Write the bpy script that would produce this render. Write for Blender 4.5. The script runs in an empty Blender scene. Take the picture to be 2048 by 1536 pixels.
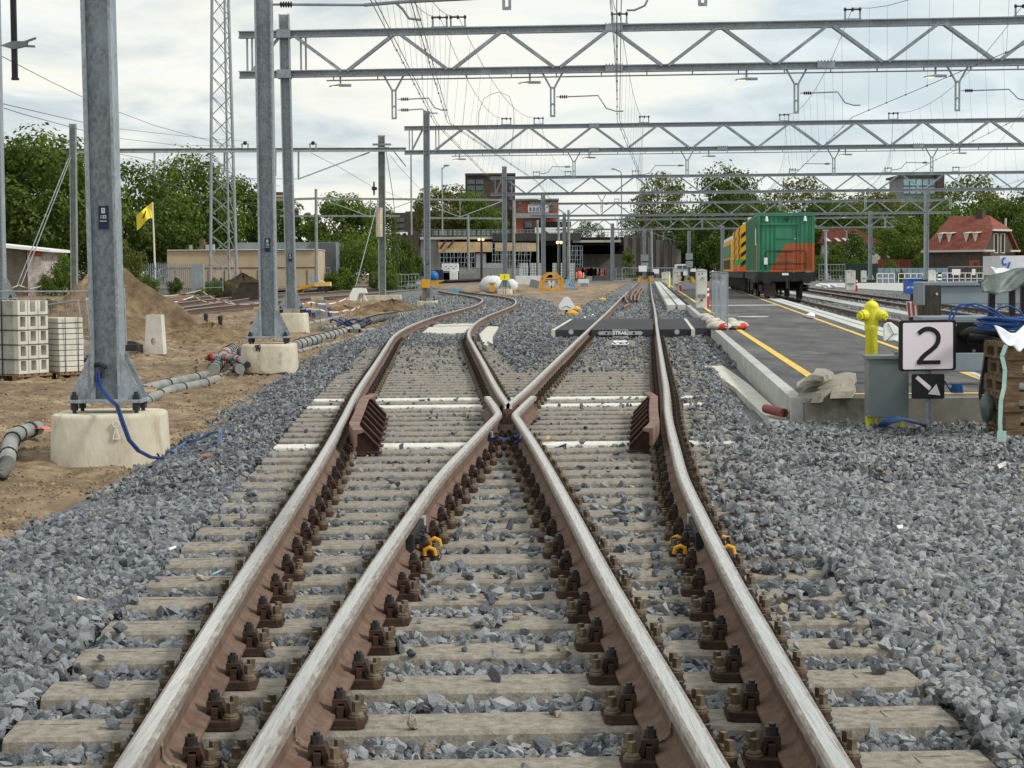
import bpy, math, random
import numpy as np
from mathutils import Vector, Matrix
RND = random.Random(11)
NPR = np.random.default_rng(5)
D = bpy.data
SC = bpy.context.scene
COL = SC.collection
RAD = math.radians

# ---------------------------------------------------------------- camera
FPX, YH, ROLL, CZ = 3800.0, 545.5, 0.006, 1.453      # z = 0 is the top of the sleepers, rails end at 0.20
PITCH = math.atan((768 - YH) / FPX)
cam = D.cameras.new('camera')
camo = D.objects.new('camera', cam)
COL.objects.link(camo)
SC.camera = camo
cam.sensor_width = 36
cam.lens = FPX / 2048 * 36
cam.clip_start, cam.clip_end = 0.1, 6000
CAMR = (Matrix.Rotation(RAD(90) - PITCH, 4, 'X') @ Matrix.Rotation(-ROLL, 4, 'Z'))
camo.matrix_basis = Matrix.Translation((0, 0, CZ)) @ CAMR
_R3 = CAMR.to_3x3()

def _dir(px, py):
    return _R3 @ Vector(((px - 1024) / FPX, (768 - py) / FPX, -1))

def at(px, py, z=0.0):
    """the place on the level z that the photograph shows at this pixel"""
    d = _dir(px, py)
    t = (z - CZ) / d.z
    return Vector((d.x * t, d.y * t, z))

def atd(px, py, y):
    """the place at distance y that the photograph shows at this pixel"""
    d = _dir(px, py)
    t = y / d.y
    return Vector((d.x * t, y, CZ + d.z * t))

# ---------------------------------------------------------------- materials
def lin(c):
    return tuple((v / 255 / 12.92) if v / 255 <= 0.04045 else ((v / 255 + 0.055) / 1.055) ** 2.4 for v in c)

MATS = {}
def mat(name, c, c2=None, sc=6.0, rough=0.75, metal=0.0, bump=0.0, bsc=None, det=5, spec=0.4, island=0.0, stretch=(1, 1, 1), lo=0.35, hi=0.65, emit=0, alpha=1, trans=0, c3=None, sc3=1.0):
    if name in MATS:
        return MATS[name]
    m = D.materials.new(name)
    m.use_nodes = True
    nt = m.node_tree
    N, L = nt.nodes, nt.links
    b = N['Principled BSDF']
    a = (*lin(c), 1)
    b.inputs['Base Color'].default_value = a
    b.inputs['Roughness'].default_value = rough
    b.inputs['Metallic'].default_value = metal
    b.inputs['Specular IOR Level'].default_value = spec
    b.inputs['Alpha'].default_value = alpha
    b.inputs['Transmission Weight'].default_value = trans
    if emit:
        b.inputs['Emission Color'].default_value = a
        b.inputs['Emission Strength'].default_value = emit
    geo = mp = None
    if c2 or bump or c3:
        geo = N.new('ShaderNodeNewGeometry')
        mp = N.new('ShaderNodeMapping')
        mp.inputs['Scale'].default_value = stretch
        L.new(geo.outputs['Position'], mp.inputs['Vector'])
    col = None
    if c2:
        n = N.new('ShaderNodeTexNoise')
        n.inputs['Scale'].default_value = sc
        n.inputs['Detail'].default_value = det
        n.inputs['Roughness'].default_value = 0.62
        L.new(mp.outputs[0], n.inputs['Vector'])
        r = N.new('ShaderNodeMapRange')
        r.inputs['From Min'].default_value, r.inputs['From Max'].default_value = lo, hi
        L.new(n.outputs['Fac'], r.inputs['Value'])
        fac = r.outputs[0]
        if island:
            ad = N.new('ShaderNodeMath'); ad.operation = 'MULTIPLY_ADD'; ad.use_clamp = True
            L.new(geo.outputs['Random Per Island'], ad.inputs[0])
            ad.inputs[1].default_value = island
            mu = N.new('ShaderNodeMath'); mu.operation = 'MULTIPLY'
            mu.inputs[1].default_value = 1 - island
            L.new(fac, mu.inputs[0]); L.new(mu.outputs[0], ad.inputs[2])
            fac = ad.outputs[0]
        x = N.new('ShaderNodeMix'); x.data_type = 'RGBA'
        x.inputs[6].default_value, x.inputs[7].default_value = a, (*lin(c2), 1)
        L.new(fac, x.inputs[0])
        col = x.outputs[2]
    if c3:
        n = N.new('ShaderNodeTexNoise'); n.inputs['Scale'].default_value = sc3; n.inputs['Detail'].default_value = 6
        n.inputs['Roughness'].default_value = 0.7
        L.new(mp.outputs[0], n.inputs['Vector'])
        r = N.new('ShaderNodeMapRange'); r.inputs['From Min'].default_value, r.inputs['From Max'].default_value = 0.52, 0.68
        L.new(n.outputs['Fac'], r.inputs['Value'])
        x = N.new('ShaderNodeMix'); x.data_type = 'RGBA'
        x.inputs[6].default_value, x.inputs[7].default_value = a, (*lin(c3), 1)
        if col: L.new(col, x.inputs[6])
        L.new(r.outputs[0], x.inputs[0])
        col = x.outputs[2]
    if col:
        L.new(col, b.inputs['Base Color'])
        if emit: L.new(col, b.inputs['Emission Color'])
    if bump:
        n = N.new('ShaderNodeTexNoise'); n.inputs['Scale'].default_value = bsc or sc * 3; n.inputs['Detail'].default_value = 6
        L.new(mp.outputs[0], n.inputs['Vector'])
        bp = N.new('ShaderNodeBump'); bp.inputs['Strength'].default_value = min(1, bump); bp.inputs['Distance'].default_value = 0.02 * max(1, bump)
        L.new(n.outputs['Fac'], bp.inputs['Height'])
        L.new(bp.outputs[0], b.inputs['Normal'])
    MATS[name] = m
    return m

# ---------------------------------------------------------------- mesh builder
class MB:
    def __init__(s):
        s.v, s.f, s.m = [], [], []
    def add(s, vs, fs, mi=0):
        o = len(s.v)
        s.v += [tuple(p) for p in vs]
        s.f += [tuple(i + o for i in f) for f in fs]
        s.m += [mi] * len(fs)
        return s
    def frame(s, c, ax, ay, az, sx, sy, sz, mi=0):
        c = Vector(c)
        P = [c + ax * (sx * i) + ay * (sy * j) + az * (sz * k) for i in (-.5, .5) for j in (-.5, .5) for k in (-.5, .5)]
        return s.add(P, [(0, 1, 3, 2), (4, 6, 7, 5), (0, 4, 5, 1), (2, 3, 7, 6), (0, 2, 6, 4), (1, 5, 7, 3)], mi)
    def box(s, c, size, rz=0.0, mi=0, ry=0.0, rx=0.0):
        M = Matrix.Rotation(rz, 3, 'Z') @ Matrix.Rotation(ry, 3, 'Y') @ Matrix.Rotation(rx, 3, 'X')
        return s.frame(c, M.col[0].copy(), M.col[1].copy(), M.col[2].copy(), *size, mi)
    def bx(s, x0, x1, y0, y1, z0, z1, mi=0):
        return s.box(((x0 + x1) / 2, (y0 + y1) / 2, (z0 + z1) / 2), (x1 - x0, y1 - y0, z1 - z0), 0, mi)
    def bar(s, p, q, w, h=None, mi=0, up=(0, 0, 1)):
        p, q = Vector(p), Vector(q)
        d = q - p
        l = d.length
        if l < 1e-6: return s
        d /= l
        u = Vector(up)
        if abs(d.dot(u)) > 0.98: u = Vector((0, 1, 0))
        r = d.cross(u).normalized()
        u = r.cross(d)
        return s.frame((p + q) / 2, r, d, u, w, l, h or w, mi)
    def tube(s, pts, r, n=6, mi=0, cap=True, close=False):
        pts = [Vector(p) for p in pts]
        k = len(pts)
        rr = r if isinstance(r, (list, tuple)) else [r] * k
        vs, fs = [], []
        up = Vector((0, 0, 1))
        prev = None
        for i, p in enumerate(pts):
            a, b = pts[max(0, i - 1)], pts[min(k - 1, i + 1)]
            if close: a, b = pts[(i - 1) % k], pts[(i + 1) % k]
            t = (b - a)
            t = t.normalized() if t.length > 1e-9 else Vector((0, 0, 1))
            if prev is None:
                u = up if abs(t.dot(up)) < 0.9 else Vector((1, 0, 0))
                u = (u - t * u.dot(t)).normalized()
            else:
                u = prev - t * prev.dot(t)
                u = u.normalized() if u.length > 1e-6 else Vector((1, 0, 0))
            prev = u
            w = t.cross(u)
            for j in range(n):
                an = 2 * math.pi * j / n
                vs.append(p + (u * math.cos(an) + w * math.sin(an)) * rr[i])
        for i in range(k if close else k - 1):
            i2 = (i + 1) % k
            for j in range(n):
                fs.append((i * n + j, i * n + (j + 1) % n, i2 * n + (j + 1) % n, i2 * n + j))
        if cap and not close:
            fs.append(tuple(range(n - 1, -1, -1)))
            fs.append(tuple((k - 1) * n + j for j in range(n)))
        return s.add(vs, fs, mi)
    def lathe(s, c, prof, n=16, mi=0, axis='Z', rz=0.0):
        c = Vector(c)
        vs, fs = [], []
        for r, h in prof:
            for j in range(n):
                an = 2 * math.pi * j / n
                if axis == 'Z': p = Vector((r * math.cos(an), r * math.sin(an), h))
                elif axis == 'X': p = Vector((h, r * math.cos(an), r * math.sin(an)))
                else: p = Vector((r * math.cos(an), h, r * math.sin(an)))
                if rz: p = Matrix.Rotation(rz, 3, 'Z') @ p
                vs.append(c + p)
        k = len(prof)
        for i in range(k - 1):
            for j in range(n):
                fs.append((i * n + j, i * n + (j + 1) % n, (i + 1) * n + (j + 1) % n, (i + 1) * n + j))
        fs.append(tuple(range(n - 1, -1, -1)))
        fs.append(tuple((k - 1) * n + j for j in range(n)))
        return s.add(vs, fs, mi)
    def poly(s, pts, ext, mi=0):
        """flat outline pushed along ext"""
        pts = [Vector(p) for p in pts]
        e = Vector(ext)
        n = len(pts)
        return s.add(pts + [p + e for p in pts], [tuple(range(n - 1, -1, -1)), tuple(range(n, 2 * n))] + [(i, (i + 1) % n, n + (i + 1) % n, n + i) for i in range(n)], mi)
    def ell(s, c, r, n=10, m=6, mi=0, jit=0.0, rz=0.0):
        c = Vector(c)
        vs, fs = [], []
        M = Matrix.Rotation(rz, 3, 'Z')
        for i in range(m + 1):
            ph = math.pi * i / m
            for j in range(n):
                th = 2 * math.pi * j / n
                k = 1 + (RND.random() - .5) * jit
                vs.append(c + M @ Vector((r[0] * math.sin(ph) * math.cos(th) * k, r[1] * math.sin(ph) * math.sin(th) * k, r[2] * math.cos(ph) * k)))
        for i in range(m):
            for j in range(n):
                fs.append((i * n + j, (i + 1) * n + j, (i + 1) * n + (j + 1) % n, i * n + (j + 1) % n))
        return s.add(vs, fs, mi)
    def hbeam(s, p, q, w, h, tw=0.016, tf=0.022, mi=0, up=(0, 0, 1)):
        """H section from p to q: flanges w wide, h apart"""
        p, q = Vector(p), Vector(q)
        d = (q - p).normalized()
        u = Vector(up)
        if abs(d.dot(u)) > 0.98: u = Vector((1, 0, 0))
        r = d.cross(u).normalized()
        u = r.cross(d)
        l = (q - p).length
        c = (p + q) / 2
        s.frame(c + u * (h / 2 - tf / 2), r, d, u, w, l, tf, mi)
        s.frame(c - u * (h / 2 - tf / 2), r, d, u, w, l, tf, mi)
        return s.frame(c, r, d, u, tw, l, h - 2 * tf, mi)
    def text(s, txt, c, size, nx=(1, 0, 0), mi=0, depth=0.004, bold=0.0, ny=(0, 0, 1), sy=1.0):
        """raised lettering centred on c, reading along nx"""
        cu = D.curves.new('lettering', 'FONT')
        cu.body = txt; cu.size = size; cu.align_x = 'CENTER'; cu.align_y = 'CENTER'
        cu.extrude = depth / 2; cu.offset = bold; cu.resolution_u = 3
        ob = D.objects.new('lettering', cu)
        me = bpy.data.meshes.new_from_object(ob)
        X, Y = Vector(nx).normalized(), Vector(ny).normalized()
        Z = X.cross(Y)
        M = Matrix((X, Y, Z)).transposed()
        c = Vector(c)
        s.add([c + M @ Vector((v.co.x, v.co.y * sy, v.co.z)) for v in me.vertices], [tuple(p.vertices) for p in me.polygons], mi)
        D.objects.remove(ob); D.curves.remove(cu); D.meshes.remove(me)
        return s
    def build(s, name, mats, parent=None, smooth=False, bevel=0.0, world=True, seg=2):
        me = D.meshes.new(name)
        vs = s.v
        if parent is not None and world:
            M, q = Matrix.Identity(4), parent
            while q is not None:
                M = q.matrix_basis @ M
                q = q.parent
            Mi = M.inverted()
            vs = [Mi @ Vector(p) for p in vs]
        me.from_pydata(vs, [], s.f)
        if not isinstance(mats, (list, tuple)): mats = [mats]
        for m in mats: me.materials.append(m)
        if len(mats) > 1: me.polygons.foreach_set('material_index', s.m)
        if smooth:
            me.polygons.foreach_set('use_smooth', [True] * len(s.f))
            try: me.set_sharp_from_angle(angle=RAD(42 if smooth is True else smooth))
            except Exception: pass
        o = D.objects.new(name, me)
        COL.objects.link(o)
        if parent is not None: o.parent = parent
        if bevel:
            b = o.modifiers.new('edges', 'BEVEL'); b.width = bevel; b.segments = seg; b.limit_method = 'ANGLE'; b.angle_limit = RAD(40)
        return o

def tag(o, label=None, cat=None, group=None, kind=None):
    if label: o['label'] = label
    if cat: o['category'] = cat
    if group: o['group'] = group
    if kind: o['kind'] = kind
    return o

def thing(name, label, cat, loc=(0, 0, 0), rz=0.0, group=None):
    o = D.objects.new(name, None)
    o.empty_display_size = 0.2
    COL.objects.link(o)
    o.matrix_basis = Matrix.Translation(loc) @ Matrix.Rotation(rz, 4, 'Z')
    return tag(o, label, cat, group)

KIDS = {}
def dup(o, loc=None, rz=None, label=None, group=None, parent=None, scale=None):
    """copy of a thing with copies of its parts and their sub-parts"""
    c = o.copy(); COL.objects.link(c)
    if parent is not None: c.parent = parent
    if loc is not None:
        s = c.scale.copy()
        c.location = loc
    if rz is not None: c.rotation_euler = (0, 0, rz)
    if scale is not None: c.scale = scale
    if label: c['label'] = label
    if group: c['group'] = group
    for ch in list(o.children):
        dup(ch, parent=c)
    return c

def mesh_np(name, v, f, m, smooth=False):
    """a mesh object straight from arrays (all faces the same number of corners)"""
    me = D.meshes.new(name)
    n, k = f.shape
    me.vertices.add(len(v)); me.vertices.foreach_set('co', np.ascontiguousarray(v, dtype=np.float32).ravel())
    me.loops.add(n * k); me.loops.foreach_set('vertex_index', np.ascontiguousarray(f, dtype=np.int32).ravel())
    me.polygons.add(n); me.polygons.foreach_set('loop_start', np.arange(0, n * k, k, dtype=np.int32))
    try: me.polygons.foreach_set('loop_total', np.full(n, k, dtype=np.int32))
    except Exception: pass
    if smooth: me.polygons.foreach_set('use_smooth', np.ones(n, dtype=bool))
    else: me.polygons.foreach_set('use_smooth', np.zeros(n, dtype=bool))
    me.update(calc_edges=True)
    me.validate()
    for q in (m if isinstance(m, list) else [m]): me.materials.append(q)
    o = D.objects.new(name, me)
    COL.objects.link(o)
    return o

# ---------------------------------------------------------------- light and sky
SC.view_settings.view_transform = 'Standard'
SC.view_settings.look = 'None'
SC.view_settings.exposure = 0.22
SC.view_settings.gamma = 1.0
w = D.worlds.new('World')
SC.world = w
w.use_nodes = True
N, L = w.node_tree.nodes, w.node_tree.links
bg = N['Background']
SUN_EL, SUN_AZ = RAD(40), RAD(110)       # azimuth clockwise from the view direction: to the right and behind the camera
sky = N.new('ShaderNodeTexSky'); sky.sky_type = 'NISHITA'; sky.sun_disc = False
sky.sun_elevation, sky.sun_rotation = SUN_EL, SUN_AZ
sky.air_density, sky.dust_density = 1.2, 2.0
tc = N.new('ShaderNodeTexCoord')
sep = N.new('ShaderNodeSeparateXYZ'); L.new(tc.outputs['Generated'], sep.inputs[0])
den = N.new('ShaderNodeMath'); den.operation = 'ADD'; den.inputs[1].default_value = 0.14
mx = N.new('ShaderNodeMath'); mx.operation = 'MAXIMUM'; mx.inputs[1].default_value = 0.0
L.new(sep.outputs['Z'], mx.inputs[0]); L.new(mx.outputs[0], den.inputs[0])
dv = N.new('ShaderNodeVectorMath'); dv.operation = 'DIVIDE'
cmb = N.new('ShaderNodeCombineXYZ')
for i in range(3): L.new(den.outputs[0], cmb.inputs[i])
L.new(tc.outputs['Generated'], dv.inputs[0]); L.new(cmb.outputs[0], dv.inputs[1])
def cloud_noise(scale, det, dist, lo, hi, off):
    mp = N.new('ShaderNodeMapping'); mp.inputs['Location'].default_value = off; mp.inputs['Scale'].default_value = (1.0, 0.75, 1)
    L.new(dv.outputs[0], mp.inputs[0])
    n = N.new('ShaderNodeTexNoise'); n.inputs['Scale'].default_value = scale; n.inputs['Detail'].default_value = det
    n.inputs['Distortion'].default_value = dist; n.inputs['Roughness'].default_value = 0.55
    L.new(mp.outputs[0], n.inputs['Vector'])
    r = N.new('ShaderNodeMapRange'); r.interpolation_type = 'SMOOTHSTEP'
    r.inputs['From Min'].default_value, r.inputs['From Max'].default_value = lo, hi
    L.new(n.outputs['Fac'], r.inputs[0])
    return r.outputs[0]
big = cloud_noise(1.5, 6, 0.5, 0.40, 0.66, (3.1, 1.2, 0))
fine = cloud_noise(4.5, 8, 0.9, 0.42, 0.72, (7.7, 0.3, 2))
def cmix(a, b, fac):
    x = N.new('ShaderNodeMix'); x.data_type = 'RGBA'
    for sock, v in ((6, a), (7, b)):
        if isinstance(v, tuple): x.inputs[sock].default_value = (*v, 1)
        else: L.new(v, x.inputs[sock])
    if isinstance(fac, float): x.inputs[0].default_value = fac
    else: L.new(fac, x.inputs[0])
    return x.outputs[2]
K = 9.6
bright = tuple(K * v for v in (0.93, 0.915, 0.825))
grey = tuple(K * v for v in (0.55, 0.635, 0.68))
wisp = tuple(K * v for v in (0.90, 0.93, 0.93))
c1 = cmix(bright, grey, big)
fm = N.new('ShaderNodeMath'); fm.operation = 'MULTIPLY'; fm.inputs[1].default_value = 0.55; L.new(fine, fm.inputs[0])
c1 = cmix(c1, wisp, fm.outputs[0])
# the cloud cover thins to pale blue on the right, and is warmest on the left
rr_ = N.new('ShaderNodeMapRange'); rr_.inputs['From Min'].default_value, rr_.inputs['From Max'].default_value = -0.05, 0.45; rr_.inputs['To Max'].default_value = 0.6
L.new(sep.outputs['X'], rr_.inputs[0])
c1 = cmix(c1, tuple(K * v for v in (0.72, 0.86, 0.93)), rr_.outputs[0])
final = cmix(sky.outputs[0], c1, 0.92)
L.new(final, bg.inputs['Color'])
bg.inputs['Strength'].default_value = 0.1
sun = D.lights.new('sun', 'SUN'); sun.energy = 2.1; sun.angle = RAD(8); sun.color = (1.0, 0.95, 0.86)
suno = D.objects.new('sun', sun); COL.objects.link(suno)
sd = Vector((math.sin(SUN_AZ) * math.cos(SUN_EL), math.cos(SUN_AZ) * math.cos(SUN_EL), math.sin(SUN_EL)))
suno.rotation_euler = sd.to_track_quat('Z', 'Y').to_euler()
# ================================================================ ground, ballast, track
M_soil = mat('soil', (148, 129, 106), (104, 89, 73), sc=3.1, rough=0.95, bump=2.2, bsc=9, det=9, c3=(178, 158, 128), sc3=1.2, spec=0.1)
M_earth = mat('earth', (94, 79, 62), (136, 115, 90), sc=2.6, rough=0.95, bump=2, bsc=7, spec=0.1)
M_stone = mat('crushed_stone', (80, 85, 91), (170, 172, 174), sc=30, rough=0.85, island=0.75, bump=0.5, bsc=120, spec=0.25, c3=(136, 133, 128), sc3=9)
M_stonedark = mat('crushed_stone_new_and_shade', (68, 72, 79), (152, 155, 159), sc=30, rough=0.8, island=0.8, bump=0.5, bsc=120, spec=0.3)
M_stonetan = mat('crushed_stone_tan', (112, 102, 90), (182, 174, 158), sc=30, rough=0.9, island=0.8, bump=0.5, bsc=120, spec=.2)
M_sleeper = mat('sleeper_concrete', (160, 153, 142), (126, 119, 109), sc=24, rough=0.9, bump=0.25, bsc=110, det=8, c3=(112, 105, 93), sc3=17, spec=0.2)
M_white = mat('white_paint', (232, 230, 222), (206, 202, 190), sc=9, rough=0.7)
M_rust = mat('rail_rust', (126, 104, 91), (102, 84, 73), sc=16, rough=0.9, bump=0.25, bsc=70, c3=(96, 72, 58), sc3=2.6, spec=0.2)
M_railtop = mat('rail_running_face', (236, 234, 230), (198, 192, 186), sc=8, rough=0.22, metal=0.9, stretch=(22, 0.5, 14), c3=(172, 158, 146), sc3=5, lo=0.3, hi=0.7)
M_railedge = mat('rail_head_edge', (158, 149, 141), (118, 106, 96), sc=10, rough=0.5, metal=0.25, stretch=(10, 1.2, 10), c3=(182, 176, 170), sc3=6)
M_plate = mat('fastener_rust', (82, 61, 50), (56, 44, 38), sc=14, rough=0.85, spec=0.25)
M_spike = mat('screw_brass', (116, 102, 82), (78, 66, 54), sc=25, rough=0.6, spec=0.4)
M_nut = mat('black_nut', (40, 42, 44), (60, 56, 52), sc=20, rough=0.5)
M_black = mat('black_rubber', (38, 39, 41), (52, 52, 53), sc=6, rough=0.8)
M_yel = mat('yellow_plastic', (232, 172, 30), (214, 150, 24), sc=5, rough=0.5)

def curve(knots):
    ys = np.array([k[0] for k in knots], float); xs = np.array([k[1] for k in knots], float)
    m = np.gradient(xs, ys)
    def f(y):
        y = np.asarray(y, float)
        i = np.clip(np.searchsorted(ys, y) - 1, 0, len(ys) - 2)
        h = ys[i + 1] - ys[i]; t = (y - ys[i]) / h
        tt = np.clip(t, 0, 1)
        r = (2 * tt**3 - 3 * tt**2 + 1) * xs[i] + (tt**3 - 2 * tt**2 + tt) * h * m[i] + (-2 * tt**3 + 3 * tt**2) * xs[i + 1] + (tt**3 - tt**2) * h * m[i + 1]
        return np.where(t > 1, xs[-1] + m[-1] * (y - ys[-1]), np.where(t < 0, xs[0] + m[0] * (y - ys[0]), r))
    return f
Rc = curve([(2, .03), (5.35, .09), (8.1, .162), (9.75, .22), (11.7, .30), (13.65, .42), (16.85, .63), (20.45, .908), (24.7, 1.213), (31.2, 1.68), (42.5, 2.497), (58.4, 3.66), (97.4, 6.445), (214, 14.9), (262, 18.4)])
Lc = curve([(2, -.13), (4.87, -.243), (7.8, -.367), (9.75, -.435), (13.65, -.583), (16.6, -.72), (19.7, -.875), (26.6, -1.156), (32.8, -1.41), (39, -1.64), (44.8, -1.69), (50.6, -1.62), (55.5, -1.475), (63.3, -1.12), (73, -.70), (82.8, -.56), (92.5, -.69), (102, -1.27), (113, -2.28), (124.7, -3.45), (134, -4.2), (170, -8)])
T2 = lambda y: 9.02 + .083 * (np.asarray(y, float) - 47.7)
T3 = lambda y: 15.5 + .09 * (np.asarray(y, float) - 71.4)
G = .7535
def rail_pts(c, off, y0, y1, step=None):
    out, y = [], y0
    while True:
        e = .02
        s = (float(c(y + e)) - float(c(y - e))) / (2 * e)
        k = math.hypot(1, s)
        out.append(Vector((float(c(y)) + off / k, y - off * s / k, 0)))
        if y >= y1: break
        y = min(y1, y + (step or max(.35, y * .025)))
    return out
def rail_x(c, off, y):
    s = (float(c(y + .02)) - float(c(y - .02))) / .04
    return float(c(y)) + off * math.hypot(1, s)

PROF = [(-.075, .03), (-.075, .041), (-.03, .056), (-.0085, .075), (-.0085, .14), (-.014, .153), (-.036, .162), (-.036, .19), (-.030, .197), (-.021, .2005), (.019, .2005), (.030, .197), (.036, .19), (.036, .162), (.014, .153), (.0085, .14), (.0085, .075), (.03, .056), (.075, .041), (.075, .03)]
def sweep(b, pts, prof, shiny=(), mi=0, mi2=1):
    n = len(prof); vs, fs, ms = [], [], []
    for i, p in enumerate(pts):
        t = (pts[min(i + 1, len(pts) - 1)] - pts[max(0, i - 1)]); t.z = 0; t.normalize()
        r = Vector((t.y, -t.x, 0))
        vs += [p + r * a + Vector((0, 0, h)) for a, h in prof]
    o = len(b.v)
    b.v += [tuple(v) for v in vs]
    for i in range(len(pts) - 1):
        for j in range(n):
            j2 = (j + 1) % n
            b.f.append((o + i * n + j, o + i * n + j2, o + (i + 1) * n + j2, o + (i + 1) * n + j)); b.m.append((mi2 if j == 9 or n != 20 else mi2 + 1) if j in shiny else mi)
    b.f.append(tuple(o + j for j in range(n - 1, -1, -1))); b.m.append(mi)
    k = len(pts) - 1
    b.f.append(tuple(o + k * n + j for j in range(n))); b.m.append(mi)
    return b
SHINY = tuple(range(6, 13))
def rail(pts, label, name='rail', z=0.0):
    b = MB(); sweep(b, [p + Vector((0, 0, z)) for p in pts], PROF, SHINY)
    return tag(b.build(name, [M_rust, M_railtop, M_railedge], smooth=16), label, 'rail')

# --- the turnout: straight track bears left, curved track bears right
r1 = rail(rail_pts(Lc, -G, 2.6, 138), 'outer left rail of the turnout, worn silver top, curving away past the white slabs')
r4 = rail(rail_pts(Rc, G, 2.6, 262), 'outer right rail of the turnout, running through the crossing to the buffer stop')
p = rail_pts(Rc, -G, 2.6, 16.6)
r2 = rail(p + [Vector((-.125, 17.0, 0)), Vector((-.165, 17.9, 0)), Vector((-.24, 19.15, 0)), Vector((-.25, 19.3, 0))], 'inner rail from the lower left that bends into a wing left of the frog point')
p = rail_pts(Lc, G, 2.6, 16.7)
r3 = rail(p + [Vector((.035, 17.05, 0)), Vector((.10, 17.9, 0)), Vector((.20, 19.15, 0)), Vector((.215, 19.3, 0))], 'inner rail from the lower right that bends into a wing right of the frog point')
r5 = rail([Vector((-.045, 17.5, 0))] + rail_pts(Lc, G, 18.0, 138), 'inner right rail of the left track, starting at the frog point')
r6 = rail([Vector((-.035, 17.5, 0))] + rail_pts(Rc, -G, 18.0, 262), 'inner left rail of the right track, starting at the frog point')
def frame_on(c, off, y):
    p = Vector((rail_x(c, off, y), y, 0)); s = (float(c(y + .02)) - float(c(y - .02))) / .04
    t = Vector((s, 1, 0)).normalized()
    return p, Vector((t.y, -t.x, 0)), t
M_ash = mat('weld_ash', (168, 158, 140), (92, 74, 60), sc=30, rough=0.95, bump=1, bsc=50)
COLLAR = [(-.079, .028), (-.08, .047), (-.034, .062), (-.015, .08), (-.015, .138), (-.02, .15), (-.034, .159), (.034, .159), (.02, .15), (.015, .138), (.015, .08), (.034, .062), (.08, .047), (.079, .028)]
for c, off, r, y in ((Lc, -G, r1, 5.35), (Rc, -G, r2, 5.55), (Lc, G, r3, 5.6), (Rc, G, r4, 5.1)):
    p, rr, t = frame_on(c, off, y)
    b = MB(); sweep(b, [p - t * .013, p - t * .008, p + t * .008, p + t * .013], COLLAR)
    b.build('weld_collar', M_ash, r)
M_dark = mat('dark_steel', (50, 50, 52), (34, 33, 34), sc=12, rough=0.6)
M_pale = mat('pale_putty', (176, 176, 168), (150, 148, 140), sc=20, rough=0.9)
for c, off, r, y in ((Rc, -G, r2, 9.75), (Rc, G, r4, 9.75)):          # glued joints with yellow bands
    p, rr, t = frame_on(c, off, y)
    for s in (-1, 1):
        b = MB(); b.frame(p + rr * (s * .03) + Vector((0, 0, .107)), rr, t, Vector((0, 0, 1)), .035, .62, .085)
        for k in (-.2, -.07, .07, .2):
            q = p + t * k + rr * (s * .06) + Vector((0, 0, .107)); b.tube([q - rr * (s * .02), q + rr * (s * .012)], .021, 6)
        b.build('joint_bar', M_dark, r)
        b = MB(); b.frame(p + rr * (s * .042) + t * .36 + Vector((0, 0, .12)), rr, t, Vector((0, 0, 1)), .02, .1, .07); b.build('putty_patch', M_pale, r)
        for k in ((-.22, .12) if s > 0 or c is Rc and off > 0 else ()):
            q = p + t * k + rr * ((s if off > 0 else 1) * .125) + Vector((0, 0, .03))
            b = MB(); b.tube([q + rr * (-.03 * s) , q + rr * (-.028 * s) + Vector((0, 0, .028)), q + rr * (-.006 * s) + Vector((0, 0, .04)), q + rr * (.02 * s) + Vector((0, 0, .03)), q + rr * (.026 * s)], .0115, 8)
            b.build('insulating_band', M_yel, r, smooth=True)

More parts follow.
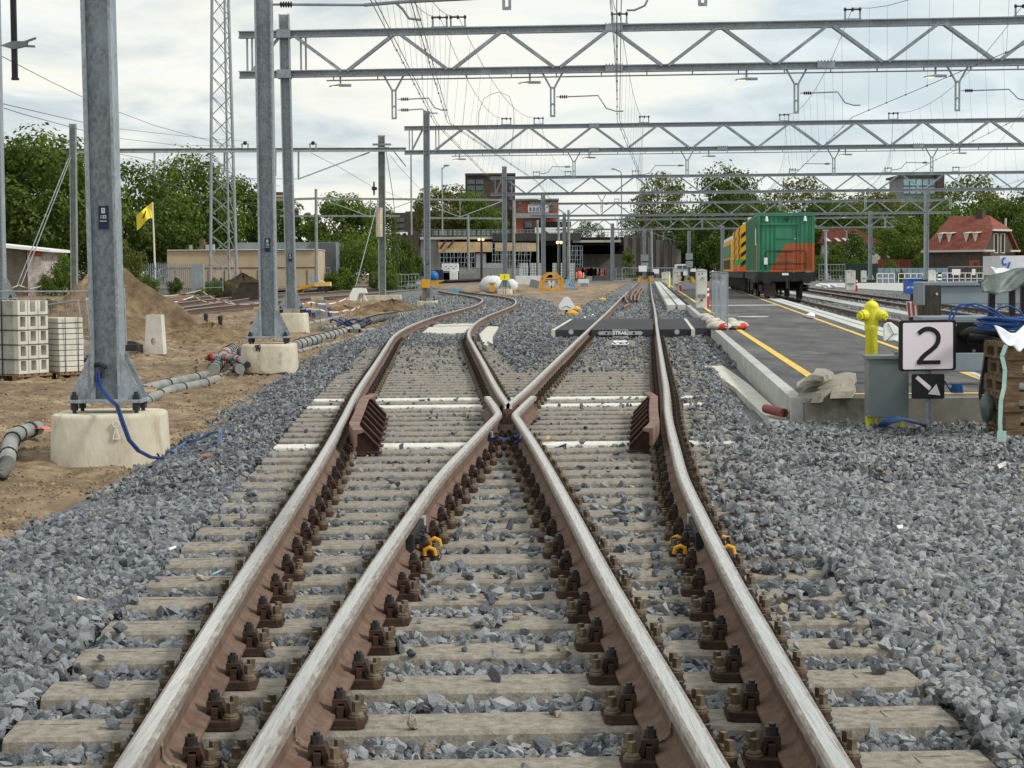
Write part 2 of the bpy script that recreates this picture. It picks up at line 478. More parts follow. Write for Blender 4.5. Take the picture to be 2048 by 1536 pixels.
# --- sleepers with baseplates
SL = 0.045                                  # the sleepers lie square to the straight track
def rail_list(y):
    L_ = [(rail_x(Lc, -G, y), Lc), (rail_x(Rc, G, y), Rc), (rail_x(Rc, -G, y), Rc), (rail_x(Lc, G, y), Lc)]
    return L_
def plate_parts(lod):
    """baseplate at the origin, rail along y; screws outside, clips against the rail foot"""
    pl = MB()
    h = .17
    out = [(-h, -.07), (-h + .02, -.09), (h - .02, -.09), (h, -.07), (h, .07), (h - .02, .09), (-h + .02, .09), (-h, .07)]
    pl.poly([(x, y, .003) for x, y in out], (0, 0, .008))
    pl.poly([(x * .965, y * .93, .011) for x, y in out], (0, 0, .019))
    clips, bolts, spikes = [], [], []
    for s in (-1, 1):
        pl.bx(min(s * .079, s * .1), max(s * .079, s * .1), -.05, .05, .03, .066)
        c = MB()
        x0, x1, x2 = s * .062, s * .112, s * .128
        c.poly([(x0, -.032, .046), (x0, -.032, .105), (x1, -.032, .105), (x2, -.032, .03), (x2 - s * .02, -.032, .03), (x1 - s * .012, -.032, .088), (x0 + s * .018, -.032, .088), (x0 + s * .018, -.032, .046)], (0, .064, 0))
        clips.append(c)
        n = MB(); n.lathe((s * .084, 0, 0), [(.021, .105), (.021, .112)], 10); n.lathe((s * .084, 0, 0), [(.0185, .112), (.0185, .138)], 6); n.lathe((s * .084, 0, 0), [(.011, .138), (.011, .152)], 8)
        bolts.append(n)
        for q in (-.05, .05):
            k = MB(); k.lathe((s * .143, q, 0), [(.027, .03), (.027, .042), (.022, .047), (.024, .05), (.02, .058), (.013, .062)], 12)
            k.frame((s * .143, q, .083), Vector((.8, .6, 0)), Vector((-.6, .8, 0)), Vector((0, 0, 1)), .021, .021, .044)
            spikes.append(k)
    if lod:
        b = MB()
        for q in clips + bolts + spikes: q.v = [(a, b_, .03 + (c - .03) * .74) for a, b_, c in q.v]
        for src, mi in [(pl, 0)] + [(c, 0) for c in clips] + [(n, 1) for n in bolts] + [(k, 2) for k in spikes]:
            b.add(src.v, src.f, mi)
        return b.build('baseplate', [M_plate, M_nut, M_spike])
    for q in clips + bolts + spikes: q.v = [(a, b_, .03 + (c - .03) * .74) for a, b_, c in q.v]
    o = pl.build('baseplate', M_plate)
    for c in clips: c.build('rail_clip', M_plate, o)
    for n in bolts: n.build('clip_bolt', M_nut, o)
    for k in spikes: k.build('screw_spike', M_spike, o)
    return o
P_near, P_far = plate_parts(0), plate_parts(1)
PLATES = [P_near, P_far]
def put_plate(o, parent, x, y, rz, first={}):
    c = dup(o, parent=parent)
    c.matrix_basis = Matrix.Translation((x, y, 0)) @ Matrix.Rotation(rz, 4, 'Z')
ORD = ['first', 'second', 'third', 'fourth', 'fifth', 'sixth', 'seventh', 'eighth', 'ninth', 'tenth', 'eleventh', 'twelfth', 'thirteenth', 'fourteenth', 'fifteenth', 'sixteenth', 'seventeenth', 'eighteenth', 'nineteenth', 'twentieth', 'twenty-first', 'twenty-second', 'twenty-third', 'twenty-fourth', 'twenty-fifth']
SW = .26
def sleeper(xL, xR, y, m, label, group, top=0.0):
    """y is the middle of the sleeper at x = 0"""
    b = MB()
    n = 6
    sec = [(-SW / 2 - .035, -.2), (-SW / 2, -.012), (-SW / 2 + .012, 0), (SW / 2 - .012, 0), (SW / 2, -.012), (SW / 2 + .035, -.2)]
    cx = (xL + xR) / 2
    hx = (xR - xL) / 2
    vs = []
    for e in (-1, 1):
        for a, h in sec:
            vs.append((e * (hx - (.015 if h > -.1 else 0)), a, h))
    b.add(vs, [tuple(range(5, -1, -1)), tuple(range(6, 12))] + [(i, (i + 1) % 6, 6 + (i + 1) % 6, 6 + i) for i in range(6)])
    if y < 14 and m is M_sleeper:                   # cast-in frames near the sleeper ends
        for e, k in ((-1, (.10, .30)), (1, (.10,))):
            for q in k:
                x0 = e * (hx - q)
                for w_, d_, ox, oy in ((.13, .006, 0, .05), (.006, .08, -.065, .01)):
                    b.box((x0 - e * .06 + ox, oy, .0005), (w_, d_, .005))
    o = b.build('sleeper', m)
    o.matrix_basis = Matrix.Translation((cx, y + SL * cx, top)) @ Matrix.Rotation(math.atan(SL), 4, 'Z')
    return tag(o, label, 'railway sleeper', group)
Y0, DY = 6.56 + .13, .592
SLEEPERS = []
for k in range(-5, 36):
    y = Y0 + k * DY
    xL, xR = rail_x(Lc, -G, y) - .58, rail_x(Rc, G, y) + .58
    white = k in (16, 24, 26)
    if k < 16: lab = 'weathered sleeper, %s in front of the white one before the check rails' % ORD[15 - k] if 15 - k < 25 else None
    elif k == 16: lab = 'white painted sleeper at the near end of the rusty check rails'
    elif k == 24: lab = 'nearer of the two white sleepers at the far end of the check rails'
    elif k == 26: lab = 'farther of the two white sleepers just past the frog point'
    elif k < 24: lab = 'concrete sleeper between the check rails, %s behind the first white one' % ORD[k - 17]
    elif k == 25: lab = 'plain sleeper between the two white sleepers at the frog point'
    else: lab = 'long sleeper under both tracks, %s beyond the white one past the frog' % ORD[k - 27]
    o = sleeper(xL, xR, y, M_white if white else M_sleeper, lab, 'long sleepers of the turnout')
    SLEEPERS.append((y, xL, xR))
    rs = rail_list(y)
    for x, c in rs:
        yy = y + SL * x
        x2 = rail_x(c, G if (c is Rc) == (x == rs[1][0]) and x != rs[0][0] else -G, yy)
        x2 = x
        if x in (rs[2][0], rs[3][0]) and abs(rs[2][0] - rs[3][0]) < .2:
            if x == rs[3][0]: continue
            x2 = (rs[2][0] + rs[3][0]) / 2
        loc = o.matrix_basis.inverted() @ Vector((x2, yy, 0))
        s = (float(c(yy + .05)) - float(c(yy - .05))) / .1
        put_plate(P_near if k < 9 else P_far, o, loc.x, 0, -math.atan(s) - math.atan(SL))
for c, n, nm in ((Lc, 22, 'left'), (Rc, 24, 'right')):
    for k in range(36, 36 + n):
        y = Y0 + k * DY
        x = float(c(y))
        o = sleeper(x - 1.3, x + 1.3, y - SL * x + .02, M_sleeper, 'short sleeper under the %s track, %s beyond the long ones' % (nm, ORD[k - 36]), 'short sleepers behind the turnout', -.012)
        for s in (-1, 1): put_plate(P_far, o, s * G, 0, -math.atan(SL) - (-.04 if c is Lc else .07))
M_dusty = mat('sleeper_dusty', (168, 158, 144), (120, 116, 110), sc=9, rough=0.95, bump=0.5)
b = None
for k in range(60):
    y = 51.6 + k * .62
    x = float(Rc(y))
    if b is None:
        b = MB(); b.poly([(-1.3, -.13, -.15), (-1.3, .13, -.15), (-1.3, .12, 0), (-1.3, -.12, 0)], (2.6, 0, 0))
        for s in (-1, 1): b.bx(s * G - .15, s * G + .15, -.08, .08, 0, .03, 1)
        proto = b.build('sleeper', [M_dusty, M_plate]); o = proto
    else:
        o = proto.copy(); COL.objects.link(o)
    o.location = (x, y, -.03); o.rotation_euler = (0, 0, -.07)
    tag(o, 'dusty sleeper nearly buried in stones beyond the black rubber crossing', 'railway sleeper', 'buried sleepers beyond the crossing')
for o in PLATES:
    for ch in list(o.children): D.objects.remove(ch)
    D.objects.remove(o)

# --- check rails on bracket plates
M_check = mat('check_rail', (130, 102, 90), (106, 82, 71), sc=4, rough=0.85, bump=0.2, c3=(150, 124, 112), sc3=3)
M_bracket = mat('bracket_rust', (82, 54, 43), (58, 40, 33), sc=6, rough=0.85)
for c, off, s, lab in ((Lc, -G, 1, 'rust brown check rail on slanted brackets inside the left outer rail'), (Rc, G, -1, 'rust brown check rail on slanted brackets inside the right outer rail')):
    t = thing('check_rail', lab, 'check rail', (rail_x(c, off, 16.6) + s * .15, 16.6, 0))
    pts = []
    for y in np.linspace(14.8, 19.3, 14):
        fl = max(0, 15.4 - y) * .10 + max(0, y - 18.6) * .11
        pts.append(Vector((rail_x(c, off, y) + s * (.128 + fl), float(y), 0)))
    b = MB(); pr = [(-.04, .235), (.035, .235), (.042, .228), (.042, .215), (-.012, .2), (-.012, .1), (-.04, .1)]
    if s < 0: pr = [(-a, h) for a, h in pr[::-1]]
    sweep(b, pts, pr); b.build('guide_bar', M_check, t)
    for k in range(7):
        y = 15.28 + k * .592
        x = rail_x(c, off, y) + s * .12
        b = MB()
        q = [(x, y, .012), (x, y, .215), (x + s * .06, y, .215), (x + s * .215, y, .05), (x + s * .215, y, .012)]
        b.poly(q, (0, .022, 0)); b.bar((x + s * .06, y + .011, .217), (x + s * .215, y + .011, .052), .05, .012)
        b.bx(min(x, x + s * .235), max(x, x + s * .235), y - .07, y + .09, .004, .018)
        b.build('bracket', M_bracket, t)
# blue hose and clamps in the throat of the frog
M_blue = mat('blue_cable', (34, 66, 128), (26, 50, 104), sc=6, rough=0.45)
M_alu = mat('aluminium', (196, 198, 200), (168, 170, 172), sc=10, rough=0.45, metal=0.3)
t = thing('bond_cable', 'dark blue bond cable with bright clamps slung between the rails at the frog', 'cable', (-.06, 15.6, .08))
b = MB()
for dz in (0, .035, .07): b.tube([(-.23, 15.6, .15 - dz * .4), (-.16, 15.6, .10 - dz), (-.06, 15.58, .075 - dz), (.04, 15.6, .10 - dz), (.12, 15.6, .15 - dz * .4)], .02, 8)
b.build('hose', M_blue, t, smooth=True)
for x in (-.2, .09):
    b = MB(); b.tube([(x - .02, 15.58, .09), (x, 15.57, .16)], .014, 6); b.tube([(x + .03, 15.58, .1), (x + .03, 15.57, .15)], .012, 6); b.build('clamp', M_alu, t)
b = MB(); b.bx(-.2, .06, 16.2, 16.3, .05, .09); b.bx(-.17, .03, 16.6, 17.3, .03, .07)
tag(b.build('frog_casting', M_rust), 'rusty cast block between the rails in front of the frog point', 'casting')

# ---------------------------------------------------------------- ground sheets
def xb(y):
    return np.interp(y, [3, 11.6, 17.6, 25, 34, 41, 61, 84, 120, 170], [-3.1, -3.13, -3.17, -3.58, -3.9, -4.1, -4.2, -4.3, -7.5, -12])
def bed_z(x, y):
    """height of the ballast"""
    s = np.clip((x - xb(y)) / .95, 0, 1)
    return -.27 + .235 * s * s * (3 - 2 * s)
def bed_low(x, y):
    return np.where((x > Lc(y) - G - .55) & (x < Rc(y) + G + .55) & (y < 44), -.12, bed_z(x, y))
def soil_z(x, y):
    return -.22 - .16 * np.clip((22 - y) / 6, 0, 1) + .05 * np.sin(x * 1.7 + y * .9) * np.sin(y * .63 - x * .4) + .03 * np.sin(x * 3.1 - y * 1.9) + .025 * np.sin(x * 5.3 + y * 4.1) + .018 * np.sin(x * 9.1 - y * 3.3) + .012 * np.sin(x * 17 + y * 7.9) * np.sin(y * 5.1)
def grid(name, xs_of, ys, nx, zf, m):
    v, k = [], nx
    for y in ys:
        a, b_ = xs_of(y)
        xs = np.linspace(0, 1, nx); xs = a + (b_ - a) * xs
        z = zf(xs, np.full(nx, y))
        v.append(np.stack([xs, np.full(nx, y), z], 1))
    v = np.concatenate(v)
    i = np.arange(len(ys) - 1)[:, None] * nx + np.arange(nx - 1)[None, :]
    i = i.ravel()
    f = np.stack([i, i + 1, i + nx + 1, i + nx], 1)
    o = mesh_np(name, v, f, m, True)
    return tag(o, kind='structure')
YS = np.geomspace(3.2, 280, 300)
M_bed = mat('ballast_bed', (96, 99, 102), (140, 141, 140), sc=22, rough=0.95, bump=3, bsc=22, det=8, c3=(72, 76, 82), sc3=26, spec=0.1)
M_ground = mat('yard_ground', (128, 112, 90), (104, 98, 80), sc=.35, rough=0.95, bump=1, bsc=3, c3=(86, 94, 62), sc3=.08, spec=0.1)
b = MB(); b.add([(-1500, -30, -.5), (1500, -30, -.5), (1500, 3000, -.5), (-1500, 3000, -.5)], [(0, 1, 2, 3)])
tag(b.build('ground', M_ground), kind='structure')
grid('ballast_bed', lambda y: (float(xb(y)) - .15, 60), np.geomspace(3.2, 280, 200), 90, lambda x, y: np.where(x < 6, bed_low(x, y), -.04), M_bed)
grid('soil', lambda y: (-60 if y > 60 else -2 - y * .42, float(xb(y)) + .2), np.geomspace(3.2, 280, 420), 220, soil_z, M_soil)
def strip_x(y): return (float(Lc(y)) + 2.5 + .25 * math.sin(y * .8), float(Rc(y)) - 2.2 + .2 * math.sin(y * .5 + 1))
M_strip = mat('sand_strip', (168, 146, 122), (124, 107, 88), sc=.9, rough=0.95, bump=1.5, bsc=4, c3=(104, 86, 66), sc3=.5, stretch=(1, .35, 1), spec=0.1)
grid('sand_strip', strip_x, np.linspace(63, 236, 90), 30, lambda x, y: -.02 + .03 * np.sin(x * 2.3 + y * .7) , M_strip)

# ---------------------------------------------------------------- loose stones
def hull_rocks(n, npts, seed):
    import bmesh
    rr = random.Random(seed); out = []
    for i in range(n):
        bm = bmesh.new()
        for j in range(npts):
            v = Vector((rr.gauss(0, 1), rr.gauss(0, 1), rr.gauss(0, 1))).normalized() * rr.uniform(.8, 1.1)
            bm.verts.new((v.x, v.y * .8, v.z * .68))
        r = bmesh.ops.convex_hull(bm, input=bm.verts)
        bmesh.ops.delete(bm, geom=list({g for g in r['geom_interior'] + r['geom_unused'] if isinstance(g, bmesh.types.BMVert)}), context='VERTS')
        bmesh.ops.triangulate(bm, faces=bm.faces)
        bm.verts.ensure_lookup_table(); bm.verts.index_update()
        out.append((np.array([v.co[:] for v in bm.verts]), np.array([[v.index for v in f.verts] for f in bm.faces])))
        bm.free()
    return out
def rand_rot(n):
    q = NPR.normal(size=(n, 4)); q /= np.linalg.norm(q, axis=1)[:, None]
    w, x, y, z = q.T
    return np.stack([np.stack([1 - 2 * (y * y + z * z), 2 * (x * y - z * w), 2 * (x * z + y * w)], 1), np.stack([2 * (x * y + z * w), 1 - 2 * (x * x + z * z), 2 * (y * z - x * w)], 1), np.stack([2 * (x * z - y * w), 2 * (y * z + x * w), 1 - 2 * (x * x + y * y)], 1)], 1)
def scatter(P, S, rocks):
    V, Fc, base = [], [], 0
    which = NPR.integers(0, len(rocks), len(P))
    own = []
    for t, (rv, rf) in enumerate(rocks):
        idx = np.where(which == t)[0]
        if not len(idx): continue
        R_ = rand_rot(len(idx))
        v = np.einsum('nij,kj->nki', R_, rv) * (S[idx][:, None, None] * NPR.uniform(.75, 1.25, (len(idx), 1, 3)))
        v += P[idx][:, None, :]
        k = len(rv)
        V.append(v.reshape(-1, 3))
        f = rf[None] + (np.arange(len(idx)) * k)[:, None, None] + base
        Fc.append(f.reshape(-1, 3)); base += len(idx) * k
        own.append(np.repeat(idx, len(rf)))
    return np.concatenate(V), np.concatenate(Fc), np.concatenate(own)
def kerb_x(y): return 2.69 + (y - 18.1) * .0725
RX = [(c, o) for c in (Lc, Rc) for o in (-G, G)]
def stones(y0, y1, dens, size, rocks, layers=2):
    area = .58 * (y1 * y1 - y0 * y0) / 2 + 1.4 * (y1 - y0)
    n = int(area * dens)
    q = NPR.uniform(.145 * y0 * y0 + .7 * y0, .145 * y1 * y1 + .7 * y1, n)
    y = (-.7 + np.sqrt(.49 + .58 * q)) / .29; x = NPR.uniform(-1, 1, n) * (.29 * y + .7)
    z = bed_z(x, y)
    keep = (x > xb(y) + NPR.normal(0, .07, n)) & ~((y > 17.8) & (x > kerb_x(y) - np.where(y < 29, .42, .05)) & (x < 5.5 + (y - 18.1) * .092 + .3)) & ~((x > T2(y) + 2.1) & (x < T3(y) - 1.6) & (y > 39)) & ~((y > 64) & (x > Lc(y) + 2.5) & (x < Rc(y) - 2.2))
    s = size * np.exp(NPR.normal(.02, .30, n)).clip(.5, 1.55)
    xl, xr = Lc(y) - G - .58, Rc(y) + G + .58
    yy = y - SL * x
    ph = np.mod(yy - (Y0 - SW / 2), DY)
    longz = (y < 27.4) & (x > xl) & (x < xr)
    shortz = (y >= 27.4) & (((np.abs(x - Lc(y)) < 1.3) & (y < 40)) | ((np.abs(x - Rc(y)) < 1.3) & (y < 41.5)))
    inz = longz | shortz
    onsl = inz & ((ph < SW + .015) | (ph > DY - .03))
    spill = np.where(x > Rc(y) + G + .1, np.clip((y - 6.5) * .08, 0, .28) * np.clip((x - Rc(y) - G) / .5, 0, 1), .006)
    spill = np.where((np.abs(x - Rc(y)) < .6) & (y > 7) & (y < 12), .03, spill)
    spill = np.where(shortz, np.where(np.abs(x - Lc(y)) < 1.3, .035, .14) + np.clip((y - 36.5) / 4, 0, 1) * .5, spill)
    clump = .5 + .5 * np.sin(x * 7 + 1.3 * np.sin(y * 3)) * np.sin(y * 2.1 + x)
    on_keep = NPR.uniform(0, 1, n) < spill * (.4 + 1.2 * clump)
    keep &= ~onsl | on_keep
    near = np.zeros(n, bool)
    for c, o in RX:
        if c is Lc and o > 0 or c is Rc and o < 0:
            near |= (np.abs(x - (c(y) + o)) < .1)
        else:
            near |= (np.abs(x - (c(y) + o)) < .1)
    keep &= ~(near & onsl)
    low = np.where(inz & ~onsl, -.021 + NPR.normal(0, .011, n), 0)
    low = np.where(near & ~onsl, -.06, low)
    z = np.where(x > 8.5, -.05, z) + low + NPR.uniform(-.5, .9, n) * s * .8
    z = np.where(onsl, s * .55, z)
    # heaps and hollows of the open shoulder
    z += np.where(~inz, .03 + .03 * np.sin(x * 2.6 + 1) * np.sin(y * 1.9) + .02 * np.sin(x * 6 + y * 4), 0)
    keep &= ~((y > 44.5) & (y < 53.5) & (np.abs(x - Lc(y)) < .62)) & ~((y > 37.5) & (y < 40.8) & (np.abs(x - Rc(y)) < .3))
    keep &= ~((y > 39) & (y < 52.5) & (x > Lc(y) + G + .12) & (x < Lc(y) + G + .62))
    i = np.where(keep)[0]
    return np.stack([x, y, z], 1)[i], s[i]
def stone_obj(name, P, S, rocks):
    V, Fc, own = scatter(P, S, rocks)
    o = mesh_np(name, V, Fc, [M_stone, M_stonedark, M_stonetan])
    x, y = P[own, 0], P[own, 1]
    lim = np.where(y < 27, Lc(y) - G - .2 + .3 * np.sin(y * 3), Rc(y) - G - .25)
    rr_ = (np.sin(own * 78.233) * 43758.5453) % 1
    intr = (y < 42) & (x > Lc(y) - G - .5) & (x < Rc(y) + G + .5)
    dark = ((x < lim) & (y < 41)) | ((y > 27) & (rr_ < .3)) | (intr & (rr_ < .6))  # extra dark stones inside the track paint in the sleepers' shadows
    tan = (np.sin(own * 12.9898) * 43758.5453) % 1 < .035
    o.data.polygons.foreach_set('material_index', np.where(tan, 2, dark.astype(np.int32)).astype(np.int32))
    return tag(o, kind='stuff')
rk_a, rk_b = hull_rocks(14, 13, 3), hull_rocks(10, 8, 4)
P1, S1 = stones(3.7, 13, 2300, .0262, rk_a)
stone_obj('ballast', P1, S1, rk_a)
P2, S2 = stones(13, 26, 1100, .0285, rk_b)
P3, S3 = stones(26, 62, 420, .034, rk_b)
P4_, S4_ = stones(62, 115, 95, .056, rk_b)
stone_obj('ballast', np.concatenate([P2, P3, P4_]), np.concatenate([S2, S3, S4_]), rk_b)

# clods and straw bits on the trodden soil
def clods(n, y0, y1, size):
    y = np.sqrt(NPR.uniform(y0 * y0, y1 * y1, n)); x = xb(y) - NPR.uniform(0, 1, n) ** 1.3 * (y * .3 - np.abs(xb(y)) + .3).clip(.3, 30)
    k = (np.sin(x * 3 + y) * np.sin(y * 1.7 - x * 2) > -.5)
    x, y = x[k], y[k]
    return np.stack([x, y, soil_z(x, y) + .002], 1), size * NPR.uniform(.4, 1.4, len(x)) ** 1.5
Pc, Sc = clods(9000, 9, 26, .017); Pd, Sd = clods(9000, 26, 75, .035)
V, Fc, own = scatter(np.concatenate([Pc, Pd]), np.concatenate([Sc, Sd]), rk_b)
tag(mesh_np('soil_clods', V, Fc, mat('clod', (106, 90, 72), (168, 150, 122), sc=20, rough=.95, island=.8, spec=.1)), kind='stuff')
# ================================================================ masts, gantries, overhead line
M_galv = mat('galvanised_steel', (158, 165, 170), (122, 129, 136), sc=34, rough=0.55, metal=0.15, det=2, c3=(166, 176, 183), sc3=2.0, stretch=(1, 1, .6))
M_galv2 = mat('dull_galvanised', (150, 156, 160), (122, 128, 132), sc=4, rough=0.6, metal=0.25)
M_conc = mat('cast_concrete', (212, 204, 186), (188, 178, 158), sc=2.2, rough=0.9, bump=0.3, bsc=30, c3=(164, 150, 122), sc3=3.2, stretch=(1, 1, .5))
M_plateblue = mat('navy_plate', (28, 44, 84), rough=0.4)
M_sign = mat('sign_white', (236, 236, 234), rough=0.5)
M_wire = mat('wire_steel', (104, 108, 110), rough=0.6, metal=0.2)
M_insul = mat('insulator_glaze', (44, 40, 38), rough=0.35)
M_lampglow = mat('lamp_glow', (255, 232, 170), emit=1.2)

def super_block(b, c, wx, wy, z0, z1, taper=.93, e=4, n=28, mi=0):
    vs = []
    lev = [(z0, 1.0), (z1 - .04, taper + .015), (z1 - .012, taper), (z1, taper - .035)]
    for z, k in lev:
        for j in range(n):
            a = 2 * math.pi * j / n
            ca, sa = math.cos(a), math.sin(a)
            r = (abs(ca) ** e + abs(sa) ** e) ** (-1 / e)
            vs.append((c[0] + wx / 2 * k * r * ca, c[1] + wy / 2 * k * r * sa, z))
    fs = [(i * n + j, i * n + (j + 1) % n, (i + 1) * n + (j + 1) % n, (i + 1) * n + j) for i in range(len(lev) - 1) for j in range(n)]
    fs.append(tuple((len(lev) - 1) * n + j for j in range(n)))
    return b.add(vs, fs, mi)

def mast(px, py, d, ztop, label, s=.28, top_px=None, gusset=True, found=None, number=None, npy=430, name='catenary_mast', m=None, flabel=None, e=8):
    m = m or M_galv
    p = atd(px, py, d)
    q = atd(top_px[0], top_px[1], d) if top_px else p + Vector((0, 0, 5))
    k = (ztop - p.z) / (q.z - p.z)
    q = p + (q - p) * k
    t = thing(name, label, 'mast', p)
    b = MB(); b.hbeam(p, q, s, s, .02 if d < 60 else .03, .026 if d < 60 else .04, 0, (1, 0, 0)); b.build('column', m, t)
    if gusset:
        b = MB()
        a = s * 1.28
        b.bx(p.x - a, p.x + a, p.y - s * .8, p.y + s * .8, p.z - .03, p.z)
        b.build('base_plate', m, t, bevel=.004)
        for e_ in (-1, 1):
            x0, x1 = p.x + e_ * s / 2, p.x + e_ * (a - .015)
            for yy in (-s * .46, s * .40):
                b = MB(); b.poly([(x0, p.y + yy, p.z), (x1, p.y + yy, p.z), (x1, p.y + yy, p.z + .03), (x0 + e_ * .012, p.y + yy, p.z + s * 1.55), (x0, p.y + yy, p.z + s * 1.55)], (0, .014, 0)); b.build('gusset', m, t)
        for e_ in (-1, 1):
            for f_ in (-1, 1):
                b = MB(); c = (p.x + e_ * a * .82, p.y + f_ * s * .6, p.z)
                b.lathe(c, [(.034, .0), (.034, .045)], 6); b.lathe(c, [(.02, .045), (.02, .075)], 8); b.lathe(c, [(.036, -.10), (.036, -.03)], 6); b.lathe(c, [(.02, -.16), (.02, -.1)], 8)
                b.build('anchor_bolt', M_dark, t)
    if number:
        c = atd(px + (q.x - p.x) / k * 0, npy, d)
        x = p.x + (q.x - p.x) * (c.z - p.z) / (q.z - p.z)
        y = d - .02
        b = MB(); b.bx(x - .045, x + .045, y - .012, y, c.z - .11, c.z + .11)
        b.box((x, y - .0135, c.z + .065), (.036, .003, .05), 0, 1)
        b.box((x, y - .0135, c.z - .035), (.066, .003, .008), 0, 1)
        b.text(number, (x, y - .0135, c.z + .005), .042, mi=1, bold=.0015)
        b.text('7', (x, y - .0155, c.z + .065), .035, mi=2)
        b.build('number_plate', [M_plateblue, M_sign, M_dark], t)
    if found:
        wx, zb, lab = found
        b = MB(); super_block(b, (p.x, p.y + .05, 0), wx, wx * .95, zb, p.z - .13, .93, e)
        tag(b.build('concrete_foundation', M_conc, smooth=True), lab, 'foundation', None)
    return t, p, q

t1, p1, q1 = mast(218, 797, 18.2, 9.2, 'thick galvanised steel mast with blue plate 132 on the rounded concrete base', top_px=(196, 0), number='132', npy=435, found=(1.1, -.6, 'rounded cream concrete base stained brown under the mast numbered 132'), e=4)
b = MB()
z0 = atd(195, 735, 18.1).z
b.tube([(p1.x - .13, 18.13, z0 + .02), (p1.x - .06, 18.11, z0 + .03), (p1.x + .0, 18.1, z0)], .022, 8); b.tube([(p1.x - .035, 18.1, z0), (p1.x - .035, 18.09, z0 - .1)], .02, 8)
b.build('cable_clamp', M_dark, t1)
cab = [atd(x, y, d) for x, y, d in ((193, 745, 18.08), (194, 765, 18.06), (200, 780, 17.9), (215, 797, 17.75), (232, 812, 17.6), (243, 845, 17.52), (256, 880, 17.5), (275, 902, 17.5), (300, 915, 17.45), (322, 917, 17.3))]
b = MB(); b.tube(cab, .012, 6); b.tube([c + Vector((.022, -.006, .004)) for c in cab], .012, 6)
tag(b.build('earth_cable', M_blue, smooth=True), 'dark blue twin cable running from the near mast over its concrete base', 'cable')
b = MB(); b.tube([at(x, y, z) for x, y, z in ((322, 917, -.26), (345, 905, -.2), (372, 885, -.17), (400, 878, -.12), (420, 866, -.06), (438, 862, .02), (444, 870, .05), (436, 882, .0), (415, 892, -.12), (395, 896, -.15), (440, 892, -.1), (480, 897, -.12))], .014, 6)
tag(b.build('cable_loop', mat('cable_grey_blue', (96, 124, 170), (30, 52, 104), sc=3, rough=0.5), smooth=True), 'loop of blue cable lying on the stones beside the near mast base', 'cable')
t2, p2, q2 = mast(538, 672, 32, 8.9, 'galvanised mast on a square white base, closest behind the crossed grey pipes', top_px=(527, 0), number='130', npy=490, found=(.93, -.3, 'square white concrete base with a small black scrawl on its front face'))
t3, p3, q3 = mast(583, 617, 54, 8.75, 'galvanised mast carrying the left end of the nearest lattice gantry', top_px=(569, 60), number='128', npy=515, found=(.95, -.25, 'square pale concrete base below the nearest lattice gantry mast'))
t4, p4, q4 = mast(855, 596, 89, 9.0, 'galvanised mast carrying the left end of the second lattice gantry', top_px=(853, 260), s=.3, number='126', npy=525, found=(1.0, -.45, 'small concrete base in the ballast heap left of the curving track'))
t5, p5, q5 = mast(1010, 574, 132, 8.8, 'mast carrying the left end of the third gantry, behind the yellow sign', s=.34, found=(1.1, -.4, 'low concrete base behind the yellow sign board on sticks'))
t6, p6, q6 = mast(1087, 562, 178, 8.7, 'grey mast carrying the left end of the fourth gantry above the viaduct works', s=.4, gusset=False)
t7, p7, q7 = mast(1129, 556, 230, 8.6, 'grey mast carrying the left end of the fifth and farthest gantry', s=.42, gusset=False)
t8, p8, q8 = mast(1852, 563, 178, 8.7, 'grey mast at the right end of the fourth gantry, in front of the brick house', s=.4)
t9, p9, q9 = mast(1740, 559, 230, 8.6, 'grey mast at the right end of the fifth gantry, beside the dark green fence', s=.42)
t0, p0, q0 = mast(-2, 596, 44, 9.0, 'galvanised mast cut by the left edge of the picture', s=.3, found=(1.0, -.4, 'white concrete base at the left picture edge behind the stacked blocks'))
for px, d, lab in ((1225, 225, 'grey mast under the fifth gantry in front of the graffiti wall'), (1289, 262, 'grey mast with cabinets on its foot right behind the far buffer stop'), (1378, 270, 'grey mast standing behind the white pickup truck'), (1445, 240, 'grey mast just left of the yellow rail vehicle')):
    t, pp, qq = mast(px, 560 if px < 1300 else 556, d, 7.2, lab, s=.42, gusset=False)
    if px in (1289, 1378):
        b = MB()
        for z in (1.5, 2.6): b.bx(pp.x - .5, pp.x + .5, d - .7, d - .25, pp.z + z, pp.z + z + .9)
        b.build('switch_cabinet', M_galv2, t)

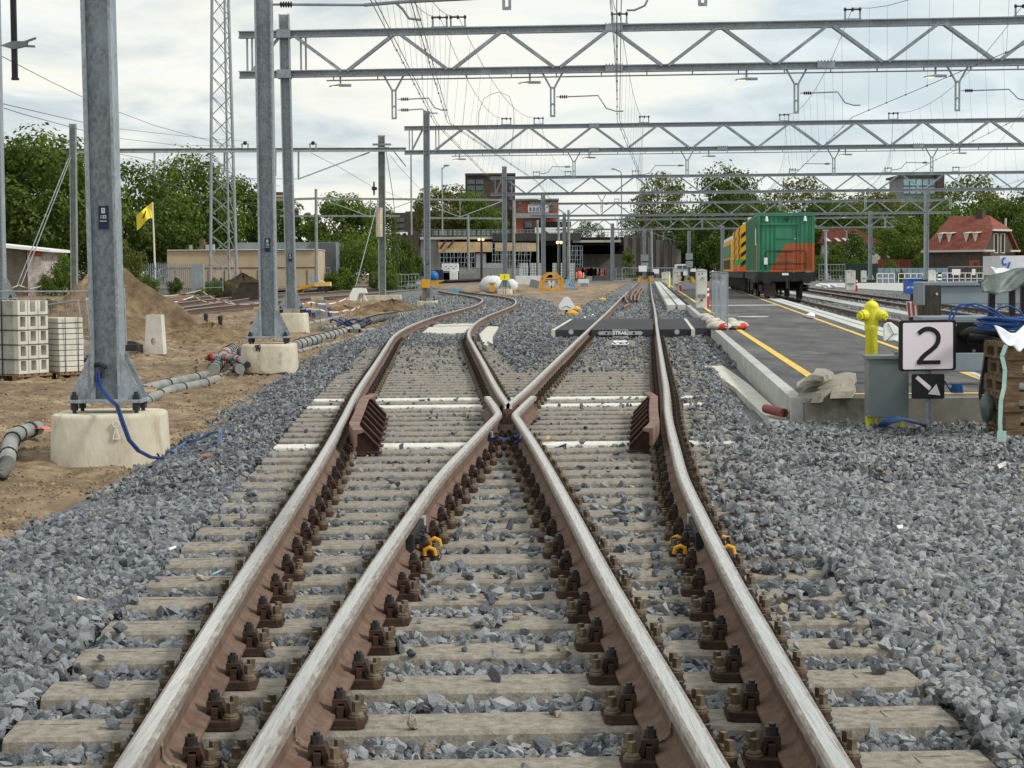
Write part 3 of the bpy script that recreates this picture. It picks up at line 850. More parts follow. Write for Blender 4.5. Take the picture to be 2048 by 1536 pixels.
GANTRY = {}
def gx(px, d, sl, xm):
    y = d
    for _ in range(4):
        x = (px - 1024) * y / FPX
        y = d + sl * (x - xm)
    return x, y
def gantry(key, d, pxm, pxl, xr, zt, zb, apex, label, hangers=(), stands=(), lamps=(), splices=(), lod=0, lword='nearest'):
    sl = -.1
    xm = (pxm - 1024) * d / FPX
    Y = lambda x: d + sl * (x - xm)
    xl = gx(pxl, d, sl, xm)[0]
    P = lambda x, z, o=0: Vector((x, Y(x) + o, z))
    t = thing('lattice_gantry', label, 'gantry', P(xm, zb))
    GANTRY[key] = (d, sl, xm, zt, zb)
    for nm, z in (('upper_chord', zt), ('lower_chord', zb)):
        b = MB(); b.hbeam(P(xl, z), P(xr, z), .2, .2, .015, .03)
        if not lod:
            xs = [xl + .05, xm] + [gx(s, d, sl, xm)[0] for s in splices]
            for x in xs[1:2]:
                for o in (-.16, .16): b.box(P(x, z, o), (.4, .02, .24), math.atan(sl))
        b.build(nm, M_galv, t)
    a0 = gx(apex, d, sl, xm)[0]
    h = 1.49
    k0 = -2
    x = a0
    while x - h > xm + .35: x -= 2 * h
    first = True
    while x < xr - .2:
        for xa, xb_ in ((x - h, x), (x, x + h)):
            z0, z1 = (zb, zt) if xa < x - .1 else (zt, zb)
            if xa < xm + .2:
                xa_ = xm + .25; z0 = z0 + (z1 - z0) * (xa_ - xa) / (xb_ - xa); xa = xa_
            if xb_ > xr or xb_ - xa < .3: continue
            e = .10
            sg = 1 if z1 > z0 else -1
            b = MB()
            for o in ((-.09, .09) if lod < 2 else (0,)):
                b.bar(P(xa + .08, z0 + sg * .06, o), P(xb_ - .08, z1 - sg * .06, o), .045, .085 if lod < 1 else .1)
            b.build('diagonal', M_galv, t)
        x += 2 * h
    for xx in ([xl + .3, xm + .55] if xr > 15 or True else []):
        b = MB()
        for o in ((-.07, .07) if lod < 2 else (0,)): b.bar(P(xx + o, zb), P(xx + o, zt), .05, .05)
        b.build('end_post', M_galv, t)
    b = MB(); b.bar(P(xl + .35, zb + .08), P(xm - .15, zt - .1), .05, .08); b.build('end_brace', M_galv, t)
    if lod < 2:
        for s in splices:
            x = gx(s, d, sl, xm)[0]
            for z in ((zb, zt) if s == splices[0] else (zb,)):
                b = MB(); b.box(P(x, z, -.11), (.48, .012, .17), math.atan(sl)); b.box(P(x, z, .11), (.48, .012, .17), math.atan(sl))
                for i in range(6):
                    for j in (-1, 1): b.box(P(x - .22 + .088 * i, z + j * .115, -.12), (.03, .045, .03))
                b.build('splice_plate', M_galv, t)
        b = MB(); b.tube([P(xm + 1.2, zb - .2), P(xr, zb - .2)], .02, 5)
        x = xm + 1.4
        while x < xr: b.bar(P(x, zb - .2), P(x, zb - .1), .03); x += 1.25
        b.build('cable_conduit', M_galv2, t)
    for hg in hangers:
        px, arms = hg
        x, y = gx(px, d, sl, xm)
        b = MB()
        for s in (-1, 1):
            b.bar(P(x + s * .27, zb - .1), P(x + s * .05, zb - .5), .04, .05)
            b.bar(P(x + s * .05, zb - .48), P(x + s * .05, zb - 1.28), .05, .03)
        for z in (-.5, -.95, -1.28): b.bar(P(x - .07, zb + z), P(x + .07, zb + z), .05, .05)
        ho = b.build('wire_hanger', M_galv, t)
        for dz, ln, drop in arms:
            s = 1 if ln > 0 else -1
            z = zb + dz
            b = MB(); b.tube([P(x + s * .1, z), P(x + s * .2, z)], .014, 5); b.tube([P(x + s * .42, z), P(x + ln * .72, z + .02), P(x + ln * .85, z - drop * .8), P(x + ln, z - drop), P(x + ln * 1.12, z - drop)], .018, 6)
            b.build('steady_arm', M_galv2, ho)
            b = MB()
            for i in range(4): b.lathe(P(x + s * (.2 + .055 * i), z), [(.03, 0), (.055, .02 * s), (.03, .045 * s)], 8, axis='X')
            b.build('insulator', M_insul, ho)
    for px in stands:
        x, y = gx(px, d, sl, xm)
        b = MB()
        for s in (-1, 1): b.bar(P(x + s * .2, zt + .1), P(x + s * .2, zt + .38), .045)
        b.bar(P(x - .24, zt + .11), P(x + .24, zt + .11), .05)
        so = b.build('insulator_stand', M_galv2, t)
        b = MB(); b.tube([P(x - .24, zt + .38), P(x + .24, zt + .38)], .022, 6)
        for s in (-.2, 0, .2): b.lathe(P(x + s - .035, zt + .38), [(.03, 0), (.06, .02), (.06, .05), (.03, .07)], 8, axis='X')
        b.build('insulator', M_insul, so)
    for n_, px in enumerate(lamps):
        x, y = gx(px, d, sl, xm)
        c = P(x, zb - .34)
        lt = thing('yard_lamp', 'lamp hung under the %s gantry, %s of its lamps from the left' % (lword, ORD[n_]), 'lamp', c, group='lamps under the gantries')
        b = MB(); b.poly([c + Vector((-.32, -.08, -.03)), c + Vector((.3, -.08, -.03)), c + Vector((.3, -.08, .03)), c + Vector((-.02, -.08, .035)), c + Vector((-.3, -.08, -.01))], (0, .16, 0)); b.bar(c + Vector((0, 0, .05)), c + Vector((0, 0, .25)), .05); b.build('lamp_housing', M_galv2, lt)
        b = MB(); b.bx(c.x - .24, c.x - .04, c.y - .07, c.y + .07, c.z - .042, c.z - .031); b.build('lamp_glass', M_lampglow, lt)
    return t
ZT, ZB = 8.2, 7.08
gantry('g0', 32, 538, 505, 10.5, ZT, ZB, 800, 'lattice gantry above the picture of which only the wire hangers show', [(1018, [(-1.0, .9, .1)]), (1406, [(-1.0, -1.1, .35)])], splices=())
D.objects['lattice_gantry']['label'] = 'nearest lattice gantry, above the frame, only its slotted wire hangers show'
gantry('g1', 54, 576, 487, 16.4, ZT, ZB, 800, 'large steel lattice gantry crossing the upper sky, carried by the third mast from the left', [(793, [(-.75, 1.35, .32), (-1.05, 1.1, .1)]), (1108, [(-.75, 1.75, .42)]), (1592, [(-.75, 1.55, .35)]), (1912, [(-.75, 1.9, .3)])], (885, 921, 1241, 1703, 2041), (687, 1063, 1493, 1868), (1230, 1650), lword='largest')
gantry('g2', 89, 855, 813, 27, ZT, ZB, 1060, 'second lattice gantry from the front, spanning the middle of the sky', [(1150, [(-.75, -1.4, .3)]), (1375, [(-.75, -2.0, .4)]), (1667, [(-.75, -1.8, .3)]), (1862, [(-.75, -1.6, .3)])], (1016, 1080, 1290, 1568, 1785), (922, 1180, 1418, 1690, 1917), (1190, 1445, 1834), 1, 'second')
gantry('g3', 132, 1010, 984, 38, 8.0, 6.88, 1098, 'third lattice gantry from the front, just above the bridge and trees', [(1205, [(-.75, 1.5, .3)]), (1560, [(-.75, 1.7, .3)]), (1730, [(-.75, -1.6, .3)]), (1900, [(-.75, -1.6, .3)])], (1075, 1138, 1272, 1585, 1775, 1910), (1085, 1330, 1640), (1300, 1600), 2, 'third')
gantry('g4', 178, 1087, 1062, 40.2, 7.85, 6.72, 1105, 'fourth lattice gantry, its right end in front of the brick house', [(1236, [(-.75, 1.5, .3)]), (1405, [(-.75, 1.5, .3)]), (1530, [(-.75, 1.5, .3)]), (1770, [(-.75, 1.7, .3)])], (1235,), (1370, 1690, 1822), (), 2, 'fourth')
gantry('g5', 230, 1129, 1113, 45.5, 7.75, 6.6, 1160, 'fifth and farthest lattice gantry, right end beside the far red roof', [(1240, [(-.75, 1.5, .3)]), (1328, [(-.75, 1.5, .3)]), (1470, [(-.75, 1.5, .3)]), (1693, [(-.75, 1.7, .3)])], (1250,), (1340, 1480), (), 2, 'fifth')

def gpt(key, px, dz, base):
    d, sl, xm, zt, zb = GANTRY[key]
    x, y = gx(px, d, sl, xm)
    return Vector((x, y, (zt if base else zb) + dz))
def span(a, b, sag, n=10):
    return [a.lerp(b, i / n) - Vector((0, 0, sag * 4 * (i / n) * (1 - i / n))) for i in range(n + 1)]
def catenary(label, contact, messenger, double=False, sag=.85, nd=9, rc=.008):
    """contact and messenger wires hung from gantry to gantry, joined by droppers"""
    t = thing('overhead_wire', label, 'overhead line', contact[0])
    b = MB(); b.tube(contact, rc, 5, cap=False)
    if double: b.tube([p + Vector((.07, 0, 0)) for p in contact], rc, 5, cap=False)
    b.build('contact_wire', M_wire, t)
    b = MB()
    for a, c in zip(messenger[:-1], messenger[1:]): b.tube(span(a, c, sag), .008, 5, cap=False)
    b.build('messenger_wire', M_wire, t)
    for (a, c), (e, f) in zip(zip(messenger[:-1], messenger[1:]), zip(contact[:-1], contact[1:])):
        pts = span(a, c, sag, nd + 1)
        for i in range(1, nd + 1):
            q = e.lerp(f, i / (nd + 1)); p = pts[i]
            b = MB(); b.tube([p, Vector((q.x + (p.x - q.x) * .1, q.y, q.z))], .0034, 4, cap=False); b.lathe(q - Vector((0, 0, .02)), [(.02, 0), (.02, .04)], 5); b.build('dropper', M_wire, t)
CZ0 = -1.4
def line(label, c, m, **k):
    con = [atd(px, 548 - (5.68 - CZ) * FPX / GANTRY[g][0], GANTRY[g][0]) if False else gpt(g, px, CZ0, 0) for g, px in c]
    con = [Vector((p.x, p.y, 5.66)) for p in con]
    mes = [gpt(g, px, .42, 1) for g, px in m]
    # carried on towards the viewer past the first gantry
    for L_ in (con, mes):
        d0 = L_[0] - L_[1]; L_.insert(0, L_[0] + d0 * (26 / abs(d0.y)))
    catenary(label, con, mes, **k)
line('overhead wires above the left track, left pair with close droppers', [('g0', 768), ('g1', 873), ('g2', 988)], [('g0', 700), ('g1', 885), ('g2', 1016)], double=True)
line('overhead wires above the left track, second from the left', [('g0', 838), ('g1', 899), ('g2', 1075), ('g3', 1120)], [('g0', 742), ('g1', 921), ('g2', 1080), ('g3', 1138)], double=True)
line('overhead wires above the right track running straight up the middle', [('g0', 1236), ('g1', 1236), ('g2', 1284), ('g3', 1290), ('g4', 1296), ('g5', 1298)], [('g0', 1190), ('g1', 1241), ('g2', 1290), ('g3', 1272), ('g4', 1285), ('g5', 1290)], double=True)
line('overhead wires above the track with the green container', [('g0', 2230), ('g1', 1704), ('g2', 1580), ('g3', 1480), ('g4', 1436), ('g5', 1420)], [('g0', 2250), ('g1', 1703), ('g2', 1568), ('g3', 1585), ('g4', 1470), ('g5', 1440)])
line('overhead wires above the second track right of the platform', [('g0', 2750), ('g1', 2048), ('g2', 1800), ('g3', 1680), ('g4', 1560), ('g5', 1500)], [('g0', 2800), ('g1', 2041), ('g2', 1785), ('g3', 1775), ('g4', 1580), ('g5', 1520)])
line('overhead wires farthest right, sloping down behind the brick house', [('g1', 2460), ('g2', 2060), ('g3', 1880), ('g4', 1740)], [('g1', 2440), ('g2', 2040), ('g3', 1910), ('g4', 1760)])
# long arms of the near gantry
t = thing('cantilever_arm', 'long tube arm with a ribbed insulator fixed to the second mast near the top edge', 'cantilever', atd(545, 9, 32))
b = MB(); b.tube([atd(x, y, 32) for x, y in ((545, 9), (560, 9))], .02, 6); b.tube([atd(x, y, 32) for x, y in ((582, 9), (740, 10), (790, 5), (805, 18), (818, 37), (843, 40))], .022, 6); b.tube([atd(x, y, 32) for x, y in ((728, 10), (800, 4), (960, -4))], .03, 6); b.build('arm_tube', M_galv2, t)
b = MB()
for i in range(5): b.lathe(atd(560 + i * 5, 9, 32), [(.03, 0), (.06, .018), (.03, .036)], 9, axis='X')
b.build('insulator', M_insul, t)
# hanging steel dropper at the top left
t = thing('hanging_bracket', 'dark steel hanger with a side arm hanging into the top left corner', 'bracket', atd(30, 150, 18.6))
b = MB(); b.bar(atd(26, 0, 18.6) + Vector((0, 0, 1.6)), atd(30, 158, 18.6), .05, .05); b.bar(atd(24, 158, 18.6), atd(37, 158, 18.6), .06, .02); b.build('hanger_bar', M_dark, t)
b = MB(); b.poly([atd(x, y, 18.55) for x, y in ((0, 91), (24, 82), (54, 82), (54, 92), (26, 98))], (0, .05, 0)); b.bar(atd(50, 84, 18.57), atd(72, 76, 18.57), .02); b.bar(atd(50, 92, 18.57), atd(70, 93, 18.57), .02); b.build('side_arm', M_galv2, t)
b = MB(); b.bar(p1 + (q1 - p1) * .62, atd(-60, 0, 18.6) + Vector((0, 0, 1.6)), .06, .08)
b.build('outrigger', M_galv2, t)

# --- older line on the left
M_old = mat('old_mast_grey', (150, 156, 154), (122, 128, 126), sc=3, rough=0.7, metal=0.1)
to1, po1, qo1 = mast(149, 585, 103, 9.6, 'older plain mast behind the stacked blocks, held by two guy wires', s=.34, gusset=False, m=M_old, top_px=(146, 280))
to2, po2, qo2 = mast(765, 590, 115, 9.75, 'older grey mast with a wheel tensioner and stacked counterweights', s=.4, gusset=False, m=M_old, top_px=(763, 268))
b = MB(); b.hbeam(atd(126, 302, 103), atd(812, 299, 115), .22, .24)
for x0, x1, y in ((745, 782, 289), (755, 778, 296)): b.bar(atd(x0, y, 114.7), atd(x1, y, 114.7), .12, .12)
for x, y1 in ((309, 352), (449, 345), (551, 352), (597, 358)): b.bar(atd(x, 302, 109), atd(x, y1, 109), .10, .10)
b.bar(atd(597, 358, 109), atd(738, 305, 114), .07, .07); b.bar(atd(788, 303, 114), atd(812, 333, 114), .07, .07); b.bar(atd(470, 357, 109), atd(597, 358, 109), .03, .03)
tag(b.build('cross_boom', M_old), 'long thin boom with hanging posts between the two older masts on the left', 'boom')
for px in (490, 626):
    t = thing('insulator_stand', 'insulator stand on the long thin boom, %s the second gantry mast pair' % ('just left of' if px == 490 else 'right of'), 'insulator', atd(px, 300, 110)); b = MB()
    for o in (-6, 6): b.bar(atd(px + o, 300, 110), atd(px + o, 288, 110), .07)
    b.bar(atd(px - 8, 288, 110), atd(px + 8, 288, 110), .06); b.build('stand_frame', M_old, t); b = MB(); b.ell(atd(px, 286, 110), (.12, .08, .12)); b.build('insulator_body', M_insul, t)
b = MB(); b.lathe(atd(748, 377, 114.6), [(.42, -.03), (.42, .03)], 18, axis='X'); b.lathe(atd(747, 377, 114.6), [(.1, -.1), (.1, .2)], 8, axis='X'); b.build('tension_wheel', M_dark, to2)
for i in range(11):
    b = MB(); c = atd(758.5, 416 + i * 5.3, 114.5); b.lathe(c, [(.2, -.13), (.2, .02)], 10); b.build('counterweight', M_conc, to2)
b = MB(); b.tube([atd(752, 395, 114.5), atd(758, 413, 114.5)], .02, 5); b.tube([atd(757, 470, 114.5), atd(757, 577, 114.5)], .025, 5); b.build('tension_rod', M_old, to2)
b = MB(); b.box(atd(765, 592, 115) + Vector((0, 0, -.1)), (2.2, 2, .3)); tag(b.build('concrete_foundation', M_conc), 'flat weathered concrete pad under the counterweight mast', 'foundation')
def wire(label, pts, r=.014, m=None, name='wire'):
    b = MB(); b.tube([atd(*p) for p in pts], r, 5, cap=False)
    return tag(b.build(name, m or M_wire), label, 'wire')
wire('guy wire, left one of the pair from the older mast by the shed', [(139, 312, 103), (33, 574, 96)], .03, M_old, 'guy_wire')
wire('guy wire, right one of the pair from the older mast by the shed', [(143, 312, 103), (41, 574, 96)], .03, M_old, 'guy_wire')
wire('slanting stay wire from the counterweight mast down to the white block', [(757, 400, 114), (711, 574, 104)], .03, M_old, 'guy_wire')
wire('thin hanging wire from the upper left edge toward the lattice tower', [(-5, 108, 60), (95, 160, 75), (163, 193, 90), (232, 222, 100), (309, 251, 109), (420, 282, 130), (505, 302, 150)])
wire('middle thin wire from the left edge over the older boom', [(-5, 205, 60), (163, 244, 85), (232, 257, 100), (420, 278, 130), (500, 283, 145)])
wire('lowest thin wire from the left edge to the older boom', [(-5, 212, 60), (45, 228, 66), (163, 260, 85), (232, 276, 100), (350, 290, 120), (470, 292, 140)])
wire('sagging contact wire crossing in front of the left trees', [(70, 262, 70), (163, 292, 90), (232, 325, 103), (309, 358, 109), (420, 395, 130), (560, 420, 160)])
wire('faint wire from the older boom down across the dark trees', [(240, 308, 103), (370, 335, 120), (480, 355, 140), (560, 372, 160)])
wire('wire running down from the boom right of the tower', [(622, 306, 110), (680, 335, 130), (742, 372, 150), (840, 410, 190), (900, 440, 220)])
wire('wire running from the counterweight mast toward the viaduct', [(778, 308, 116), (795, 330, 125), (840, 378, 150), (905, 425, 190)])
wire('upper stay hanging beside the counterweight mast', [(772, 302, 115), (785, 385, 118), (790, 430, 120), (800, 560, 124)], .02)
b = MB(); b.tube([atd(x, y, 80) for x, y in ((957, 265), (957, 225), (968, 197), (985, 187), (1000, 184), (1018, 192), (1027, 215), (1028, 250), (1022, 300))], .01, 4)
tag(b.build('feeder_loop', M_wire), 'thin arched feeder loop hanging in the sky above the second gantry', 'wire')
# farther masts and booms of the old line
for i, (px, py, d, top, lab, s) in enumerate([(633, 572, 150, 378, 'thin grey mast in front of the grey flat building', .26), (823, 470, 210, 300, 'slim tall pole rising left of the second gantry mast', .2), (885, 470, 230, 335, 'slim lamp pole on the viaduct left of the dark tower block', .16), (937, 540, 200, 430, 'slim grey mast in front of the yellow boarded viaduct', .3), (1028, 570, 190, 400, 'slim dark mast right behind the third gantry mast', .3), (1076, 556, 215, 440, 'slim grey mast in front of the viaduct scaffold', .3), (1118, 556, 215, 430, 'dark slim mast between the twin warm lamps and the scaffold', .3), (1138, 556, 200, 420, 'brown grey mast right of the twin warm lamps', .3), (1304, 560, 262, 458, 'pale thin pole at the right end of the viaduct ramp', .3), (1652, 560, 200, 462, 'pale lamp pole right of the green container', .3)]):
    p, q = atd(px, py, d), atd(px - 1, top, d)
    t = thing('slim_mast', lab, 'mast', p)
    b = MB(); b.tube([p, q], [s * .55, s * .42], 8); b.build('column', M_old if i not in (1, 2, 9, 8) else M_galv, t)
    if px == 885:
        b = MB(); b.tube([q, atd(884, 338, d), atd(890, 333, d)], .06, 6); b.ell(atd(893, 331, d), (.4, .2, .13)); b.build('lamp_head', M_galv2, t)
    if px == 1652:
        b = MB(); b.box(q + Vector((0, 0, .05)), (.6, .3, .15)); b.build('lamp_head', M_galv2, t)
for x0, y0, x1, y1, d, lab in ((515, 401, 633, 397, 150, 'short thin boom between the gantry masts and the thin grey mast'), (633, 397, 1008, 400, 168, 'long thin boom across the trees left of the third gantry mast'), (560, 432, 800, 432, 190, 'lower thin boom in front of the trees behind the thin grey mast'), (850, 436, 1010, 437, 190, 'lower thin boom above the viaduct railing left of the third gantry')):
    t = thing('cross_boom', lab, 'boom', atd(x0, y0, d))
    b = MB(); b.bar(atd(x0, y0, d), atd(x1, y1, d), .16, .18); b.build('boom_tube', M_old, t)
    if y0 == 397:
        for x in (741, 920):
            b = MB(); b.bar(atd(x, 398, 163), atd(x, 434, 163), .09); b.bar(atd(x, 434, 163), atd(x + 85, 402, 166), .06); b.bar(atd(x, 434, 163), atd(x - 85, 402, 160), .06); b.build('drop_post', M_old, t)
t = thing('twin_lamp', 'dark pole with two lit warm round lamps in front of the viaduct', 'lamp', atd(963, 560, 196))
b = MB(); b.tube([atd(963, 566, 196), atd(963, 478, 196)], .12, 8); b.bar(atd(957, 479, 196), atd(967, 479, 196), .1); b.build('pole', M_dark, t)
for px in (958, 966):
    b = MB(); b.ell(atd(px, 479, 195.8), (.14, .08, .14)); b.build('lamp_glass', mat('warm_lamp', (255, 196, 150), emit=1.5), t)
t = thing('twin_lamp', 'pair of lit warm round lamps on a post under the dark viaduct span', 'lamp', atd(1119, 556, 210))
b = MB(); b.bar(atd(1112, 486, 210), atd(1124, 486, 210), .12); b.tube([atd(1119, 556, 210), atd(1119, 486, 210)], .1, 6); b.build('pole', M_dark, t)
for px in (1115, 1122):
    b = MB(); b.ell(atd(px, 485, 209.8), (.17, .1, .17)); b.build('lamp_glass', MATS['warm_lamp'], t)
# lattice radio tower
t = thing('lattice_tower', 'tall pale steel lattice tower rising out of the picture behind the left gantry masts', 'tower', atd(447, 545, 150))
legs = [((420.8, 588), (424, 0)), ((474.5, 588), (457, 0)), ((459, 588), (449, 0))]
LG = []
for i, ((x0, y0), (x1, y1)) in enumerate(legs):
    d = 150 if i < 2 else 151.6
    p, q = atd(x0, y0, d), atd(x1, y1, d)
    q = p + (q - p) * 1.15
    LG.append((p, q))
    b = MB(); b.tube([p, q], .12 if i < 2 else .09, 8); b.build('tower_leg', M_galv, t)
n = 17
for a, c in ((0, 1), (1, 2), (2, 0)):
    for i in range(n):
        u, v = i / n, (i + 1) / n
        b = MB()
        A0, A1, C0, C1 = LG[a][0].lerp(LG[a][1], u), LG[a][0].lerp(LG[a][1], v), LG[c][0].lerp(LG[c][1], u), LG[c][0].lerp(LG[c][1], v)
        b.bar(A0, C1, .07 if (a, c) == (0, 1) else .035)
        if (a, c) == (0, 1): b.bar(C0, A1, .07)
        b.build('cross_brace', M_galv, t)

def foundation_of(word): return [o for o in D.objects if o.name.startswith('concrete_foundation') and word in o['label']][0]
b = MB()
for a, c in (((511, 690), (513, 702)), ((513, 702), (516, 692)), ((516, 692), (519, 703)), ((519, 703), (521, 693)), ((510, 691), (521, 690)), ((514, 697), (519, 696))): b.bar(atd(*a, 31.625), atd(*c, 31.625), .014, .02, up=(0, 1, 0))
b.build('black_scrawl', M_dark, foundation_of('scrawl'))
b = MB()
ring = [atd(232 + 6.5 * math.cos(a), 848 + 6.5 * math.sin(a), 17.735) for a in np.linspace(0, 2 * math.pi, 15)]
for a, c in zip(ring[:-1], ring[1:]): b.bar(a, c, .007, .012, up=(0, 1, 0))
for a, c in (((231, 857), (226, 878)), ((233, 857), (240, 878)), ((226, 878), (240, 878))): b.bar(atd(*a, 17.735), atd(*c, 17.735), .007, .012, up=(0, 1, 0))
b.build('white_mark', M_sign, foundation_of('numbered 132'))
# ================================================================ things on the left
M_cblock = mat('block_concrete', (178, 178, 170), (150, 150, 142), sc=6, rough=0.9, bump=0.3, bsc=60)
M_clight = mat('pale_concrete', (212, 209, 198), (190, 186, 174), sc=3, rough=0.9, bump=0.2, bsc=40)
M_wood = mat('pallet_wood', (150, 122, 88), (104, 84, 62), sc=4, rough=0.9, stretch=(1, 6, 6), bump=0.3)
M_pipe = mat('grey_pipe', (150, 152, 148), (120, 122, 118), sc=3, rough=0.55)
M_ring = mat('pipe_ring', (46, 46, 46), rough=0.7)
M_red = mat('signal_red', (206, 44, 40), (186, 36, 34), sc=4, rough=0.6)
def gz(x, y): return float(soil_z(np.array([x]), np.array([y]))[0])
def grnd(px, py):
    p = at(px, py, -.25)
    for _ in range(6): p = at(px, py, gz(p.x, p.y))
    return p
def rot(c, a):
    M = Matrix.Translation(c) @ Matrix.Rotation(a, 4, 'Z')
    return lambda x, y, z: M @ Vector((x, y, z))
def pallet(b, T, w, d, h=.144, mi=0):
    """boards and blocks; x along w, y along d, z from 0"""
    def bx(x0, x1, y0, y1, z0, z1):
        P = [T(x, y, z) for x in (x0, x1) for y in (y0, y1) for z in (z0, z1)]
        b.add(P, [(0, 1, 3, 2), (4, 6, 7, 5), (0, 4, 5, 1), (2, 3, 7, 6), (0, 2, 6, 4), (1, 5, 7, 3)], mi)
    for i in range(5): bx(0, w, d * i / 4.9, d * i / 4.9 + d * .15, h - .022, h)
    for i in (0, .43, .86):
        bx(0, w, d * i, d * i + d * .14, 0, .022) if False else None
        bx(w * i, w * i + w * .14, 0, d, h - .044, h - .022)
        bx(w * i, w * i + w * .14, 0, d, 0, .022)
        for j in (0, .43, .86): bx(w * i, w * i + w * .10, d * j, d * j + d * .14, .022, h - .044)
def obox(T, b, x0, x1, y0, y1, z0, z1, mi=0):
    P = [T(x, y, z) for x in (x0, x1) for y in (y0, y1) for z in (z0, z1)]
    b.add(P, [(0, 1, 3, 2), (4, 6, 7, 5), (0, 4, 5, 1), (2, 3, 7, 6), (0, 2, 6, 4), (1, 5, 7, 3)], mi)
# stack of hollow blocks, near corner at pixel 36
A = RAD(-30)
c = at(38, 768, -.25)
T = rot(c, A)              # local x runs away from the right face (to the left), y into the depth
b = MB(); pallet(b, lambda x, y, z: T(-1.0 + x, y, z), 1.0, .75)
tag(b.build('pallet', M_wood), 'wooden pallet under the strapped stack of hollow concrete blocks', 'pallet')
rh = .232
for r in range(5):
    for k in range(3):
        t = MB()
        y0, y1, z0, z1 = k * .225 + .004, k * .225 + .218, .15 + r * rh + .003, .15 + (r + 1) * rh - .003
        obox(T, t, -.98, -.1, y0, y1, z0, z1)
        obox(T, t, -.1, 0, y0, y0 + .05, z0, z1, 1); obox(T, t, -.1, 0, y1 - .05, y1, z0, z1, 1)
        obox(T, t, -.1, 0, y0 + .05, y1 - .05, z0, z0 + .05, 1)
        if r < 4: obox(T, t, -.1, 0, y0 + .05, y1 - .05, z1 - .02, z1, 1)
        o = t.build('concrete_block', [M_cblock, M_clight])  # right ends take the paler concrete: the sunlit side is coloured in
        tag(o, 'hollow block in the strapped stack, %s row from the top, %s column back' % (ORD[4 - r], ORD[k]), 'concrete block', 'strapped hollow blocks')
b = MB()
for x in (-.35, -.85): obox(T, b, x, x + .02, -.012, -.006, .0, 1.34)
for r in range(1, 5):
    obox(T, b, -.98, .006, -.010, -.004, .15 + r * rh - .008, .15 + r * rh + .008); obox(T, b, .004, .010, -.01, .68, .15 + r * rh - .006, .15 + r * rh + .006)
tag(b.build('packing_strap', M_black), 'black packing straps around the hollow block stack', 'strap')
c = at(119, 763, -.25)
T = rot(c, RAD(-44))
b = MB(); pallet(b, lambda x, y, z: T(-.6 + x, y, z), .62, .5)
tag(b.build('pallet', M_wood), 'wooden pallet under the bound stack of pale concrete slabs', 'pallet')
for r in range(10):
    t = MB(); z0 = .15 + r * .088
    obox(T, t, -.56 + RND.uniform(-.01, .01), .02 - .03 * r * .1, -.0, .46 + RND.uniform(-.01, .01), z0, z0 + .078)
    tag(t.build('concrete_slab', M_clight, bevel=.006), 'pale concrete slab in the bound stack, %s from the top' % ORD[9 - r], 'slab', 'bound pale slabs')
b = MB()
for r in range(1, 10): obox(T, b, -.54, .0, .004, .45, .15 + r * .088 - .009, .15 + r * .088 - .001)
for q in (.1, .34): obox(T, b, .03, .034, q, q + .012, .14, 1.03)
tag(b.build('spacer_strip', M_black), 'thin black spacers and straps between the pale slabs', 'strap')
# fence panels
def fence_panel(label, pts, cell=.10, foot=True, r=.021, name='mesh_fence', rods='both', mw=.0022):
    """four corner points: lower left, lower right, upper right, upper left"""
    a, b_, c, d = pts
    t = thing(name, label, 'fence', a)
    f = MB(); f.tube([a, d, c, b_], r, 6); f.tube([a.lerp(d, .15), b_.lerp(c, .15)], r * .8, 6); f.build('panel_frame', M_galv, t)
    m = MB(); n = max(2, int((b_ - a).length / cell)); k = max(2, int((d - a).length / (cell * 2)))
    for i in range(1, n): m.tube([a.lerp(b_, i / n), d.lerp(c, i / n)], mw, 3, cap=False)
    if rods == 'both':
        for i in range(1, k): m.tube([a.lerp(d, i / k), b_.lerp(c, i / k)], mw, 3, cap=False)
    m.build('wire_mesh', M_galv, t)
    if foot:
        for e in (a, b_):
            q = MB(); q.bx(e.x - .32, e.x + .32, e.y - .11, e.y + .11, e.z - .12, e.z + .02); q.build('fence_foot', M_black, t, bevel=.02)
    return t
P4 = lambda l: [atd(*q) for q in l]
fence_panel('leaning mesh fence panel between the pale slabs and the near mast', P4([(80, 725, 36), (171, 716, 35), (156, 601, 35), (73, 613, 36)]), foot=False)
fence_panel('mesh fence panel half hidden behind the near mast', P4([(186, 712, 37), (246, 690, 39), (239, 570, 39), (171, 600, 37)]))
fence_panel('long low mesh fence across the dirt at the left picture edge', P4([(-30, 690, 43), (190, 690, 43), (190, 583, 43), (-30, 583, 43)]), foot=False)
b = MB(); b.tube([atd(248, 576, 38), atd(252, 690, 38)], .02, 6); tag(b.build('fence_post', M_galv), 'loose thin fence post right behind the near mast', 'post')
b = MB()
pts = [(243, 700), (258, 694), (272, 696), (284, 703)]
L_ = [grnd(x, y) for x, y in pts]
for a, c in zip(L_[:-1], L_[1:]): b.bar(a + Vector((0, 0, .06)), c + Vector((0, 0, .06)), .05, .16)
tag(b.build('edge_board', M_black), 'short black plastic edging half buried beside the holed concrete piece', 'board')
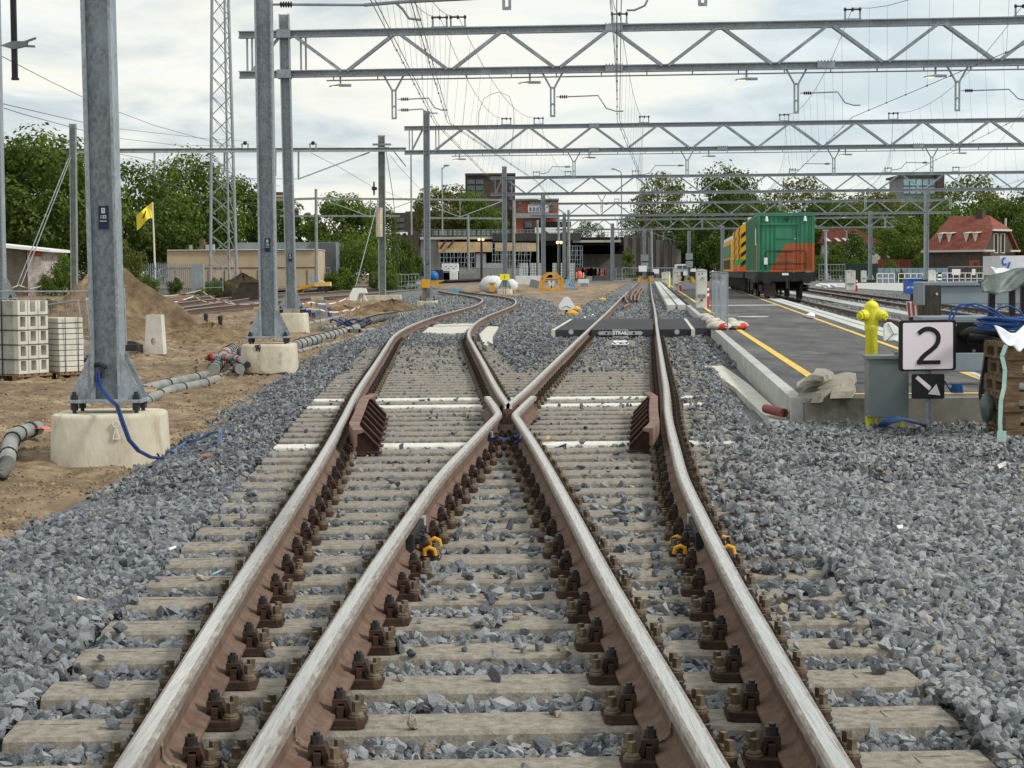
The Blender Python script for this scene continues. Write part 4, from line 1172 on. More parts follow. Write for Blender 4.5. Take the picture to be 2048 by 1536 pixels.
# sand heaps
def heap(name, px, d, w, h, label, m, seed=1, dep=1.0, zb=-.3, skew=0, pw=1.0, cat='heap'):
    c = Vector(((px - 1024) * d / FPX, d, zb))
    nr, na = 44, 96
    rr = random.Random(seed); ph = [rr.uniform(0, 6.28) for _ in range(8)]
    vs, fs = [], []
    for i in range(nr + 1):
        u = i / nr
        for j in range(na):
            a = 2 * math.pi * j / na
            wob = 1 + .13 * math.sin(3 * a + ph[0]) + .07 * math.sin(7 * a + ph[1])
            x, y = u * w * wob * math.cos(a), u * w * dep * wob * math.sin(a)
            z = h * (max(0, 1 - u) ** pw) * (1 + .07 * math.sin(9 * a + ph[2] + u * 6)) + .04 * math.sin(x * 5 + ph[3]) * math.sin(y * 4 + ph[4]) * (1 if u < .97 else 0) + rr.uniform(-.035, .035) + h * .05 * math.sin(x * 2.3 + ph[5]) * math.sin(y * 2.9 + ph[6]) + .03 * math.sin(x * 9 + ph[7]) * math.sin(y * 8)
            vs.append((c.x + x + skew * (1 - u), c.y + y, c.z + (z if i < nr else -.1)))
    for i in range(nr):
        for j in range(na): fs.append((i * na + j, (i + 1) * na + j, (i + 1) * na + (j + 1) % na, i * na + (j + 1) % na))
    b = MB(); b.add(vs, fs)
    return tag(b.build(name, m, smooth=True), label, cat)
M_heap = mat('heap_sand', (148, 126, 100), (102, 86, 69), sc=2.2, rough=0.95, bump=3, bsc=8, det=9, c3=(170, 150, 120), sc3=.8, spec=.1)
heap('sand_heap', 222, 56, 3.2, 2.1, 'tall pointed heap of brown sand behind the near mast', M_heap, 3, .8, pw=1.15)
heap('earth_heap', 95, 50, 3.6, 1.05, 'broad low heap of dark earth behind the slab stack', M_earth, 4, .9, pw=.8)
heap('earth_heap', 10, 56, 2.6, 1.0, 'low dark earth heap at the left picture edge', M_earth, 9, .9, pw=.8)
heap('earth_heap', 425, 49, 1.9, .42, 'small loose sand heap in front of the two black stubs', M_heap, 5, .8, zb=-.25)
heap('earth_heap', 785, 84, 1.7, .5, 'grassy brown earth heap beside the second gantry mast base', M_earth, 6, .8, zb=-.2)
M_compost = mat('compost', (70, 58, 42), (44, 40, 28), sc=4, rough=1, bump=3, bsc=8, c3=(84, 76, 48), sc3=2)
heap('compost_heap', 488, 128, 2.1, 1.55, 'round dark heap of dead branches in front of the flat beige building', M_compost, 7, .8, zb=-.1, pw=.6)
heap('earth_heap', 690, 78, 1.8, .4, 'flat pale sand heap behind the blue tangled cable', M_heap, 8, .7, zb=-.25)
heap('earth_heap', 1000, 150, 2.2, .9, 'grey earth heap behind the yellow sign board', M_earth, 12, .6, zb=-.2)
# concrete element with an oval hole
base = grnd(308, 709)
t = MB()
w0, w1, h = .20, .155, .83
outl = lambda a: (w0 * 1, 0)
N_ = 32
front, hole = [], []
cz = .27
ANG = sorted([2 * math.pi * j / 28 for j in range(28)] + [math.atan2(z_ - cz, x_) % (2 * math.pi) for x_, z_ in ((w0, 0), (-w0, 0), (w1, h), (-w1, h))])
for a in ANG:
    ca, sa = math.cos(a), math.sin(a)
    best = 9
    for z_lim in (0, h):
        if sa * (z_lim - cz) > 1e-6:
            best = min(best, (z_lim - cz) / sa)
    # slanted sides: x = w0 + (w1 - w0) z / h
    k = (w1 - w0) / h
    if abs(ca) > 1e-6:
        dn = abs(ca) - k * sa
        if dn > 1e-6: best = min(best, (w0 + k * cz) / dn)
    front.append((ca * best, cz + sa * best)); hole.append((.055 * ca, cz + .078 * sa))
fr = [base + Vector((x, 0, z)) for x, z in front]; hl = [base + Vector((x - .01, 0, z)) for x, z in hole]
bk = [p + Vector((.03, .22, 0)) for p in fr]; hb = [p + Vector((.0, .2, 0)) for p in hl]
vs = fr + hl + bk + hb
fs = []
for j in range(N_):
    k = (j + 1) % N_
    fs += [(j, k, N_ + k, N_ + j), (2 * N_ + j, 2 * N_ + k, k, j), (N_ + j, N_ + k, 3 * N_ + k, 3 * N_ + j), (2 * N_ + k, 2 * N_ + j, 3 * N_ + j, 3 * N_ + k)]
t.add(vs, fs)
tag(t.build('holed_concrete_element', M_clight), 'upright pale concrete element with an oval hole standing in the sand', 'concrete element')
for px, y0, y1, lab in ((412, 631, 661, 'black ribbed pipe stub in the sand, left one of two'), (441, 635, 671, 'black ribbed pipe stub in the sand, right one of two')):
    g = grnd(px, y1 - 4); hh = (y1 - y0) * g.y / FPX
    b = MB(); n = 7; prof = [(.055, -.1)]
    for i in range(n): prof += [(.055, hh * .75 * i / n), (.068, hh * .75 * (i + .5) / n)]
    prof += [(.06, hh * .75), (.075, hh * .76), (.075, hh * .93), (.05, hh)]
    b.lathe(g, prof, 12); tag(b.build('pipe_stub', M_black, smooth=False), lab, 'pipe')
# pipes on the ground
def pipe(label, pts, r, step=.75, sink=.6, m=None, dz=0.0, ring=True, name='grey_pipe', tape=()):
    P = []
    for q in pts:
        p = grnd(q[0], q[1]); p.z += r * sink + dz + (q[2] if len(q) > 2 else 0); P.append(p)
    t = thing(name, label, 'pipe', P[0])
    b = MB(); b.tube(P, r, 12); b.build('pipe_body', m or M_pipe, t, smooth=True)
    if ring:
        for a, c in zip(P[:-1], P[1:]):
            l = (c - a).length; n = max(1, int(l / step)); d = (c - a).normalized()
            for i in range(n):
                q = a + d * (l * (i + .35) / n)
                b = MB(); b.tube([q - d * .02, q + d * .02], r * 1.16, 12); b.build('pipe_collar', M_ring, t)
    for f in tape:
        i = int(f * (len(P) - 1.001)); q = P[i].lerp(P[i + 1], f * (len(P) - 1) - i); d = (P[i + 1] - P[i]).normalized()
        b = MB(); b.tube([q - d * .06, q + d * .06], r * 1.1, 12); b.build('warning_tape', M_red, t)
pipe('upper of two long grey pipes running from the near mast to the red-banded heap', [(262, 792), (315, 778), (370, 766), (428, 752)], .075, 1.1)
pipe('lower of two long grey pipes, bent, running along the gravel edge', [(288, 812), (306, 800), (345, 784), (400, 774), (452, 757), (470, 742)], .065, .9)
pipe('thick grey pipe standing out of the heap left of the square white base', [(428, 758), (440, 742), (452, 722), (466, 712)], .10, .9, dz=.10, tape=(.55, .8))
pipe('thinner grey pipe beside it wrapped in red and white tape', [(480, 752), (470, 738), (466, 724), (470, 713)], .08, .8, dz=.06, tape=(.3, .6))
pipe('short dark pipe leaning against the square white base', [(480, 715), (486, 735), (496, 748)], .05, .8, dz=.12, m=M_ring)
pipe('grey pipe with bright red sleeves lying across the other pipes', [(412, 741), (440, 741), (470, 742), (486, 749)], .055, .8, dz=.2, tape=(.12, .5, .92))
pipe('elbow of grey pipe lying at the left picture edge', [(-8, 975), (14, 948), (22, 905), (30, 889), (52, 880), (76, 874)], .075, 1.0, dz=.05)
pipe('fat grey pipe with black collars behind the square white base', [(590, 698), (640, 683), (692, 668), (714, 662)], .12, 1.0)
pipe('thin grey pipe lying just in front of the fat one', [(594, 708), (650, 694), (690, 686), (726, 672)], .06, 1.2, tape=(.7, .9))
pipe('dark grey pipe in front of the third mast base', [(505, 652), (560, 652), (610, 650)], .10, 1.4, m=mat('dark_pipe', (84, 86, 88), (66, 68, 70), sc=3, rough=.6))
pipe('grey pipe pointing up right from the pipe tangle', [(612, 652), (650, 644), (690, 633)], .08, .9)
pipe('grey pipe end lying below the blue cable tangle', [(640, 660), (668, 658), (690, 650)], .08, .9)
pipe('ribbed grey pipe with many rings along the ballast shoulder', [(712, 660), (735, 648), (758, 641), (790, 636), (832, 630)], .13, .5)
pipe('pipe end with pink tape beside the second gantry mast base', [(834, 629), (850, 625), (868, 618)], .12, .9, tape=(.8,))
pipe('thin grey pipe running out over the gravel from the tangle', [(690, 665), (720, 665), (748, 662)], .06, 2)
b = MB()
for i in range(9):
    a = RND.uniform(0, 6.28); g = grnd(628, 634) + Vector((RND.uniform(-.25, .25), RND.uniform(-.2, .2), .1))
    b.tube([g + Vector((.45 * math.cos(a + q), .45 * math.sin(a + q), .16 * math.sin(q * 2.2 + i) + .1)) for q in np.linspace(0, 4.5, 14)], .028, 5)
tag(b.build('cable_tangle', M_blue), 'tangle of dark blue cable in front of the grey box', 'cable')
b = MB()
for i in range(4):
    a = RND.uniform(0, 6.28); g = grnd(700, 658) + Vector((RND.uniform(-.3, .3), 0, .1))
    b.tube([g + Vector((.4 * math.cos(a + q), .3 * math.sin(a + q), .1 * math.sin(q * 2 + i) + .1)) for q in np.linspace(0, 4, 12)], .03, 5)
tag(b.build('cable_tangle', M_blue), 'small heap of blue cable among the grey pipes', 'cable')
b = MB(); b.tube([grnd(x, y) + Vector((0, 0, .03)) for x, y in ((490, 752), (540, 754), (580, 748), (600, 738))], .02, 5)
tag(b.build('black_cable', M_black), 'black cable trailing over the sand to the gravel', 'cable')
# boxes
def boxat(name, label, cat, x0, x1, y0, y1, d, dep, m, rz=0.0, bevel=0, group=None):
    a, c = atd(x0, y1, d), atd(x1, y0, d)
    b = MB(); b.box(((a.x + c.x) / 2, d + dep / 2, (a.z + c.z) / 2), (c.x - a.x, dep, c.z - a.z), rz)
    return tag(b.build(name, m, bevel=bevel), label, cat, group)
boxat('utility_box', 'dark grey box standing in the sand behind the blue cable tangle', 'box', 631, 652, 600, 637, 68, .5, M_galv2)
M_brick = mat('pale_brick', (196, 178, 150), (170, 150, 122), sc=7, rough=.9)
b = MB()
for x0, x1, y0, y1 in ((622, 631, 593, 625), (610, 624, 603, 612), (631, 645, 593, 600)):
    a, c = atd(x0, y1, 69), atd(x1, y0, 69); b.bx(a.x, c.x, 69, 69.3, a.z, c.z)
tag(b.build('brick_pier', M_brick), 'small broken pier of pale brick behind the grey box', 'pier')
# barrier tapes
M_tapew = mat('tape_white', (240, 232, 222), rough=.6)
def tape(label, pts, w=.038):
    t = thing('barrier_tape', label, 'tape', atd(*pts[0]))
    P = [atd(*q) for q in pts]; b1 = MB(); s = 0
    for a, c in zip(P[:-1], P[1:]):
        l = (c - a).length; n = max(2, int(l / .35))
        for i in range(n):
            sag = lambda u: Vector((0, 0, -.18 * 4 * u * (1 - u) * min(1, l / 5)))
            p, q = a.lerp(c, i / n) + sag(i / n), a.lerp(c, (i + 1) / n) + sag((i + 1) / n)
            b1.bar(p, q, .006, w, 0 if s % 3 else 1); s += 1
    b1.build('striped_ribbon', [M_tapew, mat('tape_red', (204, 112, 98), rough=.7)], t)
    for q in P:
        b = MB(); b.tube([q + Vector((0, 0, .1)), Vector((q.x, q.y, -.3))], .012, 5); b.build('stake', M_wood, t)
tape('red and white tape over the old track, upper strand by the sand heap', [(312, 592, 98), (402, 580, 98), (455, 600, 94), (518, 614, 90)])
tape('red and white tape strand low beside the sand heap', [(322, 606, 86), (388, 592, 88), (440, 602, 84), (520, 606, 82)])
tape('red and white tape tied between the third mast and the brick pier', [(586, 602, 64), (622, 604, 66), (698, 594, 70)])
tape('red and white tape hanging slack in front of the grey box', [(584, 612, 60), (640, 619, 60), (694, 620, 62), (714, 612, 64), (719, 612, 66)])
tape('red and white tape by the shed at the foot of the guy wires', [(14, 578, 92), (38, 570, 92), (60, 577, 92), (82, 572, 92)])
# white and yellow equipment
t = thing('white_barrier', 'white slanted barrier block with legs on the old track', 'barrier', atd(716, 600, 104))
b = MB(); b.poly([atd(x, y, 104) for x, y in ((694, 600), (706, 576), (722, 576), (712, 602))], (0, .7, 0)); b.build('slanted_panel', M_sign, t)
b = MB(); b.poly([atd(x, y, 104.2) for x, y in ((715, 576), (731, 577), (734, 586), (718, 586))], (0, .5, 0)); b.bar(atd(726, 586, 104.3), atd(734, 602, 104.3), .08); b.bar(atd(722, 586, 104.6), atd(722, 603, 104.6), .08); b.build('rear_leg', M_sign, t)
t = thing('rail_trolley', 'low yellow rail trolley with a raised ramp on the old track', 'trolley', atd(625, 580, 116))
M_yelpaint = mat('yellow_paint', (226, 170, 40), (206, 146, 30), sc=3, rough=.5)
b = MB(); b.poly([atd(x, y, 116) for x, y in ((584, 577), (628, 567), (629, 572), (586, 583))], (0, 1.4, 0)); b.build('ramp', M_yelpaint, t)
b = MB(); b.poly([atd(x, y, 116) for x, y in ((629, 565), (658, 564), (659, 572), (629, 573))], (0, 1.4, 0)); b.poly([atd(x, y, 116.3) for x, y in ((636, 565), (640, 561), (646, 563), (648, 565))], (0, .8, 0)); b.build('deck', mat('cream_yellow', (240, 206, 130), rough=.6), t)
for px in (600, 640, 652):
    b = MB(); b.lathe(atd(px, 579, 116.1), [(.16, 0), (.16, .12)], 12, axis='Y'); b.build('wheel', M_dark, t)
b = MB()
for x0, x1 in ((621, 624), (633, 636)): b.bar(atd(x0, 552, 121), atd(x1, 566, 121), .14, .06)
tag(b.build('blue_beam', mat('sky_blue', (120, 160, 206), rough=.6)), 'two pale blue beams leaning behind the yellow trolley', 'beam')
t = thing('point_machine', 'yellow box on a wooden stake beside the second gantry mast', 'box', atd(848, 600, 88))
a = atd(843, 578, 88); c = atd(864, 559, 88); b = MB(); b.bx(a.x, a.x + .36, 88, 88.35, a.z + .04, c.z); b.build('yellow_box', M_yelpaint, t, bevel=.02)
b = MB(); b.bar(atd(847, 602, 88.1), atd(847, 575, 88.1), .09); b.bar(atd(851, 603, 88.2), atd(851, 575, 88.2), .07); b.build('stake', M_wood, t)
t = thing('sign_board', 'bright yellow board on thin sticks in front of the third gantry mast', 'sign', atd(1009, 590, 128))
b = MB(); a, c = atd(1000, 560, 128), atd(1019, 548, 128); b.bx(a.x, c.x, 128, 128.04, a.z, c.z); b.box(((a.x + c.x) / 2, 127.99, (a.z + c.z) / 2), (.03, .02, .2), 0, 1); b.build('board', [mat('lemon_yellow', (246, 238, 50), rough=.5), M_dark], t)
b = MB(); b.bar(atd(1006, 590, 128.1), atd(1007, 550, 128.1), .05); b.bar(atd(1011, 590, 128.1), atd(1012, 550, 128.1), .05); b.build('stick', M_wood, t)
t = thing('grout_box', 'small yellow box with a grey lid left of the yellow sign board', 'box', atd(984, 584, 126))
b = MB(); a, c = atd(979, 583, 126), atd(989, 567, 126); b.bx(a.x, c.x, 126, 126.4, a.z, c.z); b.build('case', M_yelpaint, t); b = MB(); b.bx(a.x - .07, c.x + .07, 125.95, 126.45, c.z, c.z + .06); b.build('lid', M_galv2, t)
M_bag = mat('white_bag', (226, 226, 224), (200, 202, 202), sc=5, rough=.7, bump=.6, bsc=9)
b = MB(); b.ell(atd(985, 569, 136), (.95, .6, .62), 16, 10, jit=.16)
tag(b.build('bulk_bag', M_bag, smooth=True), 'big white bulk bag behind the yellow sign board', 'bag')
b = MB(); b.ell(atd(1022, 572, 138), (.5, .45, .5), 14, 8, jit=.16)
tag(b.build('bulk_bag', M_bag, smooth=True), 'smaller white bulk bag right of the yellow sign board', 'bag')
# small yard equipment in front of the viaduct
M_navy = mat('navy_tarp', (34, 46, 74), (24, 32, 54), sc=2, rough=.6)
M_bblue = mat('bright_blue', (40, 96, 170), rough=.5)
boxat('tank_box', 'dark navy tank box in a grey frame left of the second gantry mast', 'tank', 838, 857, 529, 553, 190, 1.2, M_navy)
b = MB(); b.ell(atd(866, 553, 182), (.55, .5, .55), 16, 10); tag(b.build('blue_barrel', M_bblue, smooth=True), 'round bright blue barrel peeping out beside the second gantry mast', 'barrel')
boxat('pallet_load', 'dark navy wrapped load right of the second gantry mast', 'load', 861, 886, 540, 560, 186, 1.2, M_navy)
for i, (x0, x1, y0, y1) in enumerate(((883, 917, 527, 543), (899, 915, 543, 560))):
    boxat('wrapped_stack', ['white wrapped stack with dark print in front of the boarded viaduct', 'lower white wrapped stack under the printed one'][i], 'stack', x0, x1, y0, y1, 188 - i, 1.3, M_bag, bevel=.05)
b = MB()
for i in range(5): b.box(atd(892 + i * 5, 533 + (i % 2) * 4, 187.9), (.2, .02, .05))
tag(b.build('print_mark', M_dark), 'dark print marks on the white wrapped stack', 'print')
b = MB(); b.bar(atd(818, 538, 186), atd(838, 570, 180), .5, .12); tag(b.build('site_ladder', M_galv2), 'grey metal chute leaning beside the navy tank box', 'chute')
boxat('blue_crate', 'left of two cyan crates between the rails of the curving track', 'crate', 897, 907, 578, 586, 150, .8, mat('cyan_crate', (90, 160, 190), rough=.6), group='cyan crates')
boxat('blue_crate', 'right of two cyan crates between the rails of the curving track', 'crate', 911, 925, 578, 585, 150, .8, MATS['cyan_crate'], group='cyan crates')
boxat('yellow_pack', 'yellow equipment box on the ground under the white stacks', 'box', 862, 884, 561, 570, 178, .9, M_yelpaint)
b = MB()
for i in range(4): b.bar(atd(880 + i * 4, 566 - i * 1.5, 170), atd(965 + i * 2, 562 - i * 1.5, 176), .25, .12)
tag(b.build('timber_pile', mat('dark_timber', (70, 62, 52), (50, 44, 38), sc=2, rough=.9)), 'low pile of dark timbers across the yard before the viaduct', 'timber')
# pale slabs between the rails of the left track
def slab(label, pts, z=.02, th=.12):
    b = MB(); P = [at(x, y, z) for x, y in pts]; b.poly([p - Vector((0, 0, th)) for p in P], (0, 0, th))
    tag(b.build('track_slab', M_clight, bevel=.008), label, 'slab')
slab('broad pale concrete slab between the rails of the left track', [(842, 667), (932, 665), (942, 652), (858, 654)])
slab('pale strip of concrete on the far edge of the broad slab', [(866, 651), (946, 650), (955, 646), (884, 646)])
slab('curved pale slab outside the right rail of the left track', [(968, 690), (986, 687), (984, 672), (997, 653), (975, 652), (958, 668)])
# old tracks on the left
M_oldbed = mat('old_ballast', (112, 100, 88), (80, 72, 64), sc=3, rough=.95, bump=1.5, bsc=9)
b = MB(); P = [at(x, y, -.12) for x, y in ((290, 634), (420, 625), (560, 608), (760, 586), (880, 577), (980, 572), (980, 566), (760, 569), (560, 577), (420, 588), (290, 600))]
b.poly([p - Vector((0, 0, .3)) for p in P], (0, 0, .3)); tag(b.build('old_track_bed', M_oldbed), kind='structure')
M_rust2 = mat('old_rail', (96, 72, 58), (70, 54, 46), sc=2, rough=.8)
def far_rail(label, pts, z=.06):
    P = [at(x, y, z) for x, y in pts]; q = []
    for a, c in zip(P[:-1], P[1:]):
        n = max(1, int((c - a).length / 4)); q += [a.lerp(c, i / n) for i in range(n)]
    q.append(P[-1]); b = MB(); sweep(b, [Vector((p.x, p.y, z - .2)) for p in q], PROF, SHINY)
    tag(b.build('rail', [M_rust2, M_railtop, M_railedge]), label, 'rail')
far_rail('old rail on the left, front one of the pair under the tapes', [(300, 629), (400, 616), (520, 604), (590, 597), (700, 589), (870, 576)])
far_rail('old rail on the left, rear one of the front track', [(300, 621), (400, 610), (520, 593), (590, 587), (700, 580), (900, 570)])
far_rail('old rail of the rear track on the left, nearer one', [(300, 611), (400, 600), (520, 588), (600, 582), (760, 573)])
far_rail('old rail of the rear track on the left, farther one', [(300, 604), (400, 594), (520, 583), (640, 576), (760, 570)])
b = MB()
for i in range(7): b.bar(atd(462 + i * 3, 598 - i * 5, 112 + i), atd(530, 596 - i * 5, 112 + i), .3, .14)
tag(b.build('sleeper_pile', MATS['dark_timber']), 'pile of old dark sleepers below the compost heap', 'pile')

b = MB(); P = [grnd(78, 876), grnd(86, 872), grnd(98, 874)]
for a, c in zip(P[:-1], P[1:]): b.bar(a + Vector((0, 0, .1)), c + Vector((0, 0, .08)), .09, .006)
tag(b.build('pink_ribbon', mat('pink_ribbon', (222, 116, 112), rough=.7)), 'short pink ribbon between the pipe elbow and the near mast base', 'ribbon')
# ================================================================ trees
def leaf_mat(name, a, b_, c):
    m = D.materials.new(name); m.use_nodes = True
    nt = m.node_tree; N, L = nt.nodes, nt.links
    N.remove(N['Principled BSDF'])
    geo = N.new('ShaderNodeNewGeometry'); no = N.new('ShaderNodeTexNoise'); no.inputs['Scale'].default_value = .45; no.inputs['Detail'].default_value = 3
    L.new(geo.outputs['Position'], no.inputs['Vector'])
    m1 = N.new('ShaderNodeMix'); m1.data_type = 'RGBA'; m1.inputs[6].default_value = (*lin(a), 1); m1.inputs[7].default_value = (*lin(b_), 1)
    r = N.new('ShaderNodeMapRange'); r.inputs[1].default_value = .38; r.inputs[2].default_value = .64; L.new(no.outputs['Fac'], r.inputs[0]); L.new(r.outputs[0], m1.inputs[0])
    m2 = N.new('ShaderNodeMix'); m2.data_type = 'RGBA'; m2.inputs[7].default_value = (*lin(c), 1); L.new(m1.outputs[2], m2.inputs[6])
    p = N.new('ShaderNodeMath'); p.operation = 'POWER'; p.inputs[1].default_value = 2.2; L.new(geo.outputs['Random Per Island'], p.inputs[0]); L.new(p.outputs[0], m2.inputs[0])
    d = N.new('ShaderNodeBsdfDiffuse'); t = N.new('ShaderNodeBsdfTranslucent'); x = N.new('ShaderNodeMixShader'); x.inputs[0].default_value = .3
    L.new(m2.outputs[2], d.inputs[0]); L.new(m2.outputs[2], t.inputs[0]); L.new(d.outputs[0], x.inputs[1]); L.new(t.outputs[0], x.inputs[2]); L.new(x.outputs[0], N['Material Output'].inputs[0])
    return m
M_leaf = [leaf_mat('leaf_dark', (56, 76, 36), (74, 94, 46), (112, 126, 64)), leaf_mat('leaf_mid', (66, 90, 38), (90, 112, 50), (128, 142, 70)), leaf_mat('leaf_olive', (78, 88, 44), (98, 104, 54), (130, 132, 74))]
M_bark = mat('bark', (84, 72, 58), (58, 50, 42), sc=6, rough=.95, bump=1)
def crown_mesh(seed, n, leaf, rx, rz, zc, blobs, hollow=.35, low=0.0):
    """leaf-sized faces gathered in clumps through an uneven crown, unit tree of height 1"""
    g = np.random.default_rng(seed)
    u = g.normal(size=(blobs, 3)); u /= np.linalg.norm(u, axis=1)[:, None]
    rad = g.uniform(hollow, 1, blobs) ** .6
    c = u * rad[:, None] * np.array([rx, rx, rz]); c[:, 2] += zc
    br = g.uniform(.16, .36, blobs) * rx * 1.25
    k = g.integers(0, blobs, n)
    d = g.normal(size=(n, 3)); d /= np.linalg.norm(d, axis=1)[:, None]
    P = c[k] + d * (br[k] * g.uniform(.35, 1.05, n) ** .5)[:, None] * np.array([1, 1, .75])
    P[:, 2] = np.maximum(P[:, 2], low + g.uniform(0, .06, n))
    a = g.normal(size=(n, 3)); a /= np.linalg.norm(a, axis=1)[:, None]
    nrm = d + .9 * a; nrm[:, 2] += .4
    nrm /= np.linalg.norm(nrm, axis=1)[:, None]
    t = np.cross(nrm, a); t /= np.linalg.norm(t, axis=1)[:, None] + 1e-9
    b = np.cross(nrm, t)
    s = leaf * g.uniform(.55, 1.5, n)[:, None]
    V = np.stack([P - t * s, P + b * s * .55, P + t * s, P - b * s * .55], 1).reshape(-1, 3)
    F = np.arange(n * 4).reshape(n, 4)
    return V, F
CROWNS = {}
def crown_data(key):
    spec = {'round': (1, 10000, .017, .42, .40, .58, 46, .35, .1), 'tall': (2, 9500, .016, .27, .46, .55, 40, .3, .06), 'loose': (3, 5200, .018, .40, .38, .60, 40, .55, .14), 'wide': (4, 11000, .017, .55, .40, .56, 60, .35, .1), 'bush': (5, 7000, .026, .62, .5, .48, 36, .2, .0), 'cone': (6, 5200, .022, .24, .52, .48, 30, .15, .02), 'hedge': (7, 13000, .02, .95, .45, .45, 70, .1, .0)}[key]
    if key not in CROWNS:
        V, F = crown_mesh(*spec)
        o = mesh_np('crown', V, F, M_leaf[1]); CROWNS[key] = o.data; D.objects.remove(o)
    return CROWNS[key]
CM = {}
def tree(kind, px, top, d, base, label, wf=1.0, leaf=0, name='broadleaf_tree', cat='tree', trunk=True, group=None):
    a = atd(px, base, d); z1 = atd(px, top, d).z
    h = (z1 - a.z) / 1.02
    t = thing(name, label, cat, a, RND.uniform(0, 6.28), group)
    me = crown_data(kind)
    k = (kind, leaf)
    if k not in CM:
        m2 = me.copy(); m2.materials.clear(); m2.materials.append(M_leaf[leaf]); CM[k] = m2
    c = D.objects.new('crown', CM[k]); COL.objects.link(c); c.parent = t; c.scale = (h * wf, h * wf, h)
    if trunk:
        b = MB(); r = h * .022
        b.tube([(0, 0, -.5), (0, 0, h * .12), (h * .01, 0, h * .32), (h * .02, .01, h * .62)], [r * 1.5, r * 1.1, r * .9, r * .3], 8)
        for i in range(5):
            an = i * 1.26 + RND.random(); q = h * (.26 + .07 * i)
            b.tube([(0, 0, q), (math.cos(an) * h * .14, math.sin(an) * h * .14, q + h * .14), (math.cos(an) * h * .25 * wf, math.sin(an) * h * .25 * wf, q + h * .22)], [r * .55, r * .35, r * .12], 6)
        b.build('trunk', M_bark, t, world=False)
    return t
tree('round', 18, 248, 150, 575, 'tallest round tree at the left picture edge', 1.0, 0)
tree('round', -75, 262, 152, 575, 'round tree just outside the left picture edge', 1.0, 1)
tree('wide', 88, 258, 158, 575, 'broad tree right of the tallest one at the left edge', .8, 1)
tree('round', 150, 300, 166, 572, 'tree rising just left of the thick near mast', .8, 0)
tree('loose', 245, 318, 172, 570, 'loose topped tree just right of the thick near mast', .9, 0)
tree('round', 300, 380, 180, 572, 'dark tree behind the yellow flag', 1.1, 0)
tree('wide', 395, 302, 190, 565, 'wide tree behind the lattice tower with thin twigs on top', .74, 1)
tree('round', 478, 335, 196, 565, 'tree between the lattice tower and the gantry masts', .8, 0)
tree('round', 345, 372, 205, 565, 'dark tree between the flag and the lattice tower', .9, 0)
tree('tall', 560, 385, 205, 565, 'dark tree behind the pair of gantry masts', 1.0, 0)
tree('tall', 618, 420, 210, 560, 'slim tree left of the ivy slope behind the thin mast', .9, 1)
tree('round', 688, 370, 200, 570, 'tall tree above the ivy slope left of the counterweight mast', .85, 1)
tree('round', 742, 392, 205, 568, 'dark tree right behind the counterweight mast', .8, 0)
tree('round', 885, 356, 330, 520, 'pale loose tree above the viaduct left of the dark tower block', .95, 2)
tree('wide', 945, 382, 330, 500, 'green tree in front of the dark tower block', .9, 1)
tree('bush', 985, 420, 325, 490, 'round green bush tree at the foot of the dark tower block', .9, 1)
tree('loose', 1175, 440, 420, 530, 'far small tree right of the orange building', 1.0, 0)
tree('loose', 1290, 420, 380, 530, 'far tree behind the right end of the viaduct ramp', 1.1, 0)
tree('loose', 1322, 342, 330, 540, 'tall airy tree right of the viaduct with sky showing through', .72, 2)
tree('wide', 1440, 330, 300, 555, 'big dark round tree behind the yellow rail vehicle', .66, 0)
tree('round', 1385, 405, 290, 550, 'dark tree left of the yellow rail vehicle', 1.0, 0)
tree('round', 1500, 385, 310, 550, 'tree behind the green container', .8, 0)
tree('loose', 1602, 350, 330, 550, 'airy tree right of the green container', .85, 2)
tree('round', 1605, 420, 290, 556, 'dense lower tree right of the green container', 1.0, 1)
tree('round', 1690, 372, 340, 550, 'olive tree behind the far red roof', .9, 2)
tree('round', 1760, 362, 330, 550, 'olive tree left of the glass building', .9, 2)
tree('wide', 1850, 388, 300, 556, 'wide dark tree in front of the glass building', .8, 1)
tree('loose', 1945, 345, 330, 550, 'tall loose tree behind the brick house chimney', .85, 2)
tree('round', 1905, 400, 310, 556, 'tree behind the red roof of the brick house', .9, 0)
tree('round', 2030, 384, 300, 560, 'dark tree at the right picture edge behind the house', .8, 0)
tree('round', 1800, 425, 272, 560, 'dense tree left of the brick house', .85, 1)
tree('bush', 1700, 455, 265, 558, 'low tree in front of the far red roof', .8, 0)
B = lambda *a, **k: tree(*a, name='bush', cat='bush', trunk=False, **k)
B('hedge', 705, 452, 172, 582, 'big ivy covered slope behind the counterweight mast', .72, 1)
B('bush', 800, 468, 176, 580, 'ivy bush at the left end of the viaduct', .62, 0)
B('bush', 675, 530, 165, 584, 'low leafy bush at the foot of the ivy slope', 1.1, 1)
B('bush', 770, 525, 168, 580, 'low bush right behind the counterweight mast', 1.0, 1)
B('bush', 130, 500, 112, 592, 'bush beside the white end of the brick shed', .62, 1)
B('bush', 95, 545, 108, 592, 'low bush at the foot of the brick shed', .8, 0)
B('bush', 195, 520, 116, 590, 'bush hidden behind the thick near mast', .8, 0)
B('bush', 258, 470, 122, 590, 'tall pale bush right of the thick near mast', .5, 2)
B('bush', 300, 545, 118, 590, 'bush growing through the palisade fence', .8, 1)
B('bush', 350, 552, 119, 588, 'dark bush in front of the palisade fence', .8, 0)
B('bush', 440, 552, 126, 588, 'bush right of the grey cabinet by the mesh gate', .7, 1)
B('hedge', 400, 572, 117, 592, 'strip of low grass and weeds before the grey cabinet', .5, 1)
B('bush', 425, 552, 140, 590, 'bush at the foot of the lattice tower', .8, 1)
B('bush', 590, 545, 160, 580, 'small bush behind the yellow trolley', .8, 1)
B('hedge', 30, 430, 165, 580, 'dark undergrowth below the trees at the left edge', .75, 0)
